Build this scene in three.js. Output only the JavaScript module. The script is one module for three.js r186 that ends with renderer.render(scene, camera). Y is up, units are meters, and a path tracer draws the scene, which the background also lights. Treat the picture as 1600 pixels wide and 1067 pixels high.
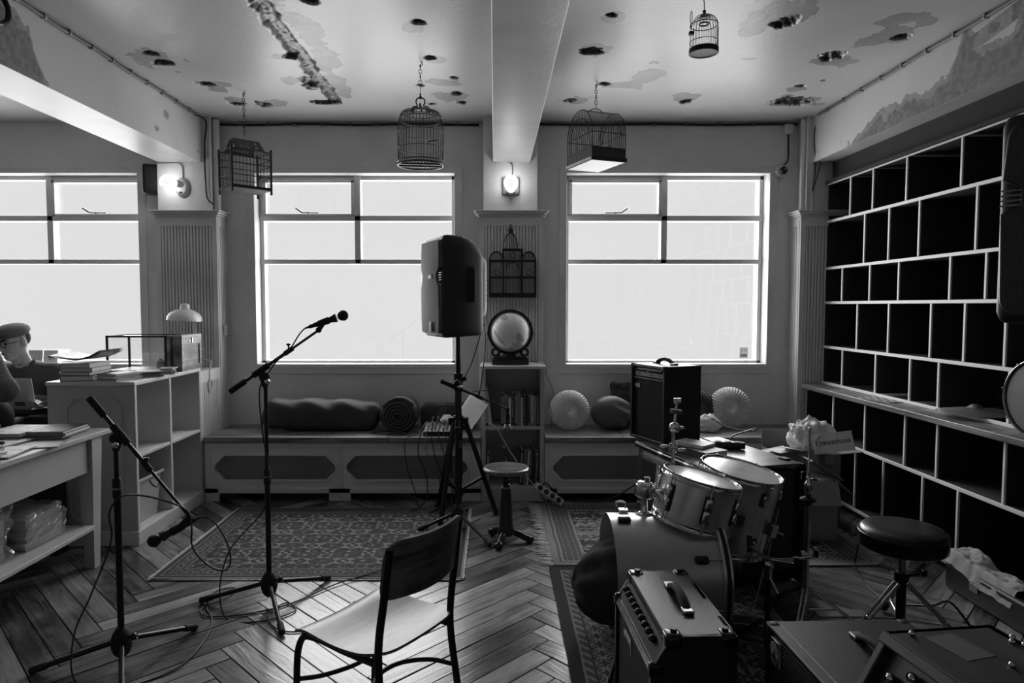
import * as THREE from 'three';
import { RoundedBoxGeometry } from 'three/addons/geometries/RoundedBoxGeometry.js';
import { mergeGeometries, mergeVertices } from 'three/addons/utils/BufferGeometryUtils.js';
import { MarchingCubes } from 'three/addons/objects/MarchingCubes.js';
import { RectAreaLightUniformsLib } from 'three/addons/lights/RectAreaLightUniformsLib.js';

// ---------- camera, sky, daylight, exposure ----------
const scene = new THREE.Scene();
const camera = new THREE.PerspectiveCamera(2 * Math.atan(533.5 / 1040) * 180 / Math.PI, 1600 / 1067, 0.05, 200);
camera.position.set(0, 1.5, 0);
camera.rotation.x = -Math.atan(55.5 / 1040);
camera.setViewOffset(1600, 1067, 27, 0, 1600, 1067);      // shifted lens: the far wall stays parallel to the picture
scene.add(camera);
const renderer = new THREE.WebGLRenderer();
renderer.toneMapping = THREE.LinearToneMapping;
renderer.toneMappingExposure = 1;
renderer.shadowMap.enabled = true;
scene.background = new THREE.Color().setRGB(0.79, 0.79, 0.79);   // white overcast sky
RectAreaLightUniformsLib.init();
// daylight of the white sky entering by the three windows (x0, x1, y0, y1 of each opening)
const WINDOWS = [[-4.60, -2.97, 1.0, 2.6], [-2.0, -0.335, 1.0, 2.6], [0.60, 2.285, 1.0, 2.6]];
for (const [x0, x1, y0, y1] of WINDOWS) {
  const L = new THREE.RectAreaLight(0xffffff, DAYLIGHT(), x1 - x0 + 0.1, y1 - y0 + 0.1);
  L.position.set((x0 + x1) / 2, (y0 + y1) / 2, -5.86); L.rotation.y = Math.PI; scene.add(L);
}
function DAYLIGHT() { return 4.9; }
// the brightest part of the overcast sky, high beyond the windows: wide and soft
const hazySun = new THREE.DirectionalLight(0xffffff, 5);
hazySun.position.set(-1.4, 6.4, -11); hazySun.target.position.set(0, 0, 0); hazySun.castShadow = true; hazySun.shadow.radius = 115; hazySun.shadow.mapSize.set(2048, 2048);
Object.assign(hazySun.shadow.camera, { left: -7, right: 7, top: 7, bottom: -7, near: 0.5, far: 30 }); scene.add(hazySun, hazySun.target);

// ---------- helpers ----------
const V = (x, y, z) => new THREE.Vector3(x, y, z);
let seed = 12345;
const rnd = (a = 0, b = 1) => { seed = (Math.imul(seed, 1664525) + 1013904223) >>> 0; return a + (b - a) * seed / 4294967296; };
const h2 = (x, y) => { let n = Math.imul(x | 0, 374761393) + Math.imul(y | 0, 668265263); n = Math.imul(n ^ (n >>> 13), 1274126177); return ((n ^ (n >>> 16)) >>> 0) / 4294967296; };
const sm = (t) => t * t * (3 - 2 * t);
const vn = (x, y, p = 0, q = p) => {           // value noise, period p cells when given
  let xi = Math.floor(x), yi = Math.floor(y); const fx = sm(x - xi), fy = sm(y - yi);
  const w = (k) => (p ? ((k % p) + p) % p : k), t = (k) => (q ? ((k % q) + q) % q : k);
  const a = h2(w(xi), t(yi)), b = h2(w(xi + 1), t(yi)), c = h2(w(xi), t(yi + 1)), d = h2(w(xi + 1), t(yi + 1));
  return a + (b - a) * fx + (c - a) * fy + (a - b - c + d) * fx * fy;
};
const fbm = (x, y, o = 4, p = 0, q = p) => { let s = 0, a = 0.5, t = 0; for (let i = 0; i < o; i++) { s += a * vn(x, y, p, q); t += a; x = x * 2 + (p ? 0 : 17.3); y = y * 2 + (p ? 0 : 9.1); p *= 2; q *= 2; a *= 0.5; } return s / t; };
const cl = (x, a = 0, b = 1) => Math.min(b, Math.max(a, x));
const ss = (a, b, x) => sm(cl((x - a) / (b - a)));
const used = new Map();
const numbered = (n) => { const k = used.get(n) ?? 0; used.set(n, k + 1); return k ? n + '_' + String(k).padStart(3, '0') : n; };
// computed texture: f(u, v) -> 0..255 grey or [r, g, b]
function tex(w, h, f, srgb = true, repeat = null) {
  const d = new Uint8Array(w * h * 4);
  for (let j = 0; j < h; j++) for (let i = 0; i < w; i++) { const c = cl(f((i + 0.5) / w, (j + 0.5) / h), 0, 255), o = (j * w + i) * 4; d[o] = d[o + 1] = d[o + 2] = c; d[o + 3] = 255; }
  const t = new THREE.DataTexture(d, w, h, THREE.RGBAFormat); t.magFilter = THREE.LinearFilter; t.minFilter = THREE.LinearMipmapLinearFilter; t.generateMipmaps = true;
  t.wrapS = t.wrapT = THREE.RepeatWrapping; if (srgb) t.colorSpace = THREE.SRGBColorSpace; if (repeat) t.repeat.set(...repeat); t.needsUpdate = true; return t;
}
function canvasTex(w, h, draw) { const c = document.createElement('canvas'); c.width = w; c.height = h; draw(c.getContext('2d'), w, h); const t = new THREE.CanvasTexture(c); t.colorSpace = THREE.SRGBColorSpace; return t; }
const rep = (t, x, y = x) => { const c = t.clone(); c.repeat.set(x, y); c.needsUpdate = true; return c; };
const gr = (v) => new THREE.Color().setRGB(v / 255, v / 255, v / 255, THREE.SRGBColorSpace);
const mat = (v, o = {}) => { const { phys, ...q } = o; return new (phys ? THREE.MeshPhysicalMaterial : THREE.MeshStandardMaterial)({ color: gr(v), roughness: 0.6, ...q }); };
// geometry
const prep = (g) => { g = g.index ? g.toNonIndexed() : g; for (const k of Object.keys(g.attributes)) if (!['position', 'normal', 'uv'].includes(k)) g.deleteAttribute(k); g.morphAttributes = {}; if (!g.attributes.normal) g.computeVertexNormals(); if (!g.attributes.uv) g.setAttribute('uv', new THREE.BufferAttribute(new Float32Array(g.attributes.position.count * 2), 2)); g.clearGroups(); return g; };
const merge = (l) => { l = [l].flat(9); return l.length === 1 ? prep(l[0]) : mergeGeometries(l.map(prep)); };
function metricUV(g) {                  // uv in metres, by the way each triangle faces
  const p = g.attributes.position, n = g.attributes.normal, u = new Float32Array(p.count * 2);
  for (let i = 0; i < p.count; i += 3) {
    const ax = Math.abs(n.getX(i) + n.getX(i + 1) + n.getX(i + 2)), ay = Math.abs(n.getY(i) + n.getY(i + 1) + n.getY(i + 2)), az = Math.abs(n.getZ(i) + n.getZ(i + 1) + n.getZ(i + 2));
    for (let k = i; k < i + 3; k++) { const x = p.getX(k), y = p.getY(k), z = p.getZ(k); [u[2 * k], u[2 * k + 1]] = ay >= ax && ay >= az ? [x, z] : ax >= az ? [z, y] : [x, y]; }
  }
  g.setAttribute('uv', new THREE.BufferAttribute(u, 2)); return g;
}
const B = (x0, x1, y0, y1, z0, z1, r = 0, s = 1) => (r ? new RoundedBoxGeometry(x1 - x0, y1 - y0, z1 - z0, s, r) : new THREE.BoxGeometry(x1 - x0, y1 - y0, z1 - z0)).translate((x0 + x1) / 2, (y0 + y1) / 2, (z0 + z1) / 2);
function C(a, b, r0, r1 = r0, seg = 14, open = false) {       // tapered cylinder from a to b
  a = Array.isArray(a) ? V(...a) : a; b = Array.isArray(b) ? V(...b) : b; const d = b.clone().sub(a), l = d.length();
  const g = new THREE.CylinderGeometry(r1, r0, l, seg, 1, open); g.translate(0, l / 2, 0);
  g.applyQuaternion(new THREE.Quaternion().setFromUnitVectors(V(0, 1, 0), d.normalize())); return g.translate(a.x, a.y, a.z);
}
const vs = (l) => l.map((p) => (Array.isArray(p) ? V(...p) : p));
const T = (pts, r, n = 40, rad = 6, closed = false) => new THREE.TubeGeometry(new THREE.CatmullRomCurve3(vs(pts), closed, 'centripetal'), n, r, rad, closed);
const Lth = (pr, seg = 24) => new THREE.LatheGeometry(pr.map(([r, y]) => new THREE.Vector2(Math.max(r, 1e-4), y)), seg);
const S = (r, x = 0, y = 0, z = 0, sx = 1, sy = 1, sz = 1, w = 16, h = 10) => new THREE.SphereGeometry(r, w, h).scale(sx, sy, sz).translate(x, y, z);
const Tor = (R, r, a = 24, b = 8, arc = Math.PI * 2) => new THREE.TorusGeometry(R, r, b, a, arc);
function E(pts, depth, bevel = 0, holes = []) {               // extruded outline in xy, along +z
  const s = !Array.isArray(pts) ? pts : new THREE.Shape(pts.map(([x, y]) => new THREE.Vector2(x, y)));
  for (const h of holes) s.holes.push(!Array.isArray(h) ? h : new THREE.Path(h.map(([x, y]) => new THREE.Vector2(x, y))));
  return new THREE.ExtrudeGeometry(s, { depth: depth - 2 * bevel, bevelEnabled: bevel > 0, bevelThickness: bevel, bevelSize: bevel, bevelOffset: -bevel, bevelSegments: 2, curveSegments: 10 }).translate(0, 0, bevel);
}
const ro = (g, x = 0, y = 0, z = 0) => { if (x) g.rotateX(x); if (y) g.rotateY(y); if (z) g.rotateZ(z); return g; };
const mv = (g, x, y, z) => g.translate(x, y, z);
function obj(name, geos, m, parent = scene, uv = true) {
  const g = merge(geos); if (uv) metricUV(g);
  const o = new THREE.Mesh(g, m); o.name = parent === scene ? numbered(name) : name; o.castShadow = o.receiveShadow = true; parent.add(o); return o;
}
function tag(o, label, category, group) { o.userData.label = label; o.userData.category = category; if (group) o.userData.group = group; return o; }
const many = (name, geos, m, parent) => [geos].flat(9).map((g) => obj(name, g, m, parent));
const flat = (g) => { g = g.index ? g.toNonIndexed() : g; g.computeVertexNormals(); return g; };
function thing(name, label, category, [x, y, z] = [0, 0, 0], turn = 0, group) { const o = new THREE.Group(); o.name = numbered(name); o.position.set(x, y, z); o.rotation.y = turn; scene.add(o); return tag(o, label, category, group); }
function struct(name, geos, m, parent = scene, uv = true) { const o = obj(name, geos, m, parent, uv); if (parent === scene) o.userData.kind = 'structure'; return o; }
const area = (o) => { o.userData.kind = 'structure'; return o; };
const node = (name, parent) => { const o = new THREE.Group(); o.name = parent === scene ? numbered(name) : name; parent.add(o); return o; };

// ---------- computed surfaces ----------
const tPlaster = tex(512, 512, (u, v) => 128 + 90 * (fbm(u * 48, v * 48, 3, 48) - 0.5) + 40 * (fbm(u * 8, v * 8, 3, 8) - 0.5), false);
const tMottle = tex(512, 512, (u, v) => 236 + 34 * (fbm(u * 6, v * 6, 5, 6) - 0.5) + 10 * (h2(u * 512, v * 512) - 0.5));
const tGrain = tex(512, 512, (u, v) => 128 + 120 * (fbm(u * 128, v * 128, 2, 128) - 0.5), false);
const woodTex = (s, base, amp) => tex(512, 512, (u, v) => { const g = fbm(u * 4 + s * 4, v * 96 + 5 * fbm(u * 4 + s, v * 6, 2, 4, 6), 4, 4, 96), k = fbm(u * 4 + s * 8, v * 8 + s * 3, 4, 4, 8), d = vn(u * 32, v * 256 + s * 9, 32, 256), m = fbm(u * 16 + s, v * 16 + s, 3, 16, 16); return base + amp * (g - 0.5) + amp * 1.5 * (k - 0.5) + amp * 0.5 * (m - 0.5) + (d > 0.93 ? -amp * 0.35 : 0); });
const tWood = [1, 2, 3, 4, 5].map((s) => woodTex(s, 200, 120));
const tFabric = tex(256, 256, (u, v) => 128 + 60 * Math.sin(u * 2 * Math.PI * 64) * Math.sin(v * 2 * Math.PI * 64) + 60 * (h2(u * 256, v * 256) - 0.5), false);
const tTolex = tex(512, 512, (u, v) => 128 + 150 * (fbm(u * 90, v * 90, 2, 90) - 0.5), false);
const M = {
  wall: mat(236, { map: rep(tMottle, 0.5), bumpMap: rep(tPlaster, 1.2), bumpScale: 0.0015, roughness: 0.55 }),
  beam: mat(214, { map: rep(tMottle, 0.7), bumpMap: rep(tPlaster, 2), bumpScale: 0.0015, roughness: 0.38 }),
  paint: mat(232, { map: rep(tMottle, 0.6), roughness: 0.42 }),
  frame: mat(215, { roughness: 0.35 }),
  white: mat(228, { map: rep(tMottle, 0.8), roughness: 0.4 }),
  black: mat(22, { roughness: 0.5 }), blackGloss: mat(16, { roughness: 0.25 }), blackMatte: mat(26, { roughness: 0.8 }),
  rubber: mat(24, { roughness: 0.75 }),
  tolex: mat(30, { roughness: 0.45, bumpMap: rep(tTolex, 3), bumpScale: 0.0008 }),
  chrome: mat(200, { metalness: 1, roughness: 0.14 }), steel: mat(150, { metalness: 1, roughness: 0.35 }),
  cable: mat(20, { roughness: 0.5 }), cableLight: mat(190, { roughness: 0.5 }),
  paper: mat(225, { roughness: 0.8 }), card: mat(120, { roughness: 0.85, map: rep(tMottle, 1) }),
  glass: new THREE.MeshPhysicalMaterial({ color: 0xffffff, transmission: 1, thickness: 0, roughness: 0, ior: 1.5 }),
};
// ---------- the room ----------
const CEIL = 3.02, ZW = -5.6;
// floor: herringbone planks, each its own piece, laid on a sub-floor
const tBoards = tex(1024, 1024, (u, v) => { const k = Math.floor(v * 24), e = (v * 24) % 1; return (e < 0.04 ? 60 : 150) + 70 * (fbm(u * 6 + k * 3.1, v * 90, 4) - 0.5) + 30 * (h2(k, 3) - 0.5); });
const subMat = mat(120, { map: rep(tBoards, 0.4), roughness: 0.5 });
const floor = struct('floor', B(-5.6, 3.4, -0.2, -0.02, -5.9, 3.2), mat(40, { roughness: 0.9 }));
{
  const Lp = 0.969, wp = 0.1085, r2 = Math.SQRT1_2, tones = [92, 108, 124, 100, 116, 132, 84, 120];
  const mats = tones.map((t, i) => mat(t + 34, { map: (() => { const c = tWood[i % 5].clone(); c.repeat.set(0.9, 1.1); c.offset.set(0.13 * i, 0.37 * i); c.needsUpdate = true; return c; })(), roughness: 0.25 + 0.04 * (i % 3), bumpMap: tWood[i % 5], bumpScale: 0.001 }));
  const geo = metricUV(prep(new RoundedBoxGeometry(Lp - 0.004, 0.022, wp - 0.004, 1, 0.0025)));
  let n = 0;
  for (let m = -3; m <= 3; m++) for (let k = -60; k <= 60; k++) for (const t of [0, 1]) {
    const a = k * wp + m * Lp + (t ? wp / 2 : Lp / 2), b = k * wp - m * Lp + (t ? wp + Lp / 2 : wp / 2);
    const x = -0.44 + (a - b) * r2, z = -3.0 - (a + b) * r2;
    if (x < -3.35 || x > 2.95 || z > -1.7 || z < -5.45) continue;
    const o = new THREE.Mesh(geo, mats[Math.floor(h2(k + 200, m * 2 + t + 50) * 8)]); o.name = 'plank'; o.castShadow = o.receiveShadow = true;
    o.position.set(x, -0.011 + 0.0025 * (h2(k, m + t * 9) - 0.5), z); o.rotation.set(0.004 * (h2(k + 5, m + t) - 0.5), t ? -Math.PI / 4 : Math.PI / 4, 0); floor.add(o); n++;
  }
  console.log('planks', n);
}
for (const a of [[-5.55, -3.5, -5.6, 3.1], [-3.5, 3.1, -1.55, 3.1]]) struct('floor_boards', B(a[0], a[1], -0.02, -0.004, a[2], a[3]), subMat, floor);

// back wall with the three openings, 0.3 m thick
{
  const g = [], zs = [-5.9, ZW], X = [-5.6, ...WINDOWS.flatMap((w) => [w[0], w[1]]), 3.35];
  g.push(B(-5.6, 3.35, -0.2, 1.0, ...zs), B(-5.6, 3.35, 2.6, 3.3, ...zs));
  for (let i = 0; i < X.length; i += 2) g.push(B(X[i], X[i + 1], 1.0, 2.6, ...zs));
  struct('wall_back', g, M.wall);
}
struct('wall_left', B(-5.8, -5.5, -0.2, 3.3, -5.9, 3.4), M.wall);
struct('wall_right', B(3.05, 3.35, -0.2, 3.3, -5.9, 3.4), M.wall);
struct('wall_front', B(-5.8, 3.35, -0.2, 3.3, 3.1, 3.4), mat(215, { roughness: 0.7 }));
// ceiling: peeled paint and broken plaster, hollows are real
{
  const HO = [[-2.08, -4.25, 0.07, 0.07], [-2.07, -4.1, 0.05, 0.05], [-1.98, -4.65, 0.07, 0.05], [-1.94, -5.11, 0.07, 0.06], [-1.75, -5.11, 0.07, 0.08], [-0.92, -3.4, 0.05, 0.06], [-0.41, -3.66, 0.04, 0.04], [-0.4, -4.17, 0.04, 0.04], [-0.51, -4.68, 0.03, 0.03], [-0.27, -4.53, 0.03, 0.03], [-0.27, -4.87, 0.05, 0.06], [-0.25, -5.07, 0.05, 0.05], [-0.47, -5.11, 0.04, 0.03], [-1.26, -4.64, 0.08, 0.13], [-1.26, -5.07, 0.13, 0.08], [-1.24, -4.15, 0.06, 0.06], [0.61, -3.57, 0.03, 0.03], [0.58, -4.06, 0.07, 0.07], [0.75, -4.65, 0.04, 0.04], [0.56, -5.02, 0.06, 0.06], [1.43, -5.05, 0.05, 0.06], [1.56, -3.65, 0.07, 0.08], [2.05, -4.14, 0.07, 0.09], [2.3, -3.86, 0.05, 0.05], [2.11, -4.69, 0.04, 0.03], [2.22, -4.58, 0.02, 0.02], [2.21, -5.04, 0.17, 0.12]];
  const PE = [[-2.07, -4.17, 0.16, 0.21], [-1.93, -4.77, 0.07, 0.12], [-1.91, -5.0, 0.07, 0.12], [-1.9, -4.66, 0.11, 0.06], [-1.68, -5.11, 0.12, 0.1], [-1.04, -3.7, 0.13, 0.36], [-1.03, -4.05, 0.11, 0.34], [-1.08, -4.64, 0.07, 0.4], [-1.28, -4.15, 0.1, 0.06], [-1.37, -4.57, 0.09, 0.1], [-0.46, -3.72, 0.08, 0.08], [-0.37, -4.19, 0.07, 0.07], [-0.36, -4.61, 0.13, 0.08], [-0.34, -4.91, 0.14, 0.15], [0.62, -3.6, 0.07, 0.07], [0.62, -4.06, 0.11, 0.11], [1.02, -4.46, 0.1, 0.24], [0.87, -4.68, 0.17, 0.07], [0.6, -5.04, 0.11, 0.11], [1.41, -4.94, 0.14, 0.12], [1.55, -3.54, 0.12, 0.19], [2.09, -4.22, 0.14, 0.13], [2.22, -3.83, 0.18, 0.22], [2.2, -3.62, 0.17, 0.12], [2.22, -5.04, 0.22, 0.15], [2.11, -4.74, 0.08, 0.07], [1.57, -4.19, 0.05, 0.02], [1.43, -3.62, 0.1, 0.24]];
  const X0 = -2.4, X1 = 2.62, Z0 = -5.65, Z1 = -2.3;
  const wob = (x, z, f) => (fbm(x * f + 31, z * f + 7, 4) - 0.5);
  const inside = (list, x, z, f, k) => { let best = -9; for (const [cx, cz, a, b] of list) { const dx = (x - cx) / a, dz = (z - cz) / b; if (dx * dx + dz * dz > 6) continue; best = Math.max(best, 1 - Math.hypot(dx, dz)); } return best < -8 ? -9 : best + k * wob(x, z, f); };
  const trench = (x, z) => (z > -5.1 && z < -2.3 ? 1 - Math.abs(x + 1.19 + 0.03 * (vn(z * 4, 1) - 0.5)) / (0.05 + 0.012 * vn(z * 9, 5)) + 1.1 * wob(x, z, 16) : -9);
  const deep = (x, z) => Math.max(inside(HO, x, z, 22, 1.1), trench(x, z));
  const peel = (x, z) => inside(PE, x, z, 9, 1.5);
  const map = tex(1600, 1100, (u, v) => {
    const x = X0 + u * (X1 - X0), z = Z0 + v * (Z1 - Z0), d = deep(x, z), p = peel(x, z);
    const n = fbm(x * 40, z * 40, 3), b = 194 + 10 * (fbm(x * 3, z * 3, 4) - 0.5);
    if (d > 0.12) { const k = trench(x, z) >= d - 0.02; return (k ? 104 : 66) + 90 * (n - 0.5) + 40 * (vn(x * 150, z * 150) - 0.5); }
    if (p > 0.18) return 150 + 24 * (n - 0.5) + 26 * (fbm(x * 9, z * 9, 3) - 0.5) - (p < 0.24 ? 12 : 0);
    return b;
  });
  map.wrapS = map.wrapT = THREE.ClampToEdgeWrapping;
  const nx = 560, nz = 380, pos = new Float32Array((nx + 1) * (nz + 1) * 3), uv = new Float32Array((nx + 1) * (nz + 1) * 2), idx = [];
  for (let j = 0; j <= nz; j++) for (let i = 0; i <= nx; i++) {
    const u = i / nx, v = j / nz, x = X0 + u * (X1 - X0), z = Z0 + v * (Z1 - Z0), o = j * (nx + 1) + i, d = deep(x, z);
    const lift = d > 0.12 ? 0.012 + 0.022 * ss(0.12, 0.6, d) + 0.012 * (fbm(x * 60, z * 60, 3) - 0.5) : 0;
    pos.set([x, CEIL + lift + 0.002 * (fbm(x * 2, z * 2, 3) - 0.5), z], o * 3); uv.set([u, v], o * 2);
    if (i < nx && j < nz) { const a = o, b = o + 1, c = o + nx + 1, e = c + 1; idx.push(a, b, c, b, e, c); }
  }
  const g = new THREE.BufferGeometry(); g.setAttribute('position', new THREE.BufferAttribute(pos, 3)); g.setAttribute('uv', new THREE.BufferAttribute(uv, 2)); g.setIndex(idx); g.computeVertexNormals();
  const cm = mat(255, { map, roughness: 0.36, bumpMap: rep(tPlaster, 5, 3.4), bumpScale: 0.0022 });
  const ceil = struct('ceiling', B(-5.8, 3.35, 3.08, 3.3, -5.9, 3.4), M.beam);
  struct('plaster', g, cm, ceil, false);
  struct('plaster', [B(-5.8, -2.4, CEIL, 3.1, -5.6, 3.1), B(-2.4, 3.1, CEIL, 3.1, -2.3, 3.1), B(2.62, 3.1, CEIL, 3.1, -5.6, -2.3)], M.beam, ceil);
}
// beams; the paint of the outer two has flaked off
{
  const flake = (pts, nz0, nz1, f) => { const t = tex(1024, 256, (u, v) => { const z = nz0 + u * (nz1 - nz0), y = 2.656 + v * 0.364, q = f(z, y) + 0.9 * (fbm(z * 14, y * 14 + 5, 4) - 0.5); const n = fbm(z * 40, y * 40, 3); return q > 0.6 ? 128 + 50 * (n - 0.5) : q > 0.3 ? 158 + 40 * (n - 0.5) : 212 + 14 * (fbm(z * 4, y * 4, 3) - 0.5); }); t.wrapS = t.wrapT = THREE.ClampToEdgeWrapping; return t; };
  const line = (z, pts) => { for (let i = 0; i + 1 < pts.length; i++) if (z >= pts[i][0] && z <= pts[i + 1][0]) return pts[i][1] + (pts[i + 1][1] - pts[i][1]) * (z - pts[i][0]) / (pts[i + 1][0] - pts[i][0]); return 0; };
  const fR = flake(0, -5.6, -1.6, (z, y) => { const h = line(z, [[-4.95, 2.65], [-4.55, 2.75], [-4.3, 2.76], [-4.0, 2.77], [-3.8, 2.82], [-3.72, 3.0], [-3.6, 2.86], [-3.4, 2.83], [-3.25, 2.95], [-3.1, 2.8], [-1.6, 2.7]]); const up = z > -3.75 && z < -2.6 && Math.abs(y - (2.9 + 0.15 * (z + 3.7))) < 0.045 ? 0.55 : 0; return Math.max(up, h ? 0.5 + (h - y) * 7 : 0); });
  const fL = flake(0, -5.6, -1.6, (z, y) => Math.max(z > -3.6 ? 0.45 + ((line(z, [[-3.6, 2.62], [-3.5, 2.75], [-3.45, 2.9], [-3.2, 2.95], [-1.6, 2.8]])) - y) * 7 : 0, 0.75 - Math.hypot((z + 4.87) / 0.09, (y - 2.87) / 0.07), 0.75 - Math.hypot((z + 4.72) / 0.07, (y - 2.74) / 0.06)));
  const side = (x, t, face) => { const g = new THREE.PlaneGeometry(4, 0.364); if (face > 0) { g.rotateY(Math.PI / 2); const u = g.attributes.uv; for (let i = 0; i < 4; i++) u.setX(i, 1 - u.getX(i)); } else g.rotateY(-Math.PI / 2); return [g.translate(x, 2.838, -3.6), mat(255, { map: t, roughness: 0.45 })]; };
  const bl = struct('ceiling_beam', B(-2.712, -2.362, 2.656, 3.05, ZW, 3.1, 0.006), M.beam); struct('flaked_paint', ...side(-2.3605, fL, 1), bl, false);
  struct('ceiling_beam', B(-0.015, 0.287, 2.656, 3.05, ZW, 3.1, 0.006), M.beam);
  const br = struct('ceiling_beam', B(2.57, 3.1, 2.656, 3.05, ZW, 3.1, 0.006), M.beam); struct('flaked_paint', ...side(2.5685, fR, -1), br, false);
}
// columns: plain above, fluted panelling below with a moulded cap
function flutedPanel(w, h, n, m0 = 0.05) {       // panel in xy, grooves cut into its face, depth along +z
  const g = [B(0, w, 0, h, 0, 0.002)], p = (w - 2 * m0) / n, top = h - 0.09, bot = 0.12;
  g.push(B(0, m0, 0, h, 0.002, 0.018), B(w - m0, w, 0, h, 0.002, 0.018), B(m0, w - m0, top, h, 0.002, 0.018), B(m0, w - m0, 0, bot, 0.002, 0.018));
  for (let i = 0; i < n; i++) g.push(B(m0 + p * i + p * 0.17, m0 + p * (i + 1) - p * 0.17, bot, top, 0.0, 0.018, 0.004));
  return merge(g);
}
function column(x0, x1, u0, u1) {
  const c = struct('column', B(u0, u1, 2.2, 3.05, ZW - 0.02, -5.44, 0.004), M.paint); c.userData.label = 'square column'; 
  struct('core', B(x0 + 0.014, x1 - 0.014, 0, 2.235, ZW, -5.434), M.paint, c);
  struct('panelling', flutedPanel(x1 - x0, 2.235, Math.round((x1 - x0) / 0.031), 0.04).translate(x0, 0, -5.434), M.paint, c);
  for (const s of [0, 1]) struct('panelling', ro(flutedPanel(0.166, 2.235, 4, 0.02), 0, s ? Math.PI / 2 : -Math.PI / 2, 0).translate(s ? x1 - 0.014 : x0 + 0.014, 0, s ? -5.434 : -5.6), M.paint, c);
  struct('cap', [B(x0 - 0.015, x1 + 0.015, 2.225, 2.24, ZW, -5.40, 0.004), B(x0 - 0.03, x1 + 0.03, 2.24, 2.258, ZW, -5.385, 0.005), B(x0 - 0.045, x1 + 0.045, 2.258, 2.268, ZW, -5.37, 0.003)], M.paint, c);
  return c;
}
delete column(-2.738, -2.247, -2.728, -2.295).userData.label; delete column(-0.124, 0.393, -0.093, 0.346).userData.label; delete column(2.473, 2.99, 2.52, 2.95).userData.label;
// lower fluted panel between the low bookcase and the column
struct('trim_1', [ro(flutedPanel(0.39, 1.0, 9, 0.05), 0, Math.PI / 2, 0).translate(-2.26, 0, -5.03), B(-2.74, -2.262, 0, 1.0, -5.43, -5.04)], M.paint);
// windows
function win(n, [x0, x1, y0, y1], sashRight) {
  const w = node('window_' + n, scene); area(w); const zf = -5.72, zb = -5.79, mx = (x0 + x1) / 2, f = 0.032;
  struct('casing', [B(x0 - 0.065, x0, y0 - 0.065, y1 + 0.05, ZW - 0.01, ZW + 0.014, 0.004), B(x1, x1 + 0.065, y0 - 0.065, y1 + 0.05, ZW - 0.01, ZW + 0.014, 0.004), B(x0 - 0.065, x1 + 0.065, y1, y1 + 0.05, ZW - 0.01, ZW + 0.0145, 0.004), B(x0 - 0.065, x1 + 0.065, y0 - 0.07, y0, ZW - 0.01, ZW + 0.0145, 0.004)], M.paint, w);
  struct('sill', B(x0, x1, y0 - 0.02, y0 + 0.012, -5.8, ZW + 0.02, 0.004), M.frame, w);
  struct('window_frame', [B(x0, x0 + f, y0, y1, zb, zf, 0.004), B(x1 - f, x1, y0, y1, zb, zf, 0.004), B(x0, x1, y1 - f, y1, zb, zf, 0.004), B(x0, x1, y0, y0 + f, zb, zf, 0.004)], M.frame, w);
  struct('mullion', B(mx - 0.026, mx + 0.026, 1.86, y1, zb, zf + 0.01, 0.004), M.frame, w);
  struct('transom', B(x0, x1, 2.222, 2.268, zb, zf + 0.01, 0.004), M.frame, w); struct('transom', B(x0, x1, 1.858, 1.898, zb, zf + 0.01, 0.004), M.frame, w);
  const s0 = sashRight ? mx + 0.026 : x0 + f, s1 = sashRight ? x1 - f : mx - 0.026, q = 0.026;
  const sash = struct('sash', [B(s0, s0 + q, 2.268, y1 - f, zf - 0.03, zf + 0.02, 0.004), B(s1 - q, s1, 2.268, y1 - f, zf - 0.03, zf + 0.02, 0.004), B(s0, s1, y1 - f - q, y1 - f, zf - 0.03, zf + 0.02, 0.004), B(s0, s1, 2.268, 2.268 + 0.014, zf - 0.03, zf + 0.02, 0.004)], M.frame, w);
  const sm_ = (s0 + s1) / 2, dir = sashRight ? -1 : n === 2 ? -1 : 1;
  struct('stay', [C([sm_ - 0.09 * dir, 2.287, zf + 0.03], [sm_ + 0.05 * dir, 2.29, zf + 0.03], 0.006), C([sm_ + 0.05 * dir, 2.29, zf + 0.03], [sm_ + 0.1 * dir, 2.325, zf + 0.05], 0.008), S(0.011, sm_, 2.288, zf + 0.03)], M.steel, sash);
  const zg = zb + 0.03, pane = (a, b, c, d) => struct('pane', B(a, b, c, d, zg, zg + 0.004), M.glass, w);
  pane(x0 + f, x1 - f, y0 + f, 1.858); pane(x0 + f, mx - 0.026, 1.898, 2.222); pane(mx + 0.026, x1 - f, 1.898, 2.222); pane(x0 + f, mx - 0.026, 2.268, y1 - f); pane(mx + 0.026, x1 - f, 2.268, y1 - f);
  return w;
}
win(1, WINDOWS[0], true); win(2, WINDOWS[1], false); win(3, WINDOWS[2], false);
// ---------- built-in furniture ----------
const tHole = tex(64, 64, (u, v) => (Math.hypot(u - 0.5, v - 0.5) < 0.24 || Math.hypot(Math.min(u, 1 - u), Math.min(v, 1 - v)) < 0.24 ? 0 : 255), false);
const grilleMat = (v, pitch, o = {}) => mat(v, { alphaMap: rep(tHole, 1 / pitch), alphaTest: 0.5, side: THREE.DoubleSide, roughness: 0.5, ...o });
const M_rad = grilleMat(130, 0.018, { metalness: 0.4 });
M.seatTop = mat(168, { map: rep(tWood[2], 0.7, 1.2), roughness: 0.3, bumpMap: rep(tGrain, 3), bumpScale: 0.0006 });
M.cabinet = mat(196, { map: rep(tMottle, 0.7), roughness: 0.5 });
const oct = (x0, x1, y0, y1, c) => [[x0 + c, y0], [x1 - c, y0], [x1, y0 + c], [x1, y1 - c], [x1 - c, y1], [x0 + c, y1], [x0, y1 - c], [x0, y0 + c]];
const ring = (pts, inner, d, z) => E(pts, d, 0.002, [inner]).translate(0, 0, z);
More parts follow.
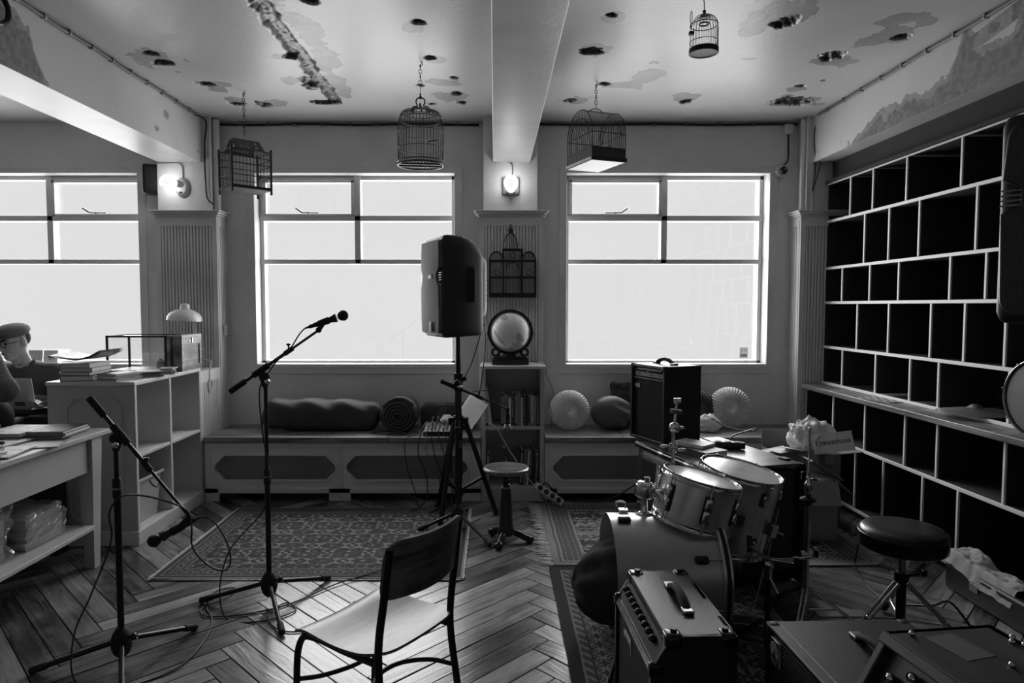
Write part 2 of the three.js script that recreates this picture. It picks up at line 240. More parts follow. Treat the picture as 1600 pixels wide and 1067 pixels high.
function bench(label, x0, x1, panels, joints) {
  const t = thing('window_bench', label, 'bench', [0, 0, 0]);
  const xs = [x0, ...joints, x1];
  for (let i = 0; i + 1 < xs.length; i++) obj('seat_board', B(xs[i] + 0.001, xs[i + 1] - 0.001, 0.452, 0.5, -5.595, -5.03, 0.008, 2), M.seatTop, t);
  const holes = panels.map(([a, b]) => oct(a, b, 0.164, 0.353, 0.075));
  obj('front_panel', E([[x0, 0.075], [x1, 0.075], [x1, 0.452], [x0, 0.452]], 0.02, 0, holes).translate(0, 0, -5.08), M.paint, t);
  for (const [a, b] of panels) {
    obj('radiator_grille', new THREE.PlaneGeometry(b - a, 0.189).translate((a + b) / 2, 0.2585, -5.078), M_rad, t);
    obj('grille_frame', ring(oct(a - 0.014, b + 0.014, 0.15, 0.367, 0.08), oct(a, b, 0.164, 0.353, 0.075), 0.012, -5.06), M.paint, t);
    obj('panel_moulding', ring([[a - 0.04, 0.095], [b + 0.03, 0.095], [b + 0.03, 0.42], [a - 0.04, 0.42]], [[a - 0.03, 0.105], [b + 0.02, 0.105], [b + 0.02, 0.41], [a - 0.03, 0.41]], 0.008, -5.06), M.paint, t);
    obj('radiator', B(a + 0.04, b - 0.04, 0.11, 0.43, -5.42, -5.34, 0.012), M.paint, t);
  }
  const pl = []; let c = x0; for (const [a, b] of panels) { pl.push(B(c, a + 0.03, 0, 0.1, -5.075, -5.045, 0.003)); c = b - 0.05; } pl.push(B(c, x1, 0, 0.1, -5.075, -5.045, 0.003), B(x0, x1, 0.062, 0.1, -5.075, -5.045, 0.003));
  obj('plinth', pl, M.paint, t);
  return t;
}
bench('wooden window bench with two octagonal radiator grilles under the long dark bolster', -2.228, -0.107, [[-2.15, -1.224], [-1.139, -0.211]], [-1.78, -1.28, -0.82]);
bench('wooden window bench with radiator grilles under the round pleated cushions', 0.385, 2.555, [[0.451, 1.411], [1.5, 2.45]], [0.98, 1.55, 2.1]);

// bookcase below the middle column
{
  const t = thing('bookcase', 'narrow painted bookcase below the hanging wall birdcage with globe on top', 'bookcase');
  obj('side_panel', B(-0.102, -0.07, 0, 1.02, -5.43, -5.05, 0.003), M.cabinet, t); obj('side_panel', B(0.348, 0.38, 0, 1.02, -5.43, -5.05, 0.003), M.cabinet, t);
  obj('back_panel', B(-0.07, 0.348, 0.1, 1.02, -5.43, -5.415), M.cabinet, t); obj('top', B(-0.112, 0.392, 1.02, 1.043, -5.43, -5.04, 0.004), M.white, t);
  obj('shelf', B(-0.07, 0.348, 0.553, 0.577, -5.415, -5.055, 0.002), M.cabinet, t); obj('shelf', B(-0.07, 0.348, 0.09, 0.112, -5.415, -5.055, 0.002), M.cabinet, t); obj('plinth', B(-0.102, 0.38, 0, 0.1, -5.1, -5.045, 0.003), M.cabinet, t);
}
// books: each a cover board around a page block
const nth = ['first', 'second', 'third', 'fourth', 'fifth', 'sixth', 'seventh', 'eighth', 'ninth', 'tenth', 'eleventh', 'twelfth', 'thirteenth', 'fourteenth'];
const bookTones = [60, 190, 45, 150, 205, 80, 30, 120, 220, 65, 40, 175, 95, 140];
const bookMats = bookTones.map((v) => mat(v, { roughness: 0.55 })), pageMat = mat(226, { roughness: 0.9 });
const spineMats = [0, 1, 2, 3].map((k) => mat(255, { roughness: 0.5, map: canvasTex(64, 256, (c, w, h) => { c.fillStyle = ['#c9c9c9', '#3a3a3a', '#888', '#1f1f1f'][k]; c.fillRect(0, 0, w, h); c.fillStyle = ['#333', '#ddd', '#222', '#ccc'][k]; for (let i = 0; i < 9; i++) c.fillRect(22, 40 + i * 18, 20, 6 + 9 * h2(i, k)); c.fillRect(8, 14, 48, 5); c.fillRect(8, 232, 48, 5); }) }));
// upright book, spine facing +z, standing at the origin (its foot in the middle of its spine edge)
function standingBook(w, h, d, i, label, group) {
  const t = thing('book', label, 'book', [0, 0, 0], 0, group), m = bookMats[i % bookMats.length], c = 0.0025;
  obj('cover', [B(-w / 2, -w / 2 + c, 0, h, -d, 0), B(w / 2 - c, w / 2, 0, h, -d, 0), B(-w / 2, w / 2, 0, h, -c, 0.001, 0.0012)], m, t); obj('pages', B(-w / 2 + c, w / 2 - c, 0.003, h - 0.003, -d + 0.004, -c), pageMat, t);
  if (i % 3 !== 1) obj('spine_print', new THREE.PlaneGeometry(w * 0.8, h * 0.86).translate(0, h / 2, 0.0017), spineMats[(i * 7) % 4], t, false);
  return t;
}
{
  const up = [[-0.06, 0.026, 0.25, 0.1], [-0.033, 0.03, 0.29, 0.13], [0.06, 0.028, 0.245, 0], [0.089, 0.024, 0.22, 0.02], [0.114, 0.024, 0.215, -0.01], [0.139, 0.022, 0.25, 0], [0.162, 0.018, 0.25, 0], [0.182, 0.03, 0.25, 0], [0.209, 0.016, 0.22, 0], [0.228, 0.018, 0.27, 0], [0.249, 0.022, 0.24, 0], [0.271, 0.014, 0.235, 0], [0.289, 0.02, 0.25, 0], [0.31, 0.024, 0.225, 0], [0.334, 0.02, 0.225, 0]];
  up.forEach(([x, w, h, lean], i) => { const b = standingBook(w, h, 0.17, i, i < 2 ? ['thinner leaning book', 'thicker leaning book'][i] + ' on the upper shelf of the narrow bookcase' : nth[i - 2] + ' upright book from the leaning pair on the upper bookcase shelf', 'books on the upper shelf'); b.position.set(x, 0.578 + Math.abs(Math.sin(lean)) * w / 2, -5.1); b.rotation.z = lean; });
  const lo = [[0.12, 0.03, 0.29, 0.16], [0.2, 0.022, 0.27, -0.05], [0.226, 0.02, 0.25, -0.06], [0.25, 0.018, 0.26, -0.07], [0.272, 0.022, 0.25, -0.06], [0.298, 0.02, 0.27, -0.04], [0.324, 0.022, 0.25, -0.02], [-0.055, 0.02, 0.24, -0.02]];
  lo.forEach(([x, w, h, lean], i) => { const b = standingBook(w, h, 0.18, i + 5, i === 0 ? 'tilted dark book standing apart on the lower bookcase shelf' : i === 7 ? 'single book against the bookcase side by the tripod, lower shelf' : nth[i - 1] + ' book after the tilted one on the lower bookcase shelf', 'books on the lower shelf'); b.position.set(x, 0.113 + Math.abs(Math.sin(lean)) * w / 2, -5.1); b.rotation.z = lean; });
}
// black shelving wall with pale edges
{
  const inner = mat(46, { roughness: 0.85 }), edge = mat(228, { roughness: 0.45 }), edgeLow = edge, X = 2.68, XB = 3.045, ys = [2.49, 2.187, 1.813, 1.537, 1.18, 0.885];
  const zN = -1.2, zF = -5.42, rows = [[-5.075, -4.774, -4.387, -3.874, -3.45, -3.0], [-4.867, -4.566, -4.242, -3.739, -3.3, -2.8], [-5.16, -4.781, -4.439, -3.939, -3.651, -3.2, -2.75], [-4.932, -4.538, -4.098, -3.802, -3.496, -3.1, -2.7], [-5.126, -4.677, -4.287, -4.009, -3.455, -3.0]];
  const u = thing('shelving_unit', 'tall black shelving with pale edges and staggered dividers above the wooden counter', 'shelf');
  obj('back_panel', B(XB - 0.02, XB, 0.885, 2.64, zF, zN), inner, u); obj('end_panel', B(X + 0.015, XB, 0.885, 2.5, zF - 0.01, zF + 0.012), inner, u);
  obj('top_board', B(X - 0.02, XB, 2.478, 2.5, zF, zN), inner, u); obj('top_board', B(X + 0.04, XB, 2.5, 2.656, zF, zN), inner, u);
  ys.forEach((y, i) => { if (i < 5 && i) obj('shelf_board', B(X + 0.012, XB, y - 0.022, y, zF, zN), inner, u); if (i < 5) obj('edge_strip', B(X, X + 0.012, y - 0.022, y, zF, zN, 0.003), edge, u); });
  obj('edge_strip', B(X - 0.01, X + 0.012, 0.868, 0.888, zF, zN, 0.003), edge, u);
  rows.forEach((r, i) => r.forEach((z) => { const a = ys[i + 1], b = ys[i] - 0.022; obj('divider', B(X + 0.012, XB - 0.02, a, b, z - 0.009, z + 0.009), inner, u); obj('edge_strip', B(X + 0.001, X + 0.012, a, b, z - 0.009, z + 0.009, 0.003), edge, u); }));
  const c = thing('counter', 'thick pale wooden counter running along the black shelving', 'counter');
  obj('worktop', B(2.5, XB, 0.83, 0.867, zF, zN, 0.006, 2), mat(150, { map: rep(tWood[1], 0.5, 1.4), roughness: 0.4 }), c);
  const l = thing('shelving_unit', 'low black shelving with dividers below the wooden counter', 'shelf');
  const XL = 2.56;
  obj('back_panel', B(XB - 0.02, XB, 0, 0.83, zF, zN), inner, l); obj('end_panel', B(XL, XB, 0, 0.83, zF - 0.01, zF + 0.01), inner, l);
  for (const y of [0.5, 0.06]) { obj('shelf_board', B(XL + 0.012, XB, y - 0.022, y, zF, zN), inner, l); obj('edge_strip', B(XL, XL + 0.012, y - 0.022, y, zF, zN, 0.003), edgeLow, l); }
  obj('plinth', B(XL + 0.03, XB, 0, 0.038, zF, zN), inner, l);
  [[-5.008, -4.575, -4.125, -3.821, -3.309, -2.9], [-4.681, -4.341, -3.938, -3.633, -3.1]].forEach((r, i) => r.forEach((z) => { const a = i ? 0.06 : 0.5, b = i ? 0.478 : 0.83; obj('divider', B(XL + 0.012, XB - 0.02, a, b, z - 0.009, z + 0.009), inner, l); obj('edge_strip', B(XL, XL + 0.012, a, b, z - 0.009, z + 0.009, 0.003), edgeLow, l); }));
}
// low open bookcase with moulded end, standing out from the column
{
  const t = thing('low_bookcase', 'low painted open bookcase with an octagonal moulding on its end panel', 'bookcase');
  const x0 = -2.775, x1 = -2.235, z0 = -5.03, z1 = -4.1;
  obj('end_panel', B(x0, x1, 0, 1.005, z1 - 0.022, z1, 0.003), M.cabinet, t); obj('end_panel', B(x0, x1, 0, 1.005, z0, z0 + 0.022), M.cabinet, t);
  obj('back_panel', B(x0, x0 + 0.02, 0, 1.005, z0, z1 - 0.02), M.cabinet, t); obj('top', B(x0 - 0.006, x1 + 0.006, 1.005, 1.03, z0, z1 + 0.006, 0.004), M.white, t);
  obj('divider', B(x0 + 0.02, x1, 0.1, 1.005, -4.567, -4.545, 0.003), M.white, t);
  obj('shelf', B(x0 + 0.02, x1, 0.545, 0.567, -4.545, z1 - 0.02, 0.003), M.white, t); obj('shelf', B(x0 + 0.02, x1, 0.545, 0.567, z0 + 0.02, -4.567, 0.003), M.white, t);
  obj('shelf', B(x0 + 0.02, x1, 0.07, 0.095, z0 + 0.02, z1 - 0.02, 0.003), M.white, t); obj('plinth', [B(x1 - 0.02, x1 + 0.012, 0, 0.09, z0, z1 + 0.01, 0.004), B(x0, x1 + 0.01, 0, 0.09, z1 - 0.01, z1 + 0.012, 0.004)], M.white, t);
  obj('moulding', ring(oct(-2.66, -2.31, 0.14, 0.94, 0.06), oct(-2.645, -2.325, 0.155, 0.925, 0.055), 0.01, z1 - 0.001), M.cabinet, t);
  obj('edge_strip', [B(x1 - 0.001, x1 + 0.005, 0.09, 1.005, z1 - 0.024, z1 + 0.001, 0.002), B(x1 - 0.001, x1 + 0.003, 0.09, 1.005, -4.568, -4.544, 0.001)], M.white, t);
  obj('peg_hole', [[-4.2, 0.78], [-4.45, 0.78], [-4.65, 0.78], [-4.92, 0.78], [-4.92, 0.35]].map(([z, y]) => C([x0 + 0.019, y, z], [x0 + 0.0225, y, z], 0.005)), M.black, t);
}
// plastic tub in the low bookcase
{
  const t = thing('storage_tub', 'frosted plastic storage tub in the low open bookcase', 'tub', [-2.44, 0.096, -4.33]);
  const pl = new THREE.MeshPhysicalMaterial({ color: gr(210), transmission: 0.35, roughness: 0.45, thickness: 0 });
  const r = (w, d, c) => { const s = new THREE.Shape(); s.moveTo(-w + c, -d); s.lineTo(w - c, -d); s.quadraticCurveTo(w, -d, w, -d + c); s.lineTo(w, d - c); s.quadraticCurveTo(w, d, w - c, d); s.lineTo(-w + c, d); s.quadraticCurveTo(-w, d, -w, d - c); s.lineTo(-w, -d + c); s.quadraticCurveTo(-w, -d, -w + c, -d); return s; };
  const wall = (w, d, e) => { const s = r(w, d, 0.04); s.holes.push(new THREE.Path(r(w - e, d - e, 0.035).getPoints(8))); return s; };
  const b = ro(E(wall(0.17, 0.17, 0.004), 0.29), -Math.PI / 2, 0, 0); { const p = b.attributes.position; for (let i = 0; i < p.count; i++) { const k = 0.86 + 0.14 * p.getY(i) / 0.29; p.setX(i, p.getX(i) * k); p.setZ(i, p.getZ(i) * k); } }
  obj('body', [b, ro(E(r(0.146, 0.146, 0.035), 0.004), -Math.PI / 2, 0, 0)], pl, t);
  obj('rim', mv(ro(E(wall(0.185, 0.185, 0.016), 0.018, 0.004), -Math.PI / 2, 0, 0), 0, 0.278, 0), pl, t);
  obj('handle', T([[0.19, 0.27, -0.05], [0.21, 0.235, -0.04], [0.215, 0.215, 0], [0.21, 0.235, 0.04], [0.19, 0.27, 0.05]], 0.005, 20), M.black, t);
}
// table with lower shelf
{
  const t = thing('table', 'painted wooden table with tapered legs and low shelf covered in books', 'table');
  const x0 = -3.2, x1 = -2.25, z0 = -3.88, z1 = -2.1, pm = mat(196, { map: rep(tMottle, 0.6), roughness: 0.5 });
  obj('tabletop', B(x0, x1, 0.757, 0.785, z0, z1, 0.005), pm, t);
  obj('apron', B(x1 - 0.065, x1 - 0.04, 0.565, 0.757, z0 + 0.18, z1 - 0.13), pm, t); obj('apron', B(x0 + 0.04, x0 + 0.065, 0.565, 0.757, z0 + 0.18, z1 - 0.13), pm, t); obj('apron', B(x0 + 0.11, x1 - 0.11, 0.565, 0.757, z0 + 0.06, z0 + 0.085), pm, t); obj('apron', B(x0 + 0.11, x1 - 0.11, 0.565, 0.757, z1 - 0.085, z1 - 0.06), pm, t);
  for (const sx of [x0 + 0.07, x1 - 0.065]) for (const sz of [z0 + 0.12, z1 - 0.08]) obj('leg', mv(ro(flat(new THREE.CylinderGeometry(0.066, 0.038, 0.757, 4)), 0, Math.PI / 4, 0), sx, 0.3785, sz), pm, t);
  obj('low_shelf', B(x0 + 0.04, x1 - 0.005, 0.24, 0.264, z0 + 0.18, z1 - 0.12, 0.004), mat(205, { map: rep(tMottle, 0.6), roughness: 0.5 }), t);
}
// conduits along beams and ceiling, with clips
function conduit(label, pts, r, m, clips) { const t = thing('conduit', label, 'pipe'); obj('pipe', T(pts, r, pts.length * 6, 7), m, t); clips.forEach((c) => obj('clip', B(c[0] - r * 1.5, c[0] + r * 1.5, c[1] - r * 1.5, c[1] + r * 1.5, c[2] - 0.008, c[2] + 0.008, 0.003), M.steel, t)); return t; }
const pipeM = mat(120, { roughness: 0.5 });
const range = (a, b, n) => [...Array(n)].map((_, i) => a + (b - a) * i / (n - 1));
conduit('thin cable conduit clipped along the beam beside the square wire cage', range(-1.8, -5.3, 20).map((z) => [-2.347, 3.004 + 0.004 * Math.sin(z * 9), z]), 0.009, pipeM, range(-1.9, -5.2, 17).map((z) => [-2.347, 3.005, z]));
conduit('thin cable conduit clipped along the beam above the black shelving', range(-1.8, -5.35, 20).map((z) => [2.556, 3.004 + 0.003 * Math.sin(z * 9), z]), 0.009, pipeM, range(-1.9, -5.2, 15).map((z) => [2.556, 3.005, z]));
conduit('dark cable run along the top of the wall between square column and beam', range(-2.27, -0.13, 16).map((x) => [x, 2.998 + 0.004 * Math.sin(x * 7), -5.588]), 0.011, M.cable, range(-2.1, -0.3, 9).map((x) => [x, 2.998, -5.588]));
conduit('dark cable run along the top of the wall above the far cage', range(0.36, 2.5, 16).map((x) => [x, 2.998 + 0.003 * Math.sin(x * 6), -5.588]), 0.011, M.cable, range(0.5, 2.4, 8).map((x) => [x, 2.998, -5.588]));
conduit('loose dark wire hanging down beside the lit wall lamp column', [[-2.35, 3.0, -5.3], [-2.31, 2.98, -5.4], [-2.325, 2.8, -5.41], [-2.33, 2.5, -5.425], [-2.315, 2.36, -5.425], [-2.275, 2.32, -5.43]], 0.006, M.cable, []);
conduit('pair of pale pipes rising from the corner column cap to the ceiling', [[2.505, 2.27, -5.48], [2.505, 2.6, -5.48], [2.505, 3.01, -5.48]], 0.022, M.paint, []);
conduit('slim pale pipe standing beside the corner column above its cap', [[2.57, 2.27, -5.46], [2.57, 2.6, -5.46], [2.57, 3.01, -5.46]], 0.028, M.paint, []);
conduit('drooping wire loop beside the pale corner pipes', [[2.6, 3.0, -5.42], [2.56, 2.9, -5.41], [2.575, 2.6, -5.41], [2.555, 2.42, -5.41], [2.58, 2.5, -5.41], [2.62, 2.7, -5.41], [2.6, 2.95, -5.41]], 0.004, M.cable, []);
conduit('thick pale pipe standing in the corner beside the lamp column', [[-2.268, 2.27, -5.5], [-2.268, 2.6, -5.5], [-2.268, 3.01, -5.5]], 0.028, M.paint, []);
// ---------- stands, microphones, loudspeakers, seats ----------
const unit = (a, b) => b.clone().sub(a).normalize();
const lerp = (a, b, t) => a.clone().lerp(b, t);
function orient(g, from, to) { return g.applyQuaternion(new THREE.Quaternion().setFromUnitVectors(from, to)); }
M.standBlack = mat(20, { roughness: 0.32, metalness: 0.2 });
function micStand(label, [cx, cz], feet, topY, joinY, rear, front) {
  const t = thing('microphone_stand', label, 'microphone stand', [cx, 0, cz]);
  const hub = 0.115;
  feet.forEach(([x, z]) => { const e = V(x - cx, 0.016, z - cz), d = unit(V(0, hub, 0), e), a = V(0, hub, 0).addScaledVector(d, 0.03); const l = obj('leg', [C(a, e.clone().addScaledVector(d, -0.03), 0.011, 0.011)], M.standBlack, t); obj('rubber_foot', [C(e.clone().addScaledVector(d, -0.055), e, 0.0155, 0.0155), S(0.0155, e.x, e.y, e.z)], M.rubber, l); });
  obj('hub', Lth([[0.014, 0.04], [0.032, 0.06], [0.04, 0.085], [0.042, 0.115], [0.034, 0.14], [0.022, 0.16], [0.014, 0.165]]), M.rubber, t);
  obj('knob', [C([0.03, 0.13, 0.01], [0.06, 0.135, 0.02], 0.006), ro(Lth([[0, 0], [0.014, 0.002], [0.014, 0.016], [0, 0.018]]), 0, 0, -1.4).translate(0.055, 0.135, 0.018)], M.blackGloss, t);
  obj('pole', [C([0, 0.05, 0], [0, joinY, 0], 0.0135)], M.standBlack, t); obj('pole', C([0, joinY, 0], [0, topY, 0], 0.0095), M.standBlack, t);
  const cg = obj('clutch', Lth([[0.0135, joinY - 0.05], [0.017, joinY - 0.045], [0.018, joinY - 0.01], [0.016, joinY + 0.03], [0.0095, joinY + 0.035]]), M.rubber, t); obj('collar_ring', Lth([[0.0185, joinY - 0.012], [0.019, joinY - 0.008], [0.0185, joinY - 0.004]]), M.steel, cg);
  const r = V(rear[0] - cx, rear[1], rear[2] - cz), f = V(front[0] - cx, front[1], front[2] - cz), d = unit(r, f), L = r.distanceTo(f);
  const piv = V(0, topY, 0), s = piv.clone().sub(r).dot(d), on = r.clone().addScaledVector(d, s);
  obj('boom_clamp', [C(piv.clone().add(V(0, -0.05, 0)), lerp(piv, on, 0.9), 0.015, 0.02), C(on.clone().addScaledVector(d, -0.045), on.clone().addScaledVector(d, 0.05), 0.016), S(0.024, piv.x, piv.y, piv.z)], M.rubber, t);
  obj('clamp_knob', [C([0.0, topY - 0.02, 0.015], [0.02, topY - 0.02, 0.04], 0.007), S(0.013, 0.024, topY - 0.02, 0.043)], M.chrome, t);
  const bm = obj('boom', [C(r.clone().addScaledVector(d, 0.08), r.clone().addScaledVector(d, Math.min(L * 0.68, s + 0.17)), 0.0085), C(r.clone().addScaledVector(d, s), f, 0.0062)], M.standBlack, t);
  obj('grip', C(r, r.clone().addScaledVector(d, 0.095), 0.0145, 0.0145), M.rubber, bm);
  const k = r.clone().addScaledVector(d, Math.min(L * 0.68, s + 0.17)); obj('boom_sleeve', C(k.clone().addScaledVector(d, -0.025), k.clone().addScaledVector(d, 0.025), 0.0125), M.rubber, bm); obj('thumb_screw', [C(k, k.clone().add(V(0, 0.03, 0.004)), 0.004), S(0.011, k.x, k.y + 0.032, k.z + 0.004, 1, 0.6, 1)], M.blackGloss, bm);
  return t;
}
function microphone(label, a, b, boomEnd, r = 1) {       // a: plug end, b: middle of the ball
  a = V(...a); b = V(...b); const L = a.distanceTo(b), d = unit(a, b), t = thing('microphone', label, 'microphone', a.toArray());
  const put = (g) => orient(g, V(0, 1, 0), d), k = L / 0.19;
  obj('body', put(Lth([[0.001, 0.045 * k], [0.0115, 0.045 * k], [0.0125, 0.06 * k], [0.015, 0.13 * k], [0.021, 0.152 * k], [0.021, 0.158 * k], [0.001, 0.158 * k]].map(([x, y]) => [x * r, y]))), M.black, t);
  obj('plug', put(Lth([[0.001, 0], [0.004, 0], [0.006, 0.02 * k], [0.0095, 0.022 * k], [0.0095, 0.05 * k], [0.001, 0.05 * k]])), M.blackMatte, t);
  obj('head_grille', [put(Lth([[0.001, -0.028], [0.013, -0.025], [0.022, -0.015], [0.0262, 0], [0.0245, 0.011], [0.017, 0.021], [0.008, 0.0255], [0.001, 0.0265]].map(([x, y]) => [x * r, y + L]))), put(Tor(0.0263 * r, 0.0018).rotateX(Math.PI / 2).translate(0, L, 0))], mat(46, { metalness: 0.7, roughness: 0.5, bumpMap: rep(tHole, 220), bumpScale: 0.001 }), t);
  if (boomEnd) { const e = V(...boomEnd).sub(a), m = d.clone().multiplyScalar(L * 0.5); obj('clip', [C(d.clone().multiplyScalar(L * 0.36), d.clone().multiplyScalar(L * 0.62), 0.0155, 0.018), C(m, e, 0.012, 0.012), S(0.015, e.x, e.y, e.z)], M.rubber, t); }
  return t;
}
const cable = (label, pts, r = 0.0036, m = M.cable, n) => tag(obj('cable', T(pts, r, n ?? pts.length * 8, 6), m), label, 'cable');
micStand('black boom microphone stand whose legs touch the edge of the wide rug', [-1.135, -3.28], [[-0.97, -2.96], [-1.48, -3.29], [-0.91, -3.57]], 1.15, 0.66, [-1.31, 1.076, -3.28], [-0.862, 1.385, -3.28]);
microphone('black ball-head microphone pointing up before the window', [-0.935, 1.39, -3.28], [-0.747, 1.453, -3.28], [-0.868, 1.382, -3.28]);
micStand('black boom microphone stand beside the book-laden table', [-1.553, -2.7], [[-1.39, -3.01], [-1.885, -2.64], [-1.41, -2.44]], 0.96, 0.76, [-1.655, 1.126, -2.7], [-1.256, 0.632, -2.7]);
microphone('black ball-head microphone hanging low from a drooping boom', [-1.215, 0.63, -2.7], [-1.395, 0.54, -2.68], [-1.258, 0.63, -2.7]);
micStand('black boom microphone stand in front of the speaker tripod', [-0.25, -4.42], [[-0.03, -4.08], [-0.5, -4.36], [-0.3, -4.72]], 0.985, 0.7, [-0.36, 1.0, -4.42], [0.08, 0.815, -4.42]);
microphone('silver-grilled microphone hanging straight down above the wooden stool', [0.088, 0.83, -4.42], [0.084, 0.69, -4.42], [0.085, 0.81, -4.42], 0.9).children.forEach((c) => { if (c.name === 'head_grille') c.material = M.steel; });
// cables of the microphones
cable('thin cable hanging from the raised microphone and winding down its stand', [[-0.935, 1.39, -3.28], [-0.955, 1.37, -3.275], [-1.02, 1.27, -3.265], [-1.07, 1.23, -3.26], [-1.12, 1.16, -3.26], [-1.155, 1.1, -3.26], [-1.15, 0.9, -3.262], [-1.125, 0.7, -3.258], [-1.145, 0.5, -3.262], [-1.3, 0.3, -3.2], [-1.33, 0.12, -3.15], [-1.29, 0.006, -3.12], [-1.12, 0.006, -3.08], [-0.98, 0.006, -3.2], [-1.05, 0.006, -3.28], [-1.1, 0.006, -3.16], [-0.98, 0.006, -2.99], [-0.8, 0.006, -3.02], [-0.74, 0.012, -3.16], [-0.72, 0.02, -3.2]]);
tag(obj('cable_plug', [C([-0.722, 0.018, -3.19], [-0.7, 0.03, -3.24], 0.008, 0.007)], M.steel), 'metal cable plug lying on the planks beside the chair', 'plug');
cable('cable looping from the low microphone up along its boom', [[-1.215, 0.63, -2.7], [-1.17, 0.63, -2.69], [-1.11, 0.56, -2.68], [-1.075, 0.47, -2.66], [-1.09, 0.43, -2.65], [-1.15, 0.44, -2.65], [-1.23, 0.52, -2.66], [-1.24, 0.6, -2.68], [-1.26, 0.66, -2.69], [-1.35, 0.715, -2.66], [-1.45, 0.735, -2.66], [-1.53, 0.72, -2.68], [-1.575, 0.66, -2.68], [-1.57, 0.55, -2.68], [-1.62, 0.35, -2.62], [-1.66, 0.2, -2.56], [-1.62, 0.05, -2.5], [-1.5, 0.006, -2.52], [-1.32, 0.006, -2.66], [-1.3, 0.006, -2.9], [-1.35, 0.006, -3.1], [-1.44, 0.006, -3.25], [-1.46, 0.006, -3.42], [-1.38, 0.006, -3.46], [-1.37, 0.006, -3.36], [-1.45, 0.006, -3.22], [-1.4, 0.006, -3.14], [-1.2, 0.006, -3.16], [-1.02, 0.006, -3.28], [-0.85, 0.01, -3.5], [-0.62, 0.02, -3.68], [-0.5, 0.018, -3.86], [-0.42, 0.018, -4.1], [-0.46, 0.018, -4.35], [-0.42, 0.018, -4.6]], 0.0036, M.cable, 240);
cable('coiled cable lying on the wide rug near the wooden stool', [...Array(26)].map((_, i) => [-0.5 + (0.13 + 0.008 * Math.sin(i * 1.7)) * Math.cos(i * 0.75) + 0.02 * Math.sin(i), 0.018 + 0.001 * (i % 5), -4.02 + (0.13 + 0.015 * Math.sin(i * 2.3)) * Math.sin(i * 0.75)]).concat([[-0.3, 0.018, -4.2], [-0.2, 0.016, -4.4], [-0.1, 0.01, -4.6]]), 0.0036, M.cable, 200);
cable('short cable arching over the hanging microphone boom', [[-0.15, 0.93, -4.4], [-0.02, 0.94, -4.4], [0.05, 0.925, -4.41], [0.085, 0.89, -4.42], [0.088, 0.83, -4.42]], 0.003);

// loudspeaker
function softBox(w, h, d, r, warp, n = 14) {              // box with rounded edges, then bent by warp(x, y, z)
  const g = new THREE.BoxGeometry(w, h, d, n, n, n), p = g.attributes.position, iw = w / 2 - r, ih = h / 2 - r, id = d / 2 - r;
  for (let i = 0; i < p.count; i++) { const v = V(p.getX(i), p.getY(i), p.getZ(i)), c = V(cl(v.x, -iw, iw), cl(v.y, -ih, ih), cl(v.z, -id, id)), q = v.clone().sub(c); if (q.lengthSq() > 1e-12) { q.normalize().multiplyScalar(r); v.copy(c).add(q); } const o = warp ? warp(v.x, v.y, v.z) : [v.x, v.y, v.z]; p.setXYZ(i, ...o); }
  g.deleteAttribute('uv'); g.deleteAttribute('normal'); const m = mergeVertices(g, 1e-5); m.computeVertexNormals(); return m;
}
const tPerf = tex(64, 64, (u, v) => (Math.hypot(u - 0.5, v - 0.5) < 0.34 ? 10 : 255), false);
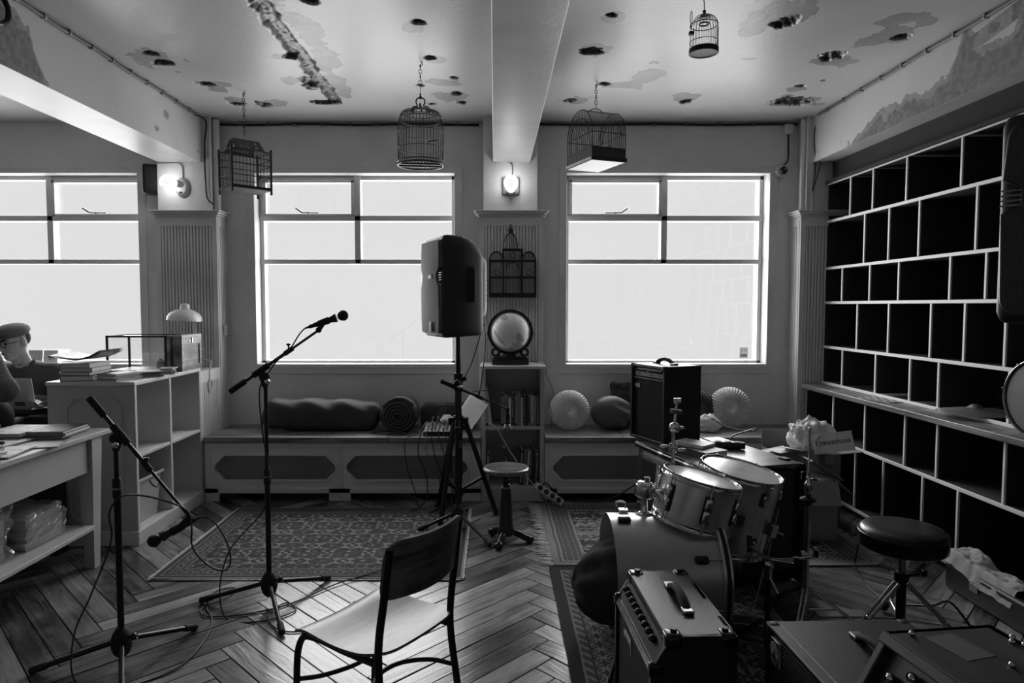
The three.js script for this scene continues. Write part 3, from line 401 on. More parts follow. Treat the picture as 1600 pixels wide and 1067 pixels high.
function loudspeaker(label, pos, turn) {                  // front towards +z, stands on its base
  const t = thing('loudspeaker', label, 'loudspeaker', pos, turn), w = 0.43, h = 0.685, d = 0.33;
  const shell = mat(36, { roughness: 0.5, bumpMap: rep(tGrain, 4), bumpScale: 0.0006 });
  obj('cabinet', softBox(w, h, d, 0.036, (x, y, z) => { const k = cl((d / 2 - z) / d), s = 1 - 0.42 * k * k, q = 1 - 0.2 * Math.pow(k, 3); return [x * s, (y + h * 0.5) * 1 * q + h * 0.02 * k, z]; }, 18), shell, t);
  const out = (a, b, c) => { const s = new THREE.Shape(); s.moveTo(-a + c, 0.03); s.quadraticCurveTo(0, 0.02, a - c, 0.03); s.quadraticCurveTo(a, 0.03, a, 0.03 + c); s.lineTo(a + 0.006, 0.36); s.lineTo(a - 0.045, 0.38); s.lineTo(a - 0.045, 0.44); s.lineTo(a + 0.003, 0.47); s.lineTo(a - 0.006, b - c); s.quadraticCurveTo(a - 0.01, b, a - c, b + 0.002); s.quadraticCurveTo(0, b + 0.014, -a + c, b + 0.002); s.quadraticCurveTo(-a + 0.01, b, -a + 0.006, b - c); s.lineTo(-a - 0.003, 0.47); s.lineTo(-a + 0.045, 0.44); s.lineTo(-a + 0.045, 0.38); s.lineTo(-a - 0.006, 0.36); s.lineTo(-a, 0.03 + c); s.quadraticCurveTo(-a, 0.03, -a + c, 0.03); return s; };
  const dome = (g, a) => { const p = g.attributes.position; for (let i = 0; i < p.count; i++) { const x = p.getX(i), y = p.getY(i) - h / 2; p.setZ(i, p.getZ(i) + a * (1 - (x / 0.22) ** 2) * (1 - (y / 0.36) ** 2)); } g.computeVertexNormals(); return g; };
  const grid = new THREE.PlaneGeometry(0.38, 0.62, 12, 20).translate(0, h / 2, 0.184);
  const gp = grid.attributes.position; for (let i = 0; i < gp.count; i++) { const x = gp.getX(i), y = gp.getY(i), n = 1 - 0.24 * Math.exp(-(((y - 0.41) / 0.045) ** 4)), e = Math.abs(y - h / 2) / 0.31; gp.setX(i, x * n * (1 - 0.06 * e ** 6)); }
  obj('grille', dome(grid, 0.016), mat(84, { map: rep(tPerf, 180), bumpMap: rep(tPerf, 180), bumpScale: 0.001, roughness: 0.7, side: THREE.DoubleSide }), t);
  const b = out(0.205, 0.655, 0.06), inn = out(0.19, 0.64, 0.055).getPoints(8); b.holes.push(new THREE.Path(inn));
  obj('bezel', E(b, 0.03, 0.006).translate(0, 0, 0.15), mat(66, { roughness: 0.45 }), t);
  for (const s of [-1, 1]) many('side_grip', [0, 1, 2, 3].map((i) => B(Math.min(s * 0.155, s * 0.213), Math.max(s * 0.155, s * 0.213), 0.384 + i * 0.016, 0.389 + i * 0.016, 0.172, 0.18)), M.steel, t);
  for (const s of [-1, 1]) obj('carry_handle', mv(ro(softBox(0.24, 0.05, 0.075, 0.02, null, 8), 0, 0, Math.PI / 2), s * 0.168, 0.36, -0.045), M.blackMatte, t);
  obj('rear_panel', [softBox(0.3, 0.54, 0.13, 0.04, (x, y, z) => [x * (1 - 0.4 * (0.065 - z) / 0.13), y * (1 - 0.3 * (0.065 - z) / 0.13) + 0.345, z - 0.145], 10)].concat([...Array(7)].map((_, i) => B(-0.09, 0.09, 0.25 + i * 0.035, 0.254 + i * 0.035, -0.222, -0.2))), mat(150, { roughness: 0.4 }), t);
  obj('port_slot', mv(softBox(0.03, 0.07, 0.02, 0.009, null, 4), 0.06, 0.075, 0.195), mat(215, { roughness: 0.4 }), t);
  const tl = canvasTex(256, 96, (c) => { c.fillStyle = '#444'; c.fillRect(0, 0, 256, 96); c.fillStyle = '#e8e8e8'; c.font = 'bold 78px sans-serif'; c.fillText('EON', 36, 76); });
  obj('lettering', new THREE.PlaneGeometry(0.075, 0.028).translate(0.045, 0.412, 0.2025), mat(255, { map: tl, roughness: 0.5 }), t, false);
  obj('eye_bolt', [Tor(0.014, 0.004).translate(0, 0.11, -0.19), C([0, 0.7, -0.05], [0, 0.684, -0.05], 0.014)], M.steel, t);
  return t;
}
function speakerStand(label, [x, z], feet, topY, hubY) {
  const t = thing('speaker_stand', label, 'speaker stand', [x, 0, z]);
  obj('pole', C([0, 0.1, 0], [0, topY, 0], 0.0185), M.standBlack, t); obj('pole', C([0, 0.06, 0], [0, topY - 0.32, 0], 0.024), M.standBlack, t);
  obj('collar', [C([0, topY - 0.36, 0], [0, topY - 0.29, 0], 0.034), S(0.016, 0.045, topY - 0.33, 0.01)], M.rubber, t);
  obj('hub', [C([0, hubY - 0.05, 0], [0, hubY + 0.03, 0], 0.036), B(-0.07, 0.07, hubY - 0.03, hubY + 0.02, -0.03, 0.03, 0.01)], M.rubber, t); obj('lower_collar', C([0, 0.16, 0], [0, 0.22, 0], 0.034), M.rubber, t);
  feet.forEach(([a, b]) => { const f = V(a - x, 0.02, b - z), u = f.clone().setY(0).normalize(), top = V(u.x * 0.05, hubY - 0.01, u.z * 0.05); const l = obj('leg', C(top, f, 0.0175, 0.0175), M.standBlack, t); obj('rubber_foot', [S(0.023, f.x, 0.023, f.z)], M.rubber, l); obj('brace', C(V(0, 0.19, 0), lerp(top, f, 0.6), 0.011), M.standBlack, t); });
  obj('pole_label', C([0, hubY - 0.2, 0], [0, hubY - 0.14, 0], 0.0245), M.steel, t);
  return t;
}
speakerStand('black tripod speaker stand beside the narrow bookcase', [-0.256, -4.65], [[0.01, -4.7], [-0.37, -4.47], [-0.42, -4.86]], 1.32, 0.7);
loudspeaker('black loudspeaker on a tripod stand in front of the window', [-0.275, 1.285, -4.65], -1.16);
speakerStand('black tripod speaker stand next to the drum stool', [1.95, -2.22], [[2.1, -2.0], [2.08, -2.42], [1.76, -2.1]], 1.46, 0.75);
loudspeaker('black loudspeaker with wide perforated grille beside the black shelving', [1.935, 1.44, -2.2], -0.72);
cable('cable hanging from the loudspeaker down the tripod', [[-0.08, 1.37, -4.73], [-0.1, 1.3, -4.73], [-0.17, 1.08, -4.7], [-0.23, 0.95, -4.68], [-0.23, 0.6, -4.62], [-0.24, 0.2, -4.62], [-0.3, 0.01, -4.58], [-0.45, 0.018, -4.5]], 0.004);
cable('second cable falling from the loudspeaker to the bench top', [[-0.075, 1.37, -4.73], [-0.065, 1.25, -4.75], [-0.09, 1.0, -4.8], [-0.13, 0.75, -4.9], [-0.16, 0.55, -5.05], [-0.18, 0.506, -5.2]], 0.004);
// chair of bent plywood on tube
{
  const t = thing('chair', 'plywood chair with curved backrest on dark bent steel tube legs', 'chair', [-0.4, 0, -2.2], -2.165);
  const ply = mat(128, { map: rep(tWood[3], 1.5, 2), roughness: 0.42 }), tube = mat(32, { roughness: 0.35, metalness: 0.3 });
  const sheet = (w, d, f, th, r) => {       // rounded sheet in xz, bent by f
    const s = new THREE.Shape(); const a = w / 2, b = d / 2; s.moveTo(-a + r, -b); s.lineTo(a - r, -b); s.quadraticCurveTo(a, -b, a, -b + r); s.lineTo(a, b - r * 0.5); s.quadraticCurveTo(a, b, a - r * 0.5, b); s.lineTo(-a + r * 0.5, b); s.quadraticCurveTo(-a, b, -a, b - r * 0.5); s.lineTo(-a, -b + r); s.quadraticCurveTo(-a, -b, -a + r, -b);
    const pts = s.getSpacedPoints(72), N = 9, pos = [], idx = [];
    for (const top of [1, 0]) { const base = pos.length / 3; for (let k = 0; k <= N; k++) for (const q of pts) { const x = q.x * k / N, z = q.y * k / N; pos.push(x, f(x, z) + (top ? th / 2 : -th / 2), z); } const n = pts.length; for (let k = 0; k < N; k++) for (let i = 0; i + 1 < n; i++) { const A = base + k * n + i, Bq = A + 1, Cq = A + n, D = Cq + 1; top ? idx.push(A, Bq, Cq, Bq, D, Cq) : idx.push(A, Cq, Bq, Bq, Cq, D); } }
    const n = pts.length, o0 = N * n, o1 = (N + 1) * n + N * n; for (let i = 0; i + 1 < n; i++) idx.push(o0 + i, o0 + i + 1, o1 + i, o0 + i + 1, o1 + i + 1, o1 + i);
    const g = new THREE.BufferGeometry(); g.setAttribute('position', new THREE.Float32BufferAttribute(pos, 3)); g.setIndex(idx); const q = g.toNonIndexed(); q.computeVertexNormals(); return smoothN(q, 40);
  };
  const seat = sheet(0.4, 0.4, (x, z) => 0.44 - 0.035 * ss(0.1, 0.22, z) * ss(0.1, 0.22, z) - 0.018 * Math.exp(-((z + 0.02) ** 2) / 0.02) + 0.012 * (x / 0.2) ** 2 + 0.006 * ss(-0.1, -0.2, z), 0.01, 0.09);
  const seatO = obj('seat', seat, ply, t); many('rivet', [[-0.15, 0.13], [0.15, 0.13], [-0.13, -0.13], [0.13, -0.13]].map(([x, z]) => S(0.009, x, 0.438 + 0.012 * (x / 0.2) ** 2 - 0.006, z, 1, 0.45, 1)), M.steel, seatO);
  let bk = sheet(0.37, 0.19, (x) => -0.045 * (1 - (x / 0.19) ** 2) * 1, 0.01, 0.07); bk = ro(bk, Math.PI / 2 - 0.14, 0, 0).translate(0, 0.715, -0.205);
  obj('backrest', bk, mat(120, { map: rep(tWood[3], 1.5, 2), roughness: 0.32 }), t);
  for (const s of [-1, 1]) {
    obj('leg', T([[s * 0.19, 0.012, 0.205], [s * 0.185, 0.2, 0.19], [s * 0.182, 0.37, 0.178], [s * 0.178, 0.412, 0.155], [s * 0.172, 0.418, 0.1], [s * 0.165, 0.408, -0.02], [s * 0.168, 0.41, -0.17]], 0.0115, 50, 9), tube, t);
    obj('leg', T([[s * 0.19, 0.012, -0.235], [s * 0.182, 0.22, -0.2], [s * 0.176, 0.41, -0.178], [s * 0.176, 0.5, -0.182], [s * 0.173, 0.62, -0.2], [s * 0.17, 0.78, -0.222]], 0.0125, 50, 9), tube, t);
    many('foot_cap', [S(0.015, s * 0.19, 0.014, 0.205, 1, 0.9, 1), S(0.015, s * 0.19, 0.014, -0.235, 1, 0.9, 1)], M.rubber, t);
  }
  obj('stretcher', [T([[-0.184, 0.26, -0.195], [-0.14, 0.275, -0.12], [-0.05, 0.28, -0.05], [0.05, 0.28, -0.05], [0.14, 0.275, -0.12], [0.184, 0.26, -0.195]], 0.008, 30, 7), T([[-0.186, 0.26, 0.19], [-0.13, 0.27, 0.12], [0, 0.275, 0.07], [0.13, 0.27, 0.12], [0.186, 0.26, 0.19]], 0.008, 30, 7)], tube, t);
}
function smoothN(g, deg) {      // soft normals below an angle
  const p = g.attributes.position, n = g.attributes.normal, m = new Map(), c = Math.cos(deg * Math.PI / 180), out = new Float32Array(n.count * 3);
  const key = (i) => Math.round(p.getX(i) * 2e4) + ',' + Math.round(p.getY(i) * 2e4) + ',' + Math.round(p.getZ(i) * 2e4);
  for (let i = 0; i < p.count; i++) { const k = key(i); if (!m.has(k)) m.set(k, []); m.get(k).push(i); }
  for (const l of m.values()) for (const i of l) { const a = V(n.getX(i), n.getY(i), n.getZ(i)), s = V(0, 0, 0); for (const j of l) { const b = V(n.getX(j), n.getY(j), n.getZ(j)); if (a.dot(b) > c) s.add(b); } s.normalize(); out.set([s.x, s.y, s.z], i * 3); }
  g.setAttribute('normal', new THREE.BufferAttribute(out, 3)); return g;
}
// piano stool
{
  const t = thing('piano_stool', 'round wooden piano stool on a turned post with iron feet', 'stool', [0.072, 0, -4.17]);
  obj('seat', Lth([[0, 0.452], [0.13, 0.452], [0.146, 0.46], [0.149, 0.47], [0.142, 0.48], [0.12, 0.483], [0, 0.481]], 40), mat(140, { map: rep(tWood[0], 2, 2), roughness: 0.28 }), t);
  obj('under_plate', Lth([[0, 0.452], [0.1, 0.452], [0.085, 0.438], [0.02, 0.435], [0.014, 0.36]]), M.blackGloss, t);
  obj('screw', Lth([[0.012, 0.3], [0.015, 0.305], [0.012, 0.31], [0.015, 0.315], [0.012, 0.43]], 12), M.steel, t);
  obj('post', Lth([[0.001, 0.05], [0.055, 0.05], [0.056, 0.07], [0.05, 0.085], [0.044, 0.1], [0.04, 0.2], [0.034, 0.29], [0.028, 0.36], [0.026, 0.372], [0.001, 0.372]]), mat(45, { roughness: 0.3, map: rep(tWood[2], 2) }), t);
  obj('metal_ring', Lth([[0.027, 0.345], [0.031, 0.348], [0.031, 0.354], [0.027, 0.357]]), M.steel, t);
  for (const a of [0.15, 1.9, 4.1]) { const x = Math.cos(a), z = Math.sin(a); const f = obj('foot', T([[x * 0.03, 0.065, z * 0.03], [x * 0.08, 0.055, z * 0.08], [x * 0.12, 0.035, z * 0.12], [x * 0.15, 0.026, z * 0.15]], 0.022, 16, 8), mat(30, { roughness: 0.3, metalness: 0.5 }), t); obj('toe', S(0.028, x * 0.15, 0.024, z * 0.15, 1.1, 0.85, 1.1), mat(34, { roughness: 0.25, metalness: 0.5 }), f); }
}
// drum stool
{
  const t = thing('drum_stool', 'round black padded drum stool on a metal tripod', 'stool', [1.84, 0, -2.95]);
  const vinyl = mat(22, { roughness: 0.28, bumpMap: rep(tTolex, 3), bumpScale: 0.0005 });
  obj('seat', Lth([[0.001, 0.41], [0.165, 0.41], [0.178, 0.42], [0.18, 0.475], [0.176, 0.49], [0.16, 0.505], [0.11, 0.514], [0.001, 0.516]], 48), vinyl, t); obj('piping', Tor(0.179, 0.004, 48).rotateX(Math.PI / 2).translate(0, 0.478, 0), M.blackGloss, t);
  obj('post', [C([0, 0.05, 0], [0, 0.41, 0], 0.016)], M.steel, t); obj('post', C([0, 0.04, 0], [0, 0.27, 0], 0.021), M.standBlack, t);
  obj('collar', [C([0, 0.26, 0], [0, 0.3, 0], 0.03), C([0.02, 0.29, 0.02], [0.09, 0.3, 0.02], 0.007), B(0.08, 0.1, 0.285, 0.315, 0.01, 0.03, 0.005)], M.standBlack, t);
  for (const a of [0.7, 2.9, 5.0]) { const x = Math.cos(a), z = Math.sin(a), o = V(-z * 0.012, 0, x * 0.012), top = V(x * 0.025, 0.25, z * 0.025), f = V(x * 0.27, 0.02, z * 0.27), mid = lerp(top, f, 0.62); const l = obj('leg', [C(top.clone().add(o), f.clone().add(o), 0.007), C(top.clone().sub(o), f.clone().sub(o), 0.007)], M.steel, t); obj('rubber_foot', C(lerp(top, f, 0.9), f, 0.022, 0.022), M.rubber, l); obj('brace', [C(V(0, 0.08, 0), mid, 0.007), S(0.012, mid.x, mid.y, mid.z)], M.chrome, t); }
}

cable('black cable coil hanging at the top of the beam', [...Array(30)].map((_, i) => [-2.33 - 0.004 * (i % 3), 2.9 + 0.075 * Math.sin(i * 0.8), -3.19 + 0.085 * Math.cos(i * 0.8)]), 0.011, M.blackGloss, 160);
// ---------- drum kit ----------
const drumMat = mat(205, { roughness: 0.27, metalness: 0.85, bumpMap: rep(tGrain, 2), bumpScale: 0.0002 });
M.head = mat(240, { roughness: 0.17, map: rep(tMottle, 2) });
const lugGeo = () => [softBox(0.03, 0.055, 0.022, 0.0105, null, 5)];
function drum(name, label, top, up, R, H, lugs, tw) {       // top: middle of the upper head
  const t = thing(name, label, 'drum', top); t.quaternion.setFromUnitVectors(V(0, 1, 0), V(...up).normalize());
  obj('shell', [new THREE.CylinderGeometry(R, R, H - 0.03, 48, 1, true).translate(0, -H / 2, 0)], drumMat, t);
  obj('drum_head', Lth([[0.001, -0.006], [R - 0.012, -0.006], [R - 0.003, -0.012], [R + 0.001, -0.02]], 48), M.head, t); obj('drum_head', Lth([[R, -H + 0.02], [R - 0.003, -H + 0.012], [R - 0.012, -H + 0.008], [0.001, -H + 0.008]], 48), M.head, t);
  for (const y of [0, -H + 0.026]) obj('hoop', Lth([[R + 0.001, y - 0.026], [R + 0.012, y - 0.026], [R + 0.012, y - 0.021], [R + 0.004, y - 0.019], [R + 0.004, y - 0.003], [R + 0.009, y], [R + 0.001, y + 0.001], [R + 0.001, y - 0.026]], 56), M.chrome, t);
  for (let i = 0; i < lugs; i++) { const a = i * Math.PI * 2 / lugs + tw; for (const k of [0, 1]) { const y = k ? -H + 0.085 : -0.085, q = (g) => ro(g, 0, -a + Math.PI / 2, 0).translate(Math.cos(a) * (R + 0.008), y, Math.sin(a) * (R + 0.008)); const l = obj('lug', merge(lugGeo()).applyMatrix4(new THREE.Matrix4().makeRotationY(-a + Math.PI / 2)).translate(Math.cos(a) * (R + 0.01), y, Math.sin(a) * (R + 0.01)), M.chrome, t); obj('tension_rod', C([Math.cos(a) * (R + 0.012), y, Math.sin(a) * (R + 0.012)], [Math.cos(a) * (R + 0.012), k ? -H - 0.004 : 0.004, Math.sin(a) * (R + 0.012)], 0.0035, 0.0035, 8), M.chrome, l); obj('gasket', softBox(0.04, 0.068, 0.008, 0.0035, null, 5).applyMatrix4(new THREE.Matrix4().makeRotationY(-a + Math.PI / 2)).translate(Math.cos(a) * (R + 0.001), y, Math.sin(a) * (R + 0.001)), M.black, l); } }
  return t;
}
drum('tom_drum', 'silver rack tom mounted on the bass drum, tilted', [0.947, 0.727, -3.0], [0.235, 0.97, 0.012], 0.168, 0.225, 6, 0.55);
const ft = drum('floor_tom', 'larger silver floor tom with tape patch behind the rack tom', [1.24, 0.685, -3.3], [0.19, 0.972, 0.09], 0.192, 0.4, 6, 0.2);
{
  const patch = new THREE.CylinderGeometry(0.1935, 0.1935, 0.05, 8, 1, true, -0.35, 0.3).rotateZ(0.0).translate(0, -0.2, 0); obj('tape_patch', patch, mat(60, { roughness: 0.7, side: THREE.DoubleSide }), ft);
  for (const a of [0.75, 2.9, 4.9]) { const x = Math.cos(a) * 0.215, z = Math.sin(a) * 0.215; const b = obj('leg_bracket', [B(x - 0.02, x + 0.02, -0.27, -0.2, z - 0.02, z + 0.02, 0.008), C([x, -0.235, z], [x + Math.cos(a) * 0.05, -0.235, z + Math.sin(a) * 0.05], 0.006)], M.chrome, ft); obj('leg', [C([x, -0.12, z], [x * 1.06, -0.6, z * 1.06], 0.005), C([x * 1.06, -0.6, z * 1.06], [x * 1.06, -0.64, z * 1.06], 0.01)], M.chrome, b); }
}
{
  const R = 0.258, x0 = 0.52, x1 = 0.985, t = thing('bass_drum', 'silver bass drum lying on its side with dark cloth stuffed inside', 'drum', [0, 0, -3.0]);
  const ring_ = (pr, seg = 64) => ro(Lth(pr, seg), 0, 0, -Math.PI / 2);
  obj('shell', ring_([[R, x0], [R, x1]]).translate(0, 0.287, 0), mat(200, { roughness: 0.3, metalness: 0.6, side: THREE.DoubleSide }), t);
  obj('shell_inside', ring_([[R - 0.006, x1 - 0.01], [R - 0.006, x0], [R, x0 - 0.001]]).translate(0, 0.287, 0), mat(200, { roughness: 0.6, side: THREE.DoubleSide }), t);
  obj('drum_head', ring_([[0.001, x1 + 0.004], [R - 0.004, x1 + 0.004], [R + 0.002, x1 - 0.004]]).translate(0, 0.287, 0), mat(60, { roughness: 0.5 }), t);
  obj('hoop', ring_([[R + 0.002, x1 - 0.024], [R + 0.024, x1 - 0.024], [R + 0.026, x1 - 0.02], [R + 0.026, x1 + 0.014], [R + 0.022, x1 + 0.018], [R + 0.002, x1 + 0.018]]).translate(0, 0.287, 0), drumMat, t);
  obj('hoop_inlay', ring_([[R + 0.0262, x1 - 0.012], [R + 0.0268, x1 - 0.01], [R + 0.0268, x1 + 0.004], [R + 0.0262, x1 + 0.006]]).translate(0, 0.287, 0), M.black, t);
  for (let i = 0; i < 8; i++) { const a = i * Math.PI / 4 + 0.25, c = Math.cos(a), s = Math.sin(a), p = (x, r) => [x, 0.287 + c * r, s * r]; const l = obj('lug', orient(softBox(0.06, 0.024, 0.036, 0.0115, null, 5), V(0, 1, 0), V(0, c, s)).translate(x0 + 0.06 + (i % 2 ? 0.3 : 0), 0.287 + c * (R + 0.008), s * (R + 0.008)), M.blackGloss, t); obj('claw_rod', C(p(x1 - 0.1, R + 0.012), p(x1 + 0.03, R + 0.02), 0.004), M.chrome, l); }
  const fl = obj('tom_mount', [Lth([[0.045, 0], [0.045, 0.006], [0.03, 0.014], [0.016, 0.02], [0.016, 0.085], [0.02, 0.09]]).translate(0.688, 0.54, -0.02)], M.chrome, t);
  obj('mount_block', ro(Lth([[0.001, -0.02], [0.042, -0.02], [0.046, -0.014], [0.046, 0.03], [0.042, 0.036], [0.03, 0.05], [0.001, 0.052]]), 0, 0, -0.15).translate(0.688, 0.645, -0.02), M.chrome, fl);
  many('wing_bolt', [C([0.7, 0.69, -0.02], [0.7, 0.715, -0.02], 0.014), C([0.73, 0.66, 0.02], [0.76, 0.64, 0.06], 0.008), B(0.725, 0.76, 0.555, 0.575, -0.03, 0.03, 0.006)], M.chrome, fl);
  obj('mount_arm', [C([0.7, 0.65, 0.0], [0.775, 0.62, 0.02], 0.011), C([0.74, 0.62, -0.03], [0.758, 0.77, -0.05], 0.008), S(0.022, 0.742, 0.64, -0.02)], M.chrome, fl);
  many('spur', [C([0.56, 0.16, 0.24], [0.46, 0.012, 0.42], 0.009), C([0.46, 0.012, 0.42], [0.45, 0.0, 0.44], 0.014), C([0.56, 0.16, -0.24], [0.46, 0.012, -0.42], 0.009)], M.standBlack, t);
  many('latch', [B(0.575, 0.62, 0.545, 0.558, -0.07, -0.03, 0.004), T([[0.575, 0.552, -0.1], [0.575, 0.575, -0.1], [0.615, 0.575, -0.1], [0.615, 0.552, -0.1]], 0.004, 16)], M.chrome, t);
  const blob = new THREE.SphereGeometry(1, 48, 32), p = blob.attributes.position;
  for (let i = 0; i < p.count; i++) { const x = p.getX(i), y = p.getY(i), z = p.getZ(i), w = 1 + 0.16 * (fbm(x * 2 + 5, y * 2 + z * 1.5, 3) - 0.5) + 0.05 * Math.sin(7 * Math.atan2(y, z) + 3 * x); p.setXYZ(i, 0.6 + x * 0.235 * w, 0.235 + y * 0.195 * w - 0.05 * Math.max(0, -x) * 0.6, z * 0.2 * w); }
  blob.computeVertexNormals(); tag(obj('cloth_bundle', blob.translate(0, 0, -3.0), mat(40, { roughness: 0.95, bumpMap: rep(tFabric, 6), bumpScale: 0.001 })), 'dark cloth bundle bulging out of the open bass drum', 'cloth');
}
{ // kick pedal
  const t = thing('kick_pedal', 'kick drum pedal with grey felt beater at the bass drum', 'pedal', [1.06, 0, -2.98]);
  obj('footboard', ro(B(-0.02, 0.26, 0, 0.012, -0.045, 0.045, 0.004), 0, 0, -0.12).translate(0.02, 0.06, 0), M.steel, t); obj('base_plate', B(-0.06, 0.29, 0, 0.01, -0.05, 0.05, 0.003), M.black, t);
  obj('frame_post', [C([0, 0, -0.05], [0, 0.2, -0.05], 0.009), C([0, 0, 0.05], [0, 0.2, 0.05], 0.009), C([0, 0.19, -0.05], [0, 0.19, 0.05], 0.008)], M.chrome, t);
  obj('beater', [C([0, 0.19, 0], [0.03, 0.3, 0], 0.004), ro(Lth([[0.001, -0.03], [0.02, -0.03], [0.025, -0.02], [0.025, 0.02], [0.02, 0.03], [0.001, 0.03]]), 0, 0, 1.2).translate(0.035, 0.32, 0)], mat(90, { roughness: 0.9 }), t);
}
function tripod(t, legs, hub, spread, r, m) { legs.forEach((a) => { const x = Math.cos(a), z = Math.sin(a), o = V(-z * 0.009, 0, x * 0.009), top = V(x * 0.018, hub, z * 0.018), f = V(x * spread, 0.014, z * spread); const l = obj('leg', [C(top.clone().add(o), f.clone().add(o), r), C(top.clone().sub(o), f.clone().sub(o), r)], m, t); obj('rubber_foot', C(lerp(top, f, 0.9), f, 0.014, 0.014), M.rubber, l); obj('brace', C(V(0, hub * 0.35, 0), lerp(top, f, 0.55), r * 0.8), m, t); }); }
{ // hi-hat stand
  const t = thing('hi_hat_stand', 'chrome hi-hat stand with bare rod beside the cardboard boxes', 'cymbal stand', [1.48, 0, -3.1]);
  obj('tube', C([0, 0.03, 0], [0, 0.6, 0], 0.0135), M.chrome, t); obj('rod', [C([0, 0.6, 0], [0, 0.925, 0], 0.0042), S(0.006, 0, 0.925, 0)], M.chrome, t);
  obj('cymbal_seat', Lth([[0.013, 0.56], [0.02, 0.575], [0.036, 0.582], [0.036, 0.592], [0.014, 0.6], [0.014, 0.612]]), M.rubber, t); obj('clutch', Lth([[0.006, 0.62], [0.018, 0.625], [0.018, 0.665], [0.012, 0.675], [0.01, 0.69], [0.006, 0.7]]), M.chrome, t); obj('wing_nut', [B(-0.035, -0.012, 0.68, 0.72, -0.006, 0.006, 0.004), B(0.01, 0.034, 0.68, 0.69, -0.02, 0.02, 0.003)], M.blackGloss, t);
  obj('clamp', [C([-0.03, 0.325, 0], [0.03, 0.325, 0], 0.017), C([0.03, 0.325, 0], [0.1, 0.32, 0], 0.005), C([0.1, 0.3, 0], [0.1, 0.35, 0], 0.004), B(0.028, 0.05, 0.32, 0.36, -0.006, 0.006, 0.004)], M.chrome, t);
  tripod(t, [0.4, 2.15, 4.6], 0.16, 0.24, 0.006, M.chrome); obj('footboard', ro(B(0, 0.24, 0, 0.01, -0.04, 0.04, 0.003), 0, 0, 0.0).translate(0.05, 0.03, 0), M.steel, t);
}
{ // snare stand
  const t = thing('snare_stand', 'empty chrome snare stand with open basket arms', 'drum stand', [1.165, 0, -2.78]);
  obj('tube', [C([0, 0.03, 0], [0, 0.36, 0], 0.011), C([0, 0.2, 0], [0, 0.24, 0], 0.018)], M.standBlack, t); obj('tilter', [C([0, 0.34, 0], [0, 0.43, 0], 0.016), S(0.024, 0, 0.4, 0), C([0, 0.36, 0], [0.02, 0.3, 0.06], 0.006)], M.chrome, t);
  const arm = (p) => { const a = obj('basket_arm', T(p.slice(0, 3), 0.0075, 16), M.chrome, t); obj('arm_tip', C(p[2], p[3], 0.011), M.rubber, a); };
  arm([[0, 0.42, 0], [-0.05, 0.46, 0.01], [-0.09, 0.49, 0.015], [-0.088, 0.535, 0.015]]); arm([[0, 0.42, 0], [0.11, 0.415, -0.02], [0.22, 0.418, -0.04], [0.222, 0.45, -0.04]]); arm([[0, 0.42, 0], [0.03, 0.44, 0.08], [0.05, 0.46, 0.15], [0.05, 0.49, 0.15]]);
  tripod(t, [1.57, 3.3, 6.0], 0.16, 0.21, 0.006, M.standBlack);
}
{ // cymbal stand without cymbal
  const t = thing('cymbal_stand', 'chrome cymbal stand with tilter rising behind the rack tom', 'cymbal stand', [0.925, 0, -3.42]);
  obj('tube', [C([0, 0.03, 0], [0, 0.6, 0], 0.0125), C([0, 0.6, 0], [0, 0.85, 0], 0.009)], M.chrome, t); obj('clamp', [C([-0.02, 0.77, 0], [0.02, 0.77, 0], 0.02), S(0.018, -0.045, 0.772, 0, 1.4, 0.6, 0.6), S(0.018, 0.045, 0.755, 0.01, 1.4, 0.6, 0.6), C([0, 0.74, 0], [0, 0.79, 0], 0.018)], M.chrome, t);
  obj('tilter', [Lth([[0.001, -0.014], [0.026, -0.014], [0.028, -0.006], [0.028, 0.006], [0.026, 0.014], [0.001, 0.014]]).rotateX(Math.PI / 2).translate(0.004, 0.872, 0.008), C([0.004, 0.872, 0], [0.012, 0.95, 0], 0.0075), S(0.013, 0.04, 0.87, 0, 1.5, 0.7, 0.7)], M.chrome, t);
  obj('felt_seat', C([0.012, 0.945, 0], [0.014, 0.965, 0], 0.03), mat(80, { roughness: 0.9 }), t); obj('wing_nut', [C([0.013, 0.965, 0], [0.02, 1.02, 0], 0.006), B(0.0, 0.04, 1.0, 1.025, -0.008, 0.008, 0.005), S(0.013, 0.014, 1.0, 0)], M.chrome, t);
  tripod(t, [0.8, 3.3, 4.6], 0.22, 0.25, 0.006, M.chrome);
}
// drum standing on edge on the counter
{ const d = drum('snare_drum', 'shallow drum with worn head standing on edge on the counter', [2.522, 1.064, -3.08], [-1, 0, 0.08], 0.18, 0.13, 8, 0.1); d.children.find((c) => c.name === 'drum_head').material = mat(120, { roughness: 0.5, map: rep(tMottle, 1) }); }
tag(obj('cymbal', Lth([[0.006, 0.046], [0.02, 0.044], [0.034, 0.032], [0.045, 0.024], [0.12, 0.012], [0.19, 0.0], [0.19, -0.0015], [0.12, 0.0105], [0.045, 0.0225], [0.006, 0.044]], 64).translate(2.74, 0.895, -3.77), mat(225, { metalness: 0.9, roughness: 0.36, side: THREE.DoubleSide })), 'bronze cymbal lying flat on the counter', 'cymbal');
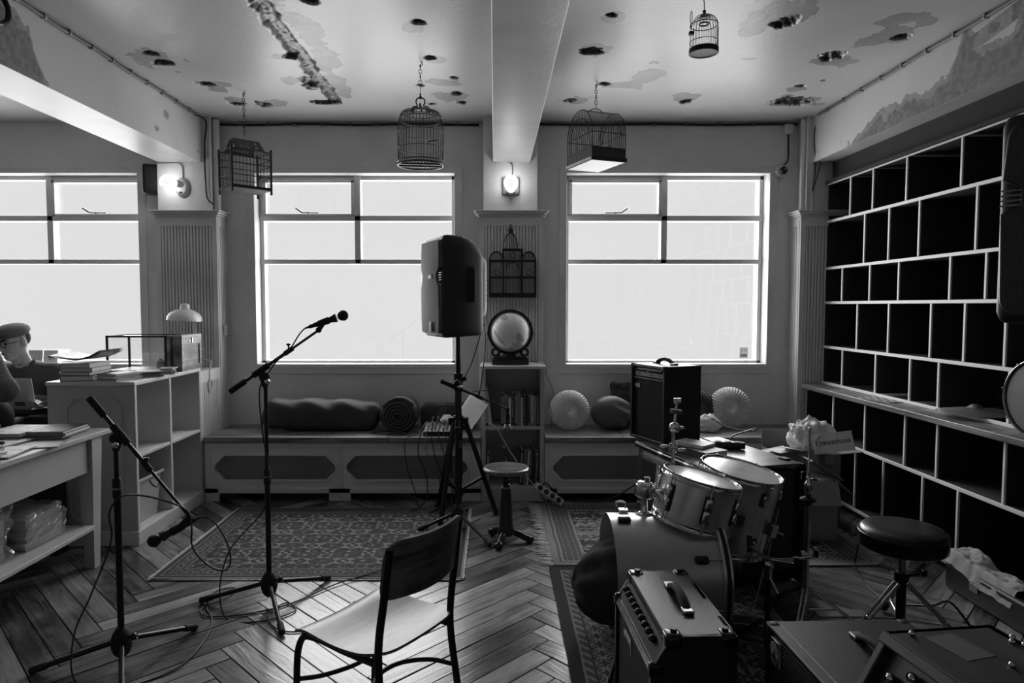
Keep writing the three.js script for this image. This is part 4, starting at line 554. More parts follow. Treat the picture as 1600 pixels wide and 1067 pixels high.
// ---------- amplifiers and cases ----------
const corner = (x, y, z, sx, sy, sz, s = 0.05) => [B(Math.min(x, x - sx * s), Math.max(x, x - sx * s), Math.min(y, y - sy * 0.004), Math.max(y, y - sy * 0.004) + 0.002, Math.min(z, z - sz * s), Math.max(z, z - sz * s), 0.002)];
const clothG = mat(34, { roughness: 0.9, map: tex(128, 128, (u, v) => ((Math.floor(u * 32) + Math.floor(v * 32)) % 2 ? 255 : 150)), bumpMap: rep(tFabric, 20), bumpScale: 0.001 }); clothG.map = rep(clothG.map, 8);
const logo = (w, h, draw) => mat(255, { map: canvasTex(w, h, draw), roughness: 0.4 });
const strapHandle = (t, x, y, z, turn, len = 0.2) => { const h = node('carry_handle', t); h.position.set(x, y, z); h.rotation.y = turn; obj('grip', T([[-len / 2, 0.008, 0], [-len / 4, 0.026, 0], [0, 0.032, 0], [len / 4, 0.026, 0], [len / 2, 0.008, 0]], 0.011, 24, 8).scale(1, 1, 1.5), M.blackMatte, h); many('end_cap', [B(-len / 2 - 0.03, -len / 2 + 0.015, 0, 0.014, -0.018, 0.018, 0.005), B(len / 2 - 0.015, len / 2 + 0.03, 0, 0.014, -0.018, 0.018, 0.005)], M.steel, h); };
{ // small combo on the case: front +z
  const t = thing('guitar_amplifier', 'upright black combo amplifier with small pale badge on the wooden-topped case', 'amplifier', [1.08, 0.652, -4.205], -1.159), w = 0.35, h = 0.48, d = 0.28;
  obj('cabinet', [B(-w / 2, w / 2, 0, 0.02, -d / 2, d / 2, 0.006), B(-w / 2, w / 2, h - 0.02, h, -d / 2, d / 2, 0.006), B(-w / 2, -w / 2 + 0.02, 0, h, -d / 2, d / 2, 0.006), B(w / 2 - 0.02, w / 2, 0, h, -d / 2, d / 2, 0.006), B(-w / 2, w / 2, 0, h, -d / 2, -d / 2 + 0.02, 0.006)], M.tolex, t);
  obj('speaker_cloth', B(-w / 2 + 0.018, w / 2 - 0.018, 0.018, h - 0.1, 0.1, 0.118), clothG, t);
  const cp = obj('control_panel', B(-w / 2 + 0.03, w / 2 - 0.03, h - 0.078, h - 0.024, 0.1, 0.124, 0.002), mat(95, { roughness: 0.4, metalness: 0.6 }), t);
  for (let i = 0; i < 9; i++) obj('knob', C([-0.125 + i * 0.031, h - 0.042, 0.124], [-0.125 + i * 0.031, h - 0.042, 0.137], 0.0075, 0.006, 10), i === 4 ? M.chrome : M.blackGloss, cp);
  many('jack', [-0.12, -0.1, 0.02, 0.1].map((x) => C([x, h - 0.064, 0.124], [x, h - 0.064, 0.128], 0.005)), M.chrome, cp); obj('trim_line', B(-w / 2 + 0.018, w / 2 - 0.018, h - 0.096, h - 0.084, 0.1, 0.126, 0.003), mat(70, { roughness: 0.4 }), t);
  obj('badge', B(-0.148, -0.098, 0.325, 0.357, 0.117, 0.1215), mat(40), t); obj('badge_letters', new THREE.PlaneGeometry(0.056, 0.032).translate(-0.122, 0.341, 0.1225), logo(128, 72, (c) => { c.fillStyle = '#2a2a2a'; c.fillRect(0, 0, 128, 72); c.fillStyle = '#eee'; c.font = 'bold 64px serif'; c.fillText('VOX', 0, 60, 128); }), t, false);
  strapHandle(t, 0, h, 0, 0, 0.16); many('corner_cap', [[-1, 1], [1, 1], [-1, -1], [1, -1]].map(([a, b]) => mv(softBox(0.04, 0.04, 0.04, 0.012, null, 4), a * (w / 2 - 0.017), h - 0.017, b * (d / 2 - 0.017))), M.black, t);
}
{ // large case below
  const t = thing('instrument_case', 'large black studded case with wooden top under the upright amplifier', 'case', [1.275, 0, -3.853], 0.27), w = 0.6, h = 0.65, d = 0.8;
  obj('body', softBox(w - 0.02, h - 0.03, d - 0.02, 0.03, (x, y, z) => [x, y + h / 2 - 0.01, z], 8), M.tolex, t);
  obj('top_panel', B(-w / 2 + 0.03, w / 2, h - 0.02, h, -d / 2 + 0.02, d / 2 - 0.02, 0.004), mat(118, { map: rep(tWood[4], 1, 1.6), roughness: 0.3 }), t);
  obj('edge_roll', C([-w / 2 + 0.015, h - 0.016, -d / 2 + 0.01], [-w / 2 + 0.015, h - 0.016, d / 2 - 0.01], 0.018), M.blackGloss, t); many('metal_sleeve', [-0.1, 0.18].map((z) => C([-w / 2 + 0.015, h - 0.016, z], [-w / 2 + 0.015, h - 0.016, z + 0.05], 0.0195)), M.steel, t);
  obj('stud', [...Array(22)].map((_, i) => S(0.004, -w / 2 + 0.008, h - 0.06, -0.35 + i * 0.032, 0.6, 1, 1, 6, 5)), M.steel, t);
  obj('end_plate', softBox(0.03, h, 0.07, 0.014, (x, y, z) => [x + w / 2, y + h / 2, z + d / 2 - 0.03], 6), M.blackMatte, t); many('hinge', [B(0.1, 0.2, h, h + 0.006, -0.05, -0.02), B(0.25, 0.29, h, h + 0.01, 0.25, 0.31, 0.003)], M.black, t); obj('rail', B(-0.06, -0.052, h, h + 0.004, -0.1, d / 2 - 0.04), M.black, t); obj('vent_panel', B(-w / 2 - 0.002, -w / 2 + 0.014, 0.05, 0.28, -0.36, -0.2, 0.004), mat(40), t);
}
function flatBook(name, label, cat, [x, y, z], turn, w, d, h, tone, group, cover) { const t = thing(name, label, cat, [x, y, z], turn, group); const m = mat(tone, { roughness: 0.5, ...(cover ? { map: cover } : {}) }); const c = Math.min(0.003, h * 0.2); obj('pages', B(-w / 2 + 0.003, w / 2 - 0.002, c, h - c, -d / 2 + 0.003, d / 2 - 0.003), pageMat, t); obj('cover', [B(-w / 2, w / 2, h - c, h, -d / 2, d / 2), B(-w / 2, w / 2, 0, c, -d / 2, d / 2), B(-w / 2, -w / 2 + c, 0, h, -d / 2, d / 2)], m, t); return t; }
flatBook('book', 'thick hardback book lying on the wooden-topped case', 'book', [1.19, 0.651, -3.78], 0.5, 0.17, 0.22, 0.035, 70);
flatBook('book', 'pale paperback lying on the thick hardback on the case', 'book', [1.165, 0.687, -3.86], 0.75, 0.14, 0.2, 0.018, 215);
function powerStrip(name, label, pos, q, tone, n) { const t = thing(name, label, 'power strip', pos, q); obj('housing', softBox(0.055 * n + 0.03, 0.04, 0.055, 0.008, (x, y, z) => [x, y + 0.02, z], 5), mat(tone, { roughness: 0.4 }), t); for (let i = 0; i < n; i++) obj('socket', [C([-(n - 1) * 0.0275 + i * 0.055, 0.038, 0], [-(n - 1) * 0.0275 + i * 0.055, 0.0412, 0], 0.02), C([-(n - 1) * 0.0275 + i * 0.055, 0.041, -0.009], [-(n - 1) * 0.0275 + i * 0.055, 0.042, -0.009], 0.004)], mat(tone > 100 ? 40 : 60), t); return t; }
powerStrip('power_strip', 'black power strip lying on the wooden-topped case', [1.39, 0.654, -3.93], -0.3, 22, 3);
cable('grey mains cable arching from the cushions to the black power strip', [[1.43, 0.76, -4.35], [1.5, 0.72, -4.25], [1.62, 0.715, -4.15], [1.63, 0.74, -4.1], [1.52, 0.74, -4.0], [1.41, 0.72, -3.93], [1.4, 0.7, -3.93]], 0.005, mat(110, { roughness: 0.4 }));
cable('black cable from the upright amplifier to the power strip', [[1.22, 0.72, -4.3], [1.3, 0.67, -4.2], [1.34, 0.665, -4.05], [1.33, 0.67, -3.95]], 0.005);
{ // combo with slanted panel: front towards -x, built along z
  const t = thing('guitar_amplifier', 'black combo amplifier with row of knobs, corner caps and metal script badge', 'amplifier', [0.617, 0, -2.293], -Math.PI / 2 + 0.03), w = 0.53, h = 0.468, d = 0.275;
  const side = [[-d / 2, 0], [d / 2, 0], [d / 2, h - 0.11], [d / 2 - 0.055, h - 0.02], [d / 2 - 0.05, h], [-d / 2, h]];
  const panel = (x) => ro(E(side, 0.02, 0.003), 0, -Math.PI / 2, 0).translate(x, 0, 0);
  obj('cabinet', [panel(-w / 2 + 0.02), panel(w / 2), B(-w / 2, w / 2, h - 0.018, h, -d / 2, d / 2 - 0.05, 0.004), B(-w / 2, w / 2, 0, 0.018, -d / 2, d / 2, 0.004), B(-w / 2, w / 2, 0, h, -d / 2, -d / 2 + 0.018), B(-w / 2, w / 2, h - 0.045, h - 0.012, d / 2 - 0.075, d / 2 - 0.05, 0.003)], M.tolex, t);
  obj('speaker_cloth', B(-w / 2 + 0.02, w / 2 - 0.02, 0.018, h - 0.11, d / 2 - 0.03, d / 2 - 0.012), clothG, t);
  const cp = obj('control_panel', ro(B(-w / 2 + 0.02, w / 2 - 0.02, -0.05, 0.045, -0.004, 0.004), -0.52, 0, 0).translate(0, h - 0.066, d / 2 - 0.035), mat(45, { roughness: 0.35 }), t);
  for (let i = 0; i < 9; i++) obj('knob', ro(Lth([[0.001, 0], [0.012, 0], [0.0125, 0.006], [0.01, 0.018], [0.001, 0.019]], 14), Math.PI / 2 - 0.52, 0, 0).translate(-w / 2 + 0.06 + i * 0.047, h - 0.055, d / 2 - 0.036), M.blackGloss, cp);
  obj('name_strip', ro(B(-w / 2 + 0.02, w / 2 - 0.02, -0.012, 0.012, -0.002, 0.003), -0.3, 0, 0).translate(0, h - 0.108, d / 2 - 0.006), mat(150, { roughness: 0.3, metalness: 0.8 }), t);
  obj('name_letters', ro(new THREE.PlaneGeometry(0.2, 0.02), -0.3, 0, 0).translate(0.1, h - 0.107, d / 2 - 0.0025), logo(512, 52, (c) => { c.fillStyle = '#9a9a9a'; c.fillRect(0, 0, 512, 52); c.fillStyle = '#1a1a1a'; c.font = 'bold 46px sans-serif'; c.fillText('STUDIO PRO 112', 30, 42, 460); }), t, false);
  const zig = [[-0.075, 0.035], [-0.015, 0.022], [-0.055, -0.005], [-0.04, -0.03], [-0.03, 0.0], [-0.015, -0.025], [-0.005, 0.0], [0.012, -0.025], [0.02, 0.0], [0.038, -0.022], [0.04, 0.0], [0.068, -0.052], [0.05, 0.02], [0.03, 0.008], [0.02, 0.022], [0.005, 0.008], [-0.005, 0.022], [-0.02, 0.01], [-0.06, 0.03]];
  obj('script_badge', E(zig, 0.006, 0.001).translate(-0.09, h - 0.175, d / 2 - 0.014), M.steel, t);
  obj('script_letters', new THREE.PlaneGeometry(0.09, 0.026).translate(-0.075, h - 0.172, d / 2 - 0.0075), logo(256, 72, (c) => { c.fillStyle = '#8a8a8a'; c.fillRect(0, 0, 256, 72); c.fillStyle = '#161616'; c.font = 'bold 60px serif'; c.fillText('PEAVEY', 4, 58, 248); }), t, false);
  many('corner_cap', [[-1, -1], [1, -1], [-1, 1], [1, 1]].map(([a, b]) => mv(softBox(0.06, 0.05, 0.06, 0.014, null, 5), a * (w / 2 - 0.026), h - 0.02, b > 0 ? d / 2 - 0.075 : -d / 2 + 0.026)).concat([[-1], [1]].map(([a]) => mv(softBox(0.03, 0.05, 0.05, 0.012, null, 5), a * (w / 2 - 0.012), h - 0.11, d / 2 - 0.02))), M.blackGloss, t);
  many('corner_screw', [[-1, -1], [1, -1], [-1, 1], [1, 1]].map(([a, b]) => C([a * (w / 2 - 0.03), h + 0.004, b > 0 ? d / 2 - 0.08 : -d / 2 + 0.03], [a * (w / 2 - 0.03), h + 0.014, b > 0 ? d / 2 - 0.08 : -d / 2 + 0.03], 0.011)), M.black, t);
  obj('round_sticker', C([-0.16, h, -0.05], [-0.16, h + 0.001, -0.05], 0.032), mat(70, { roughness: 0.6 }), t);
  strapHandle(t, 0.0, h, -0.03, 0, 0.19);
}
{ // bass cabinet
  const t = thing('bass_amplifier', 'black bass cabinet with square concentric-ring badge and ribbed grille', 'amplifier', [1.205, 0, -2.045], -Math.PI / 2 + 0.03), w = 0.48, h = 0.4, d = 0.5;
  obj('cabinet', [B(-w / 2, w / 2, 0, h, -d / 2, d / 2 - 0.03, 0.012, 3), B(-w / 2, w / 2, h - 0.014, h - 0.001, d / 2 - 0.05, d / 2, 0.006), B(-w / 2, w / 2, 0, 0.015, d / 2 - 0.05, d / 2, 0.006), B(-w / 2, -w / 2 + 0.015, 0, h, d / 2 - 0.05, d / 2, 0.006), B(w / 2 - 0.015, w / 2, 0, h, d / 2 - 0.05, d / 2, 0.006)], M.tolex, t);
  const gm = mat(40, { roughness: 0.5, metalness: 0.3 }); obj('grille_backing', B(-w / 2 + 0.015, w / 2 - 0.015, 0.015, h - 0.014, d / 2 - 0.03, d / 2 - 0.016), M.blackMatte, t);
  obj('grille_rib', [...Array(30)].map((_, i) => B(-w / 2 + 0.016, w / 2 - 0.016, 0.02 + i * 0.0123, 0.026 + i * 0.0123, d / 2 - 0.018, d / 2 - 0.01, 0.002)), gm, t);
  obj('badge', B(-w / 2 + 0.03, -w / 2 + 0.1, h - 0.125, h - 0.035, d / 2 - 0.012, d / 2 - 0.004, 0.003), mat(190, { metalness: 0.5, roughness: 0.35 }), t);
  obj('badge_mark', new THREE.PlaneGeometry(0.064, 0.084).translate(-w / 2 + 0.065, h - 0.08, d / 2 - 0.0035), logo(128, 168, (c) => { c.fillStyle = '#1c1c1c'; c.fillRect(0, 0, 128, 168); c.strokeStyle = '#e0e0e0'; c.lineWidth = 10; for (const r of [12, 30, 48]) { c.beginPath(); c.arc(64, 66, r, Math.PI * 0.6, Math.PI * 2.35); c.stroke(); } c.beginPath(); c.moveTo(112, 66); c.lineTo(112, 120); c.stroke(); c.fillStyle = '#e0e0e0'; c.fillRect(14, 132, 100, 6); c.font = 'bold 24px sans-serif'; c.fillText('Ampeg', 22, 162, 84); }), t, false);
  strapHandle(t, 0.0, h, 0.0, 0.0, 0.2); many('corner_cap', [[-1, 1], [1, 1], [-1, -1], [1, -1]].map(([a, b]) => mv(softBox(0.045, 0.045, 0.045, 0.014, null, 5), a * (w / 2 - 0.021), h - 0.02, b * (d / 2 - 0.021))), M.black, t);
}
{ // wooden amplifier near the camera
  const t = thing('guitar_amplifier', 'wooden amplifier with raked front, tape patch and toggle knobs', 'amplifier', [1.205, 0, -1.45], -Math.PI / 2 + 0.12), w = 0.6, h = 0.635, d = 0.36;
  const wd = mat(64, { map: rep(tWood[0], 1.2, 2), roughness: 0.5 });
  const side = [[-d / 2, 0], [d / 2 + 0.04, 0], [d / 2 + 0.04, h - 0.16], [d / 2 - 0.05, h], [-d / 2, h]];
  const inner = [[-d / 2 + 0.02, 0.02], [d / 2, 0.02], [d / 2, h - 0.16]];
  obj('cabinet', [ro(E(side, 0.022, 0.004), 0, -Math.PI / 2, 0).translate(-w / 2 + 0.022, 0, 0), ro(E(side, 0.022, 0.004), 0, -Math.PI / 2, 0).translate(w / 2, 0, 0), B(-w / 2, w / 2, h - 0.022, h, -d / 2, d / 2 - 0.05, 0.004), B(-w / 2, w / 2, 0, 0.02, -d / 2, d / 2, 0.004), B(-w / 2, w / 2, 0, h, -d / 2, -d / 2 + 0.02)], wd, t);
  obj('front_bezel', ro(B(-w / 2, w / 2, -0.02, 0.008, -0.012, 0.012, 0.004), -0.5, 0, 0).translate(0, h - 0.012, d / 2 - 0.05), wd, t);
  const cp = obj('control_panel', ro(B(-w / 2 + 0.022, w / 2 - 0.022, -0.075, 0.075, -0.004, 0.004), -0.5, 0, 0).translate(0, h - 0.085, d / 2 - 0.035), M.black, t);
  for (let i = 0; i < 8; i++) obj('knob', ro(Lth([[0.001, 0], [0.012, 0], [0.012, 0.014], [0.001, 0.016]], 14), Math.PI / 2 - 0.5, 0, 0).translate(-w / 2 + 0.07 + i * 0.055, h - 0.09 + 0.03 * (i % 2), d / 2 - 0.02 - 0.017 * (i % 2)), M.chrome, cp);
  obj('speaker_cloth', B(-w / 2 + 0.022, w / 2 - 0.022, 0.02, h - 0.16, d / 2 - 0.02, d / 2 + 0.02), clothG, t);
  obj('tape_patch', ro(B(-0.06, 0.06, h, h + 0.001, -0.045, 0.045), 0, 0.15, 0).translate(-0.2, 0, 0.0), mat(90, { roughness: 0.6 }), t); obj('stud', [[-0.27, 0.075], [-0.1, -0.05], [0.0, -0.13], [0.03, -0.12], [0.01, -0.1], [-0.2, -0.15], [-0.18, -0.165], [-0.22, -0.17]].map(([x, z]) => S(0.008, x, h + 0.004, z)), M.chrome, t);
}
// ---------- birdcages ----------
M.wire = mat(30, { roughness: 0.5, metalness: 0.4 }); M.wireDark = mat(22, { roughness: 0.6 }); M.bamboo = mat(44, { roughness: 0.55 });
const W = (a, b, r = 0.0016) => C(a, b, r, r, 5, true);
const Rg = (R, y, r = 0.002, sx = 1, sz = 1) => Tor(R, r, 36, 5).rotateX(Math.PI / 2).scale(sx, 1, sz).translate(0, y, 0);
function chain(t, y0, y1, link = 0.027) { const n = Math.max(2, Math.round((y1 - y0) / (link * 1.35))), s = (y1 - y0) / n; const g = []; for (let i = 0; i < n; i++) g.push(Tor(link * 0.5, 0.0028, 12, 5).scale(0.72, s / link * 0.78, 1).rotateY(i % 2 ? Math.PI / 2 : 0).translate(0, y0 + s * (i + 0.5), 0)); g.forEach((q) => obj('chain_link', q, M.wire, t)); obj('ceiling_hook', [T([[0, y1 + 0.012, 0], [0.012, y1 + 0.004, 0], [0.01, y1 - 0.012, 0], [-0.008, y1 - 0.012, 0]], 0.003, 12)], M.steel, t); }
{ // square cage with pitched top
  const t = thing('birdcage', 'square dark wooden birdcage with pitched lattice top hanging on a chain', 'birdcage', [-1.775, 0, -4.79], 0.75), a = 0.14, b = 0.115, y0 = 2.318, y1 = 2.585;
  many('post', [[-a, -b], [a, -b], [a, b], [-a, b]].map(([x, z]) => B(x - 0.006, x + 0.006, y0 - 0.03, y1 + 0.02, z - 0.006, z + 0.006)), M.bamboo, t);
  obj('tray', [B(-a, a, y0, y0 + 0.008, -b, b), B(-a, a, y0, y0 + 0.02, -b - 0.004, -b + 0.004), B(-a, a, y0, y0 + 0.02, b - 0.004, b + 0.004), B(-a - 0.004, -a + 0.004, y0, y0 + 0.02, -b, b), B(a - 0.004, a + 0.004, y0, y0 + 0.02, -b, b)], mat(34, { roughness: 0.7 }), t);
  const rails = []; for (const y of [y0 + 0.09, y0 + 0.17, y1 - 0.05, y1]) for (const z of [-b, b]) rails.push(W([-a, y, z], [a, y, z], 0.0032)); for (const y of [y0 + 0.09, y0 + 0.17, y1 - 0.05, y1]) for (const x of [-a, a]) rails.push(W([x, y, -b], [x, y, b], 0.0032)); obj('rail', rails, M.bamboo, t);
  const w = []; for (let i = 1; i < 11; i++) { const x = -a + i * 2 * a / 11; w.push(W([x, y0, -b], [x, y1, -b]), W([x, y0, b], [x, y1, b])); } for (let i = 1; i < 9; i++) { const z = -b + i * 2 * b / 9; w.push(W([-a, y0, z], [-a, y1, z]), W([a, y0, z], [a, y1, z])); } for (let i = 1; i < 9; i++) { const z = -b + i * 2 * b / 9; w.push(W([-a, y1, z], [a, y1, z])); } obj('bars', w, M.wireDark, t);
  const c = 0.09, e = 0.03, yt = 2.685, r = []; for (const s of [-1, 1]) { r.push(E([[-a * 0.75, 0], [a * 0.75, 0], [c, 0.1], [-c, 0.1]], 0.004, 0, [oct(-0.07, 0.07, 0.015, 0.04, 0.003), oct(-0.065, 0.065, 0.055, 0.085, 0.003)]).rotateX(-s * 0.7).translate(0, y1 + 0.004, s * b * 0.85)); for (let i = -4; i <= 4; i++) r.push(B(i * 0.016 - 0.003, i * 0.016 + 0.003, 0, 0.1, 0, 0.003).rotateX(-s * 0.7).translate(0, y1 + 0.004, s * b * 0.85)); } r.push(B(-c, c, yt - 0.022, yt - 0.014, -e, e)); for (const s of [-1, 1]) r.push(...[0, 1].map((k) => W([s * a * 0.75, y1, (k ? 1 : -1) * b * 0.85], [s * c, yt - 0.016, (k ? 1 : -1) * e], 0.004))); obj('lattice_roof', r, M.bamboo, t);
  obj('hanger_wire', W([0, yt - 0.02, 0], [0, yt + 0.03, 0], 0.002), M.wire, t); chain(t, yt + 0.03, 3.01);
}
{ // round cage with domed shoulder
  const t = thing('birdcage', 'round bamboo birdcage with curled top handle hanging on a chain', 'birdcage', [-0.465, 0, -4.242]), R = 0.142, y0 = 2.385, n = 42, w = [];
  const prof = [[R * 0.98, y0], [R, y0 + 0.1], [R * 0.99, y0 + 0.24], [R * 0.95, y0 + 0.285], [R * 0.82, y0 + 0.32], [R * 0.5, y0 + 0.336], [R * 0.25, y0 + 0.338]];
  for (let i = 0; i < n; i++) { const a = i * 2 * Math.PI / n; w.push(T(prof.map(([r, y]) => [r * Math.cos(a), y, r * Math.sin(a)]), 0.0017, 14, 4)); } obj('bars', w, M.bamboo, t);
  obj('hoop', [Rg(R, y0, 0.007), Rg(R, y0 + 0.02, 0.004), Rg(R * 1.005, y0 + 0.1, 0.0022), Rg(R * 1.005, y0 + 0.2, 0.0022), Rg(R * 0.97, y0 + 0.28, 0.0026), Rg(R * 0.82, y0 + 0.32, 0.003), Rg(R * 0.5, y0 + 0.336, 0.003), Rg(R * 0.25, y0 + 0.338, 0.003)], mat(70, { roughness: 0.4 }), t);
  obj('floor_slats', [...Array(13)].map((_, i) => { const x = -R * 0.92 + i * R * 0.153, l = Math.sqrt(Math.max(0.0001, R * R - x * x)) * 0.96; return W([x, y0, -l], [x, y0, l], 0.0018); }).concat(B(-R, R, y0 - 0.006, y0 + 0.006, -0.045, -0.03).rotateY(0.15), B(-R, R, y0 - 0.006, y0 + 0.006, 0.03, 0.045).rotateY(0.15)), M.bamboo, t);
  obj('door_perch', [ro(B(-0.03, 0.03, 0, 0.008, -0.01, 0.01), 0, 0.5, 0.3).translate(0.085, y0 + 0.12, 0.1)], M.bamboo, t);
  obj('handle', [T([[-0.05, 2.725, 0], [-0.045, 2.745, 0], [-0.02, 2.75, 0], [-0.028, 2.775, 0], [-0.02, 2.795, 0], [0, 2.8, 0], [0.02, 2.795, 0], [0.028, 2.775, 0], [0.02, 2.75, 0], [0.045, 2.745, 0], [0.05, 2.725, 0]], 0.0045, 50), T([[0, 2.725, -0.05], [0, 2.745, -0.045], [0, 2.76, -0.02], [0, 2.765, 0], [0, 2.76, 0.02], [0, 2.745, 0.045], [0, 2.725, 0.05]], 0.0045, 30), Lth([[0.012, 2.795], [0.01, 2.805], [0.004, 2.815], [0.006, 2.825]], 10)], M.bamboo, t);
  obj('hanger_wire', W([0, 2.82, 0], [0, 2.88, 0], 0.0018), M.wire, t); chain(t, 2.88, 3.01);
}
{ // barrel-top wire cage with white tray: the barrel runs across, arches at both ends
  const t = thing('birdcage', 'barrel-topped wire birdcage with white tray hanging on a chain', 'birdcage', [0.69, 0, -4.615], 0.37), a = 0.125, b = 0.175, y0 = 2.455, ys = 2.64, yt = 2.815;
  obj('tray', [B(-a - 0.008, a + 0.008, y0, y0 + 0.006, -b - 0.008, b + 0.008), B(-a - 0.008, -a, y0, y0 + 0.022, -b - 0.008, b + 0.008), B(a, a + 0.008, y0, y0 + 0.022, -b - 0.008, b + 0.008), B(-a, a, y0, y0 + 0.022, -b - 0.008, -b)], mat(205, { roughness: 0.45 }), t); obj('tray_front', B(-a - 0.009, a + 0.009, y0 - 0.002, y0 + 0.026, b, b + 0.012, 0.002), M.wireDark, t);
  const scr = new THREE.MeshPhysicalMaterial({ color: gr(90), transmission: 0.5, roughness: 0.4, thickness: 0 });
  many('seed_guard', [B(-a, a, y0 + 0.025, y0 + 0.085, b - 0.002, b), B(-a, a, y0 + 0.025, y0 + 0.085, -b, -b + 0.002), B(-a, -a + 0.002, y0 + 0.025, y0 + 0.085, -b, b), B(a - 0.002, a, y0 + 0.025, y0 + 0.085, -b, b)], scr, t);
  const arch = (x, k = 1) => [...Array(17)].map((_, i) => { const q = Math.PI * i / 16; return [x, ys + (yt - ys) * k * Math.sin(q), -b * k * Math.cos(q) * (1 - 0.18 * Math.sin(q) * 0)]; });
  const w = []; for (let i = 0; i <= 16; i++) { const x = -a + i * 2 * a / 16; w.push(T([[x, y0 + 0.02, -b], ...arch(x), [x, y0 + 0.02, b]], 0.0016, 34, 4)); } for (const s of [-a, a]) for (let i = 1; i < 16; i++) { const z = -b + i * 2 * b / 16; w.push(W([s, y0 + 0.02, z], [s, ys + (yt - ys) * Math.sqrt(Math.max(0, 1 - (z / b) ** 2)), z], 0.0016)); } obj('bars', w, M.wire, t);
  obj('rail', [y0 + 0.087, ys].flatMap((y) => [W([-a, y, -b], [a, y, -b], 0.0028), W([-a, y, b], [a, y, b], 0.0028), W([-a, y, -b], [-a, y, b], 0.0028), W([a, y, -b], [a, y, b], 0.0028)]).concat([T([[-a, y0, -b], ...arch(-a), [-a, y0, b]], 0.0032, 40, 5), T([[a, y0, -b], ...arch(a), [a, y0, b]], 0.0032, 40, 5), T(arch(a - 0.001, 0.7), 0.0024, 24, 4), T(arch(-a + 0.001, 0.7), 0.0024, 24, 4)]), M.wire, t);
  obj('feeder', B(0.01, 0.035, y0 + 0.03, y0 + 0.11, b - 0.04, b - 0.015, 0.006), mat(150), t); obj('loop_handle', T([[-0.05, yt, 0], [-0.035, yt + 0.018, 0], [0, yt + 0.026, 0], [0.035, yt + 0.018, 0], [0.05, yt, 0]], 0.003, 24), M.wire, t); obj('hanger_wire', W([0, yt + 0.024, 0], [0, yt + 0.05, 0], 0.002), M.wire, t); chain(t, yt + 0.05, 3.01);
}
{ // small round cage on a hook
  const t = thing('birdcage', 'small dark round birdcage with open door hanging on a hook', 'birdcage', [1.003, 0, -3.264]), R = 0.066, y0 = 2.708, n = 26, w = [];
  const c = new THREE.Group(); const prof = [[R, y0 + 0.02], [R * 0.99, y0 + 0.09], [R * 0.98, y0 + 0.13], [R * 0.85, y0 + 0.158], [R * 0.5, y0 + 0.175], [0.006, y0 + 0.18]];
  for (let i = 0; i < n; i++) { const a = i * 2 * Math.PI / n; if (a > 2.75 && a < 3.5) continue; w.push(T(prof.map(([r, y]) => [r * Math.cos(a), y, r * Math.sin(a)]), 0.0011, 12, 4)); }
  obj('bars', w, M.wireDark, t); obj('base', Lth([[0.001, y0 + 0.004], [R * 0.9, y0 + 0.004], [R * 0.95, y0], [R * 1.04, y0 + 0.002], [R * 1.04, y0 + 0.024], [R * 0.98, y0 + 0.026]], 36), M.wireDark, t);
  obj('hoop', [Rg(R, y0 + 0.055, 0.0017), Rg(R * 0.97, y0 + 0.135, 0.0022), Rg(R * 0.45, y0 + 0.176, 0.0016)], M.wireDark, t); obj('swing', Rg(0.022, y0 + 0.14, 0.004), M.wireDark, t);
  obj('door', [T([[-R, y0 + 0.12, 0.01], [-R - 0.004, y0 + 0.17, 0.01], [-R + 0.004, y0 + 0.2, 0.005], [-R + 0.008, y0 + 0.17, 0], [-R + 0.004, y0 + 0.12, 0]], 0.0016, 20), B(-R - 0.008, -R + 0.014, y0 + 0.085, y0 + 0.1, 0, 0.02)], M.wireDark, t);
  obj('finial', Lth([[0.02, y0 + 0.178], [0.008, y0 + 0.185], [0.006, y0 + 0.196], [0.01, y0 + 0.2], [0.004, y0 + 0.206]], 12), M.wireDark, t); obj('hook', [T([[0, y0 + 0.2, 0], [-0.003, y0 + 0.25, 0], [-0.008, y0 + 0.262, 0], [-0.014, y0 + 0.27, 0], [-0.008, y0 + 0.285, 0], [0, y0 + 0.28, 0], [0, 3.01, 0]], 0.0022, 40)], M.wire, t);
  t.rotation.z = 0; 
}
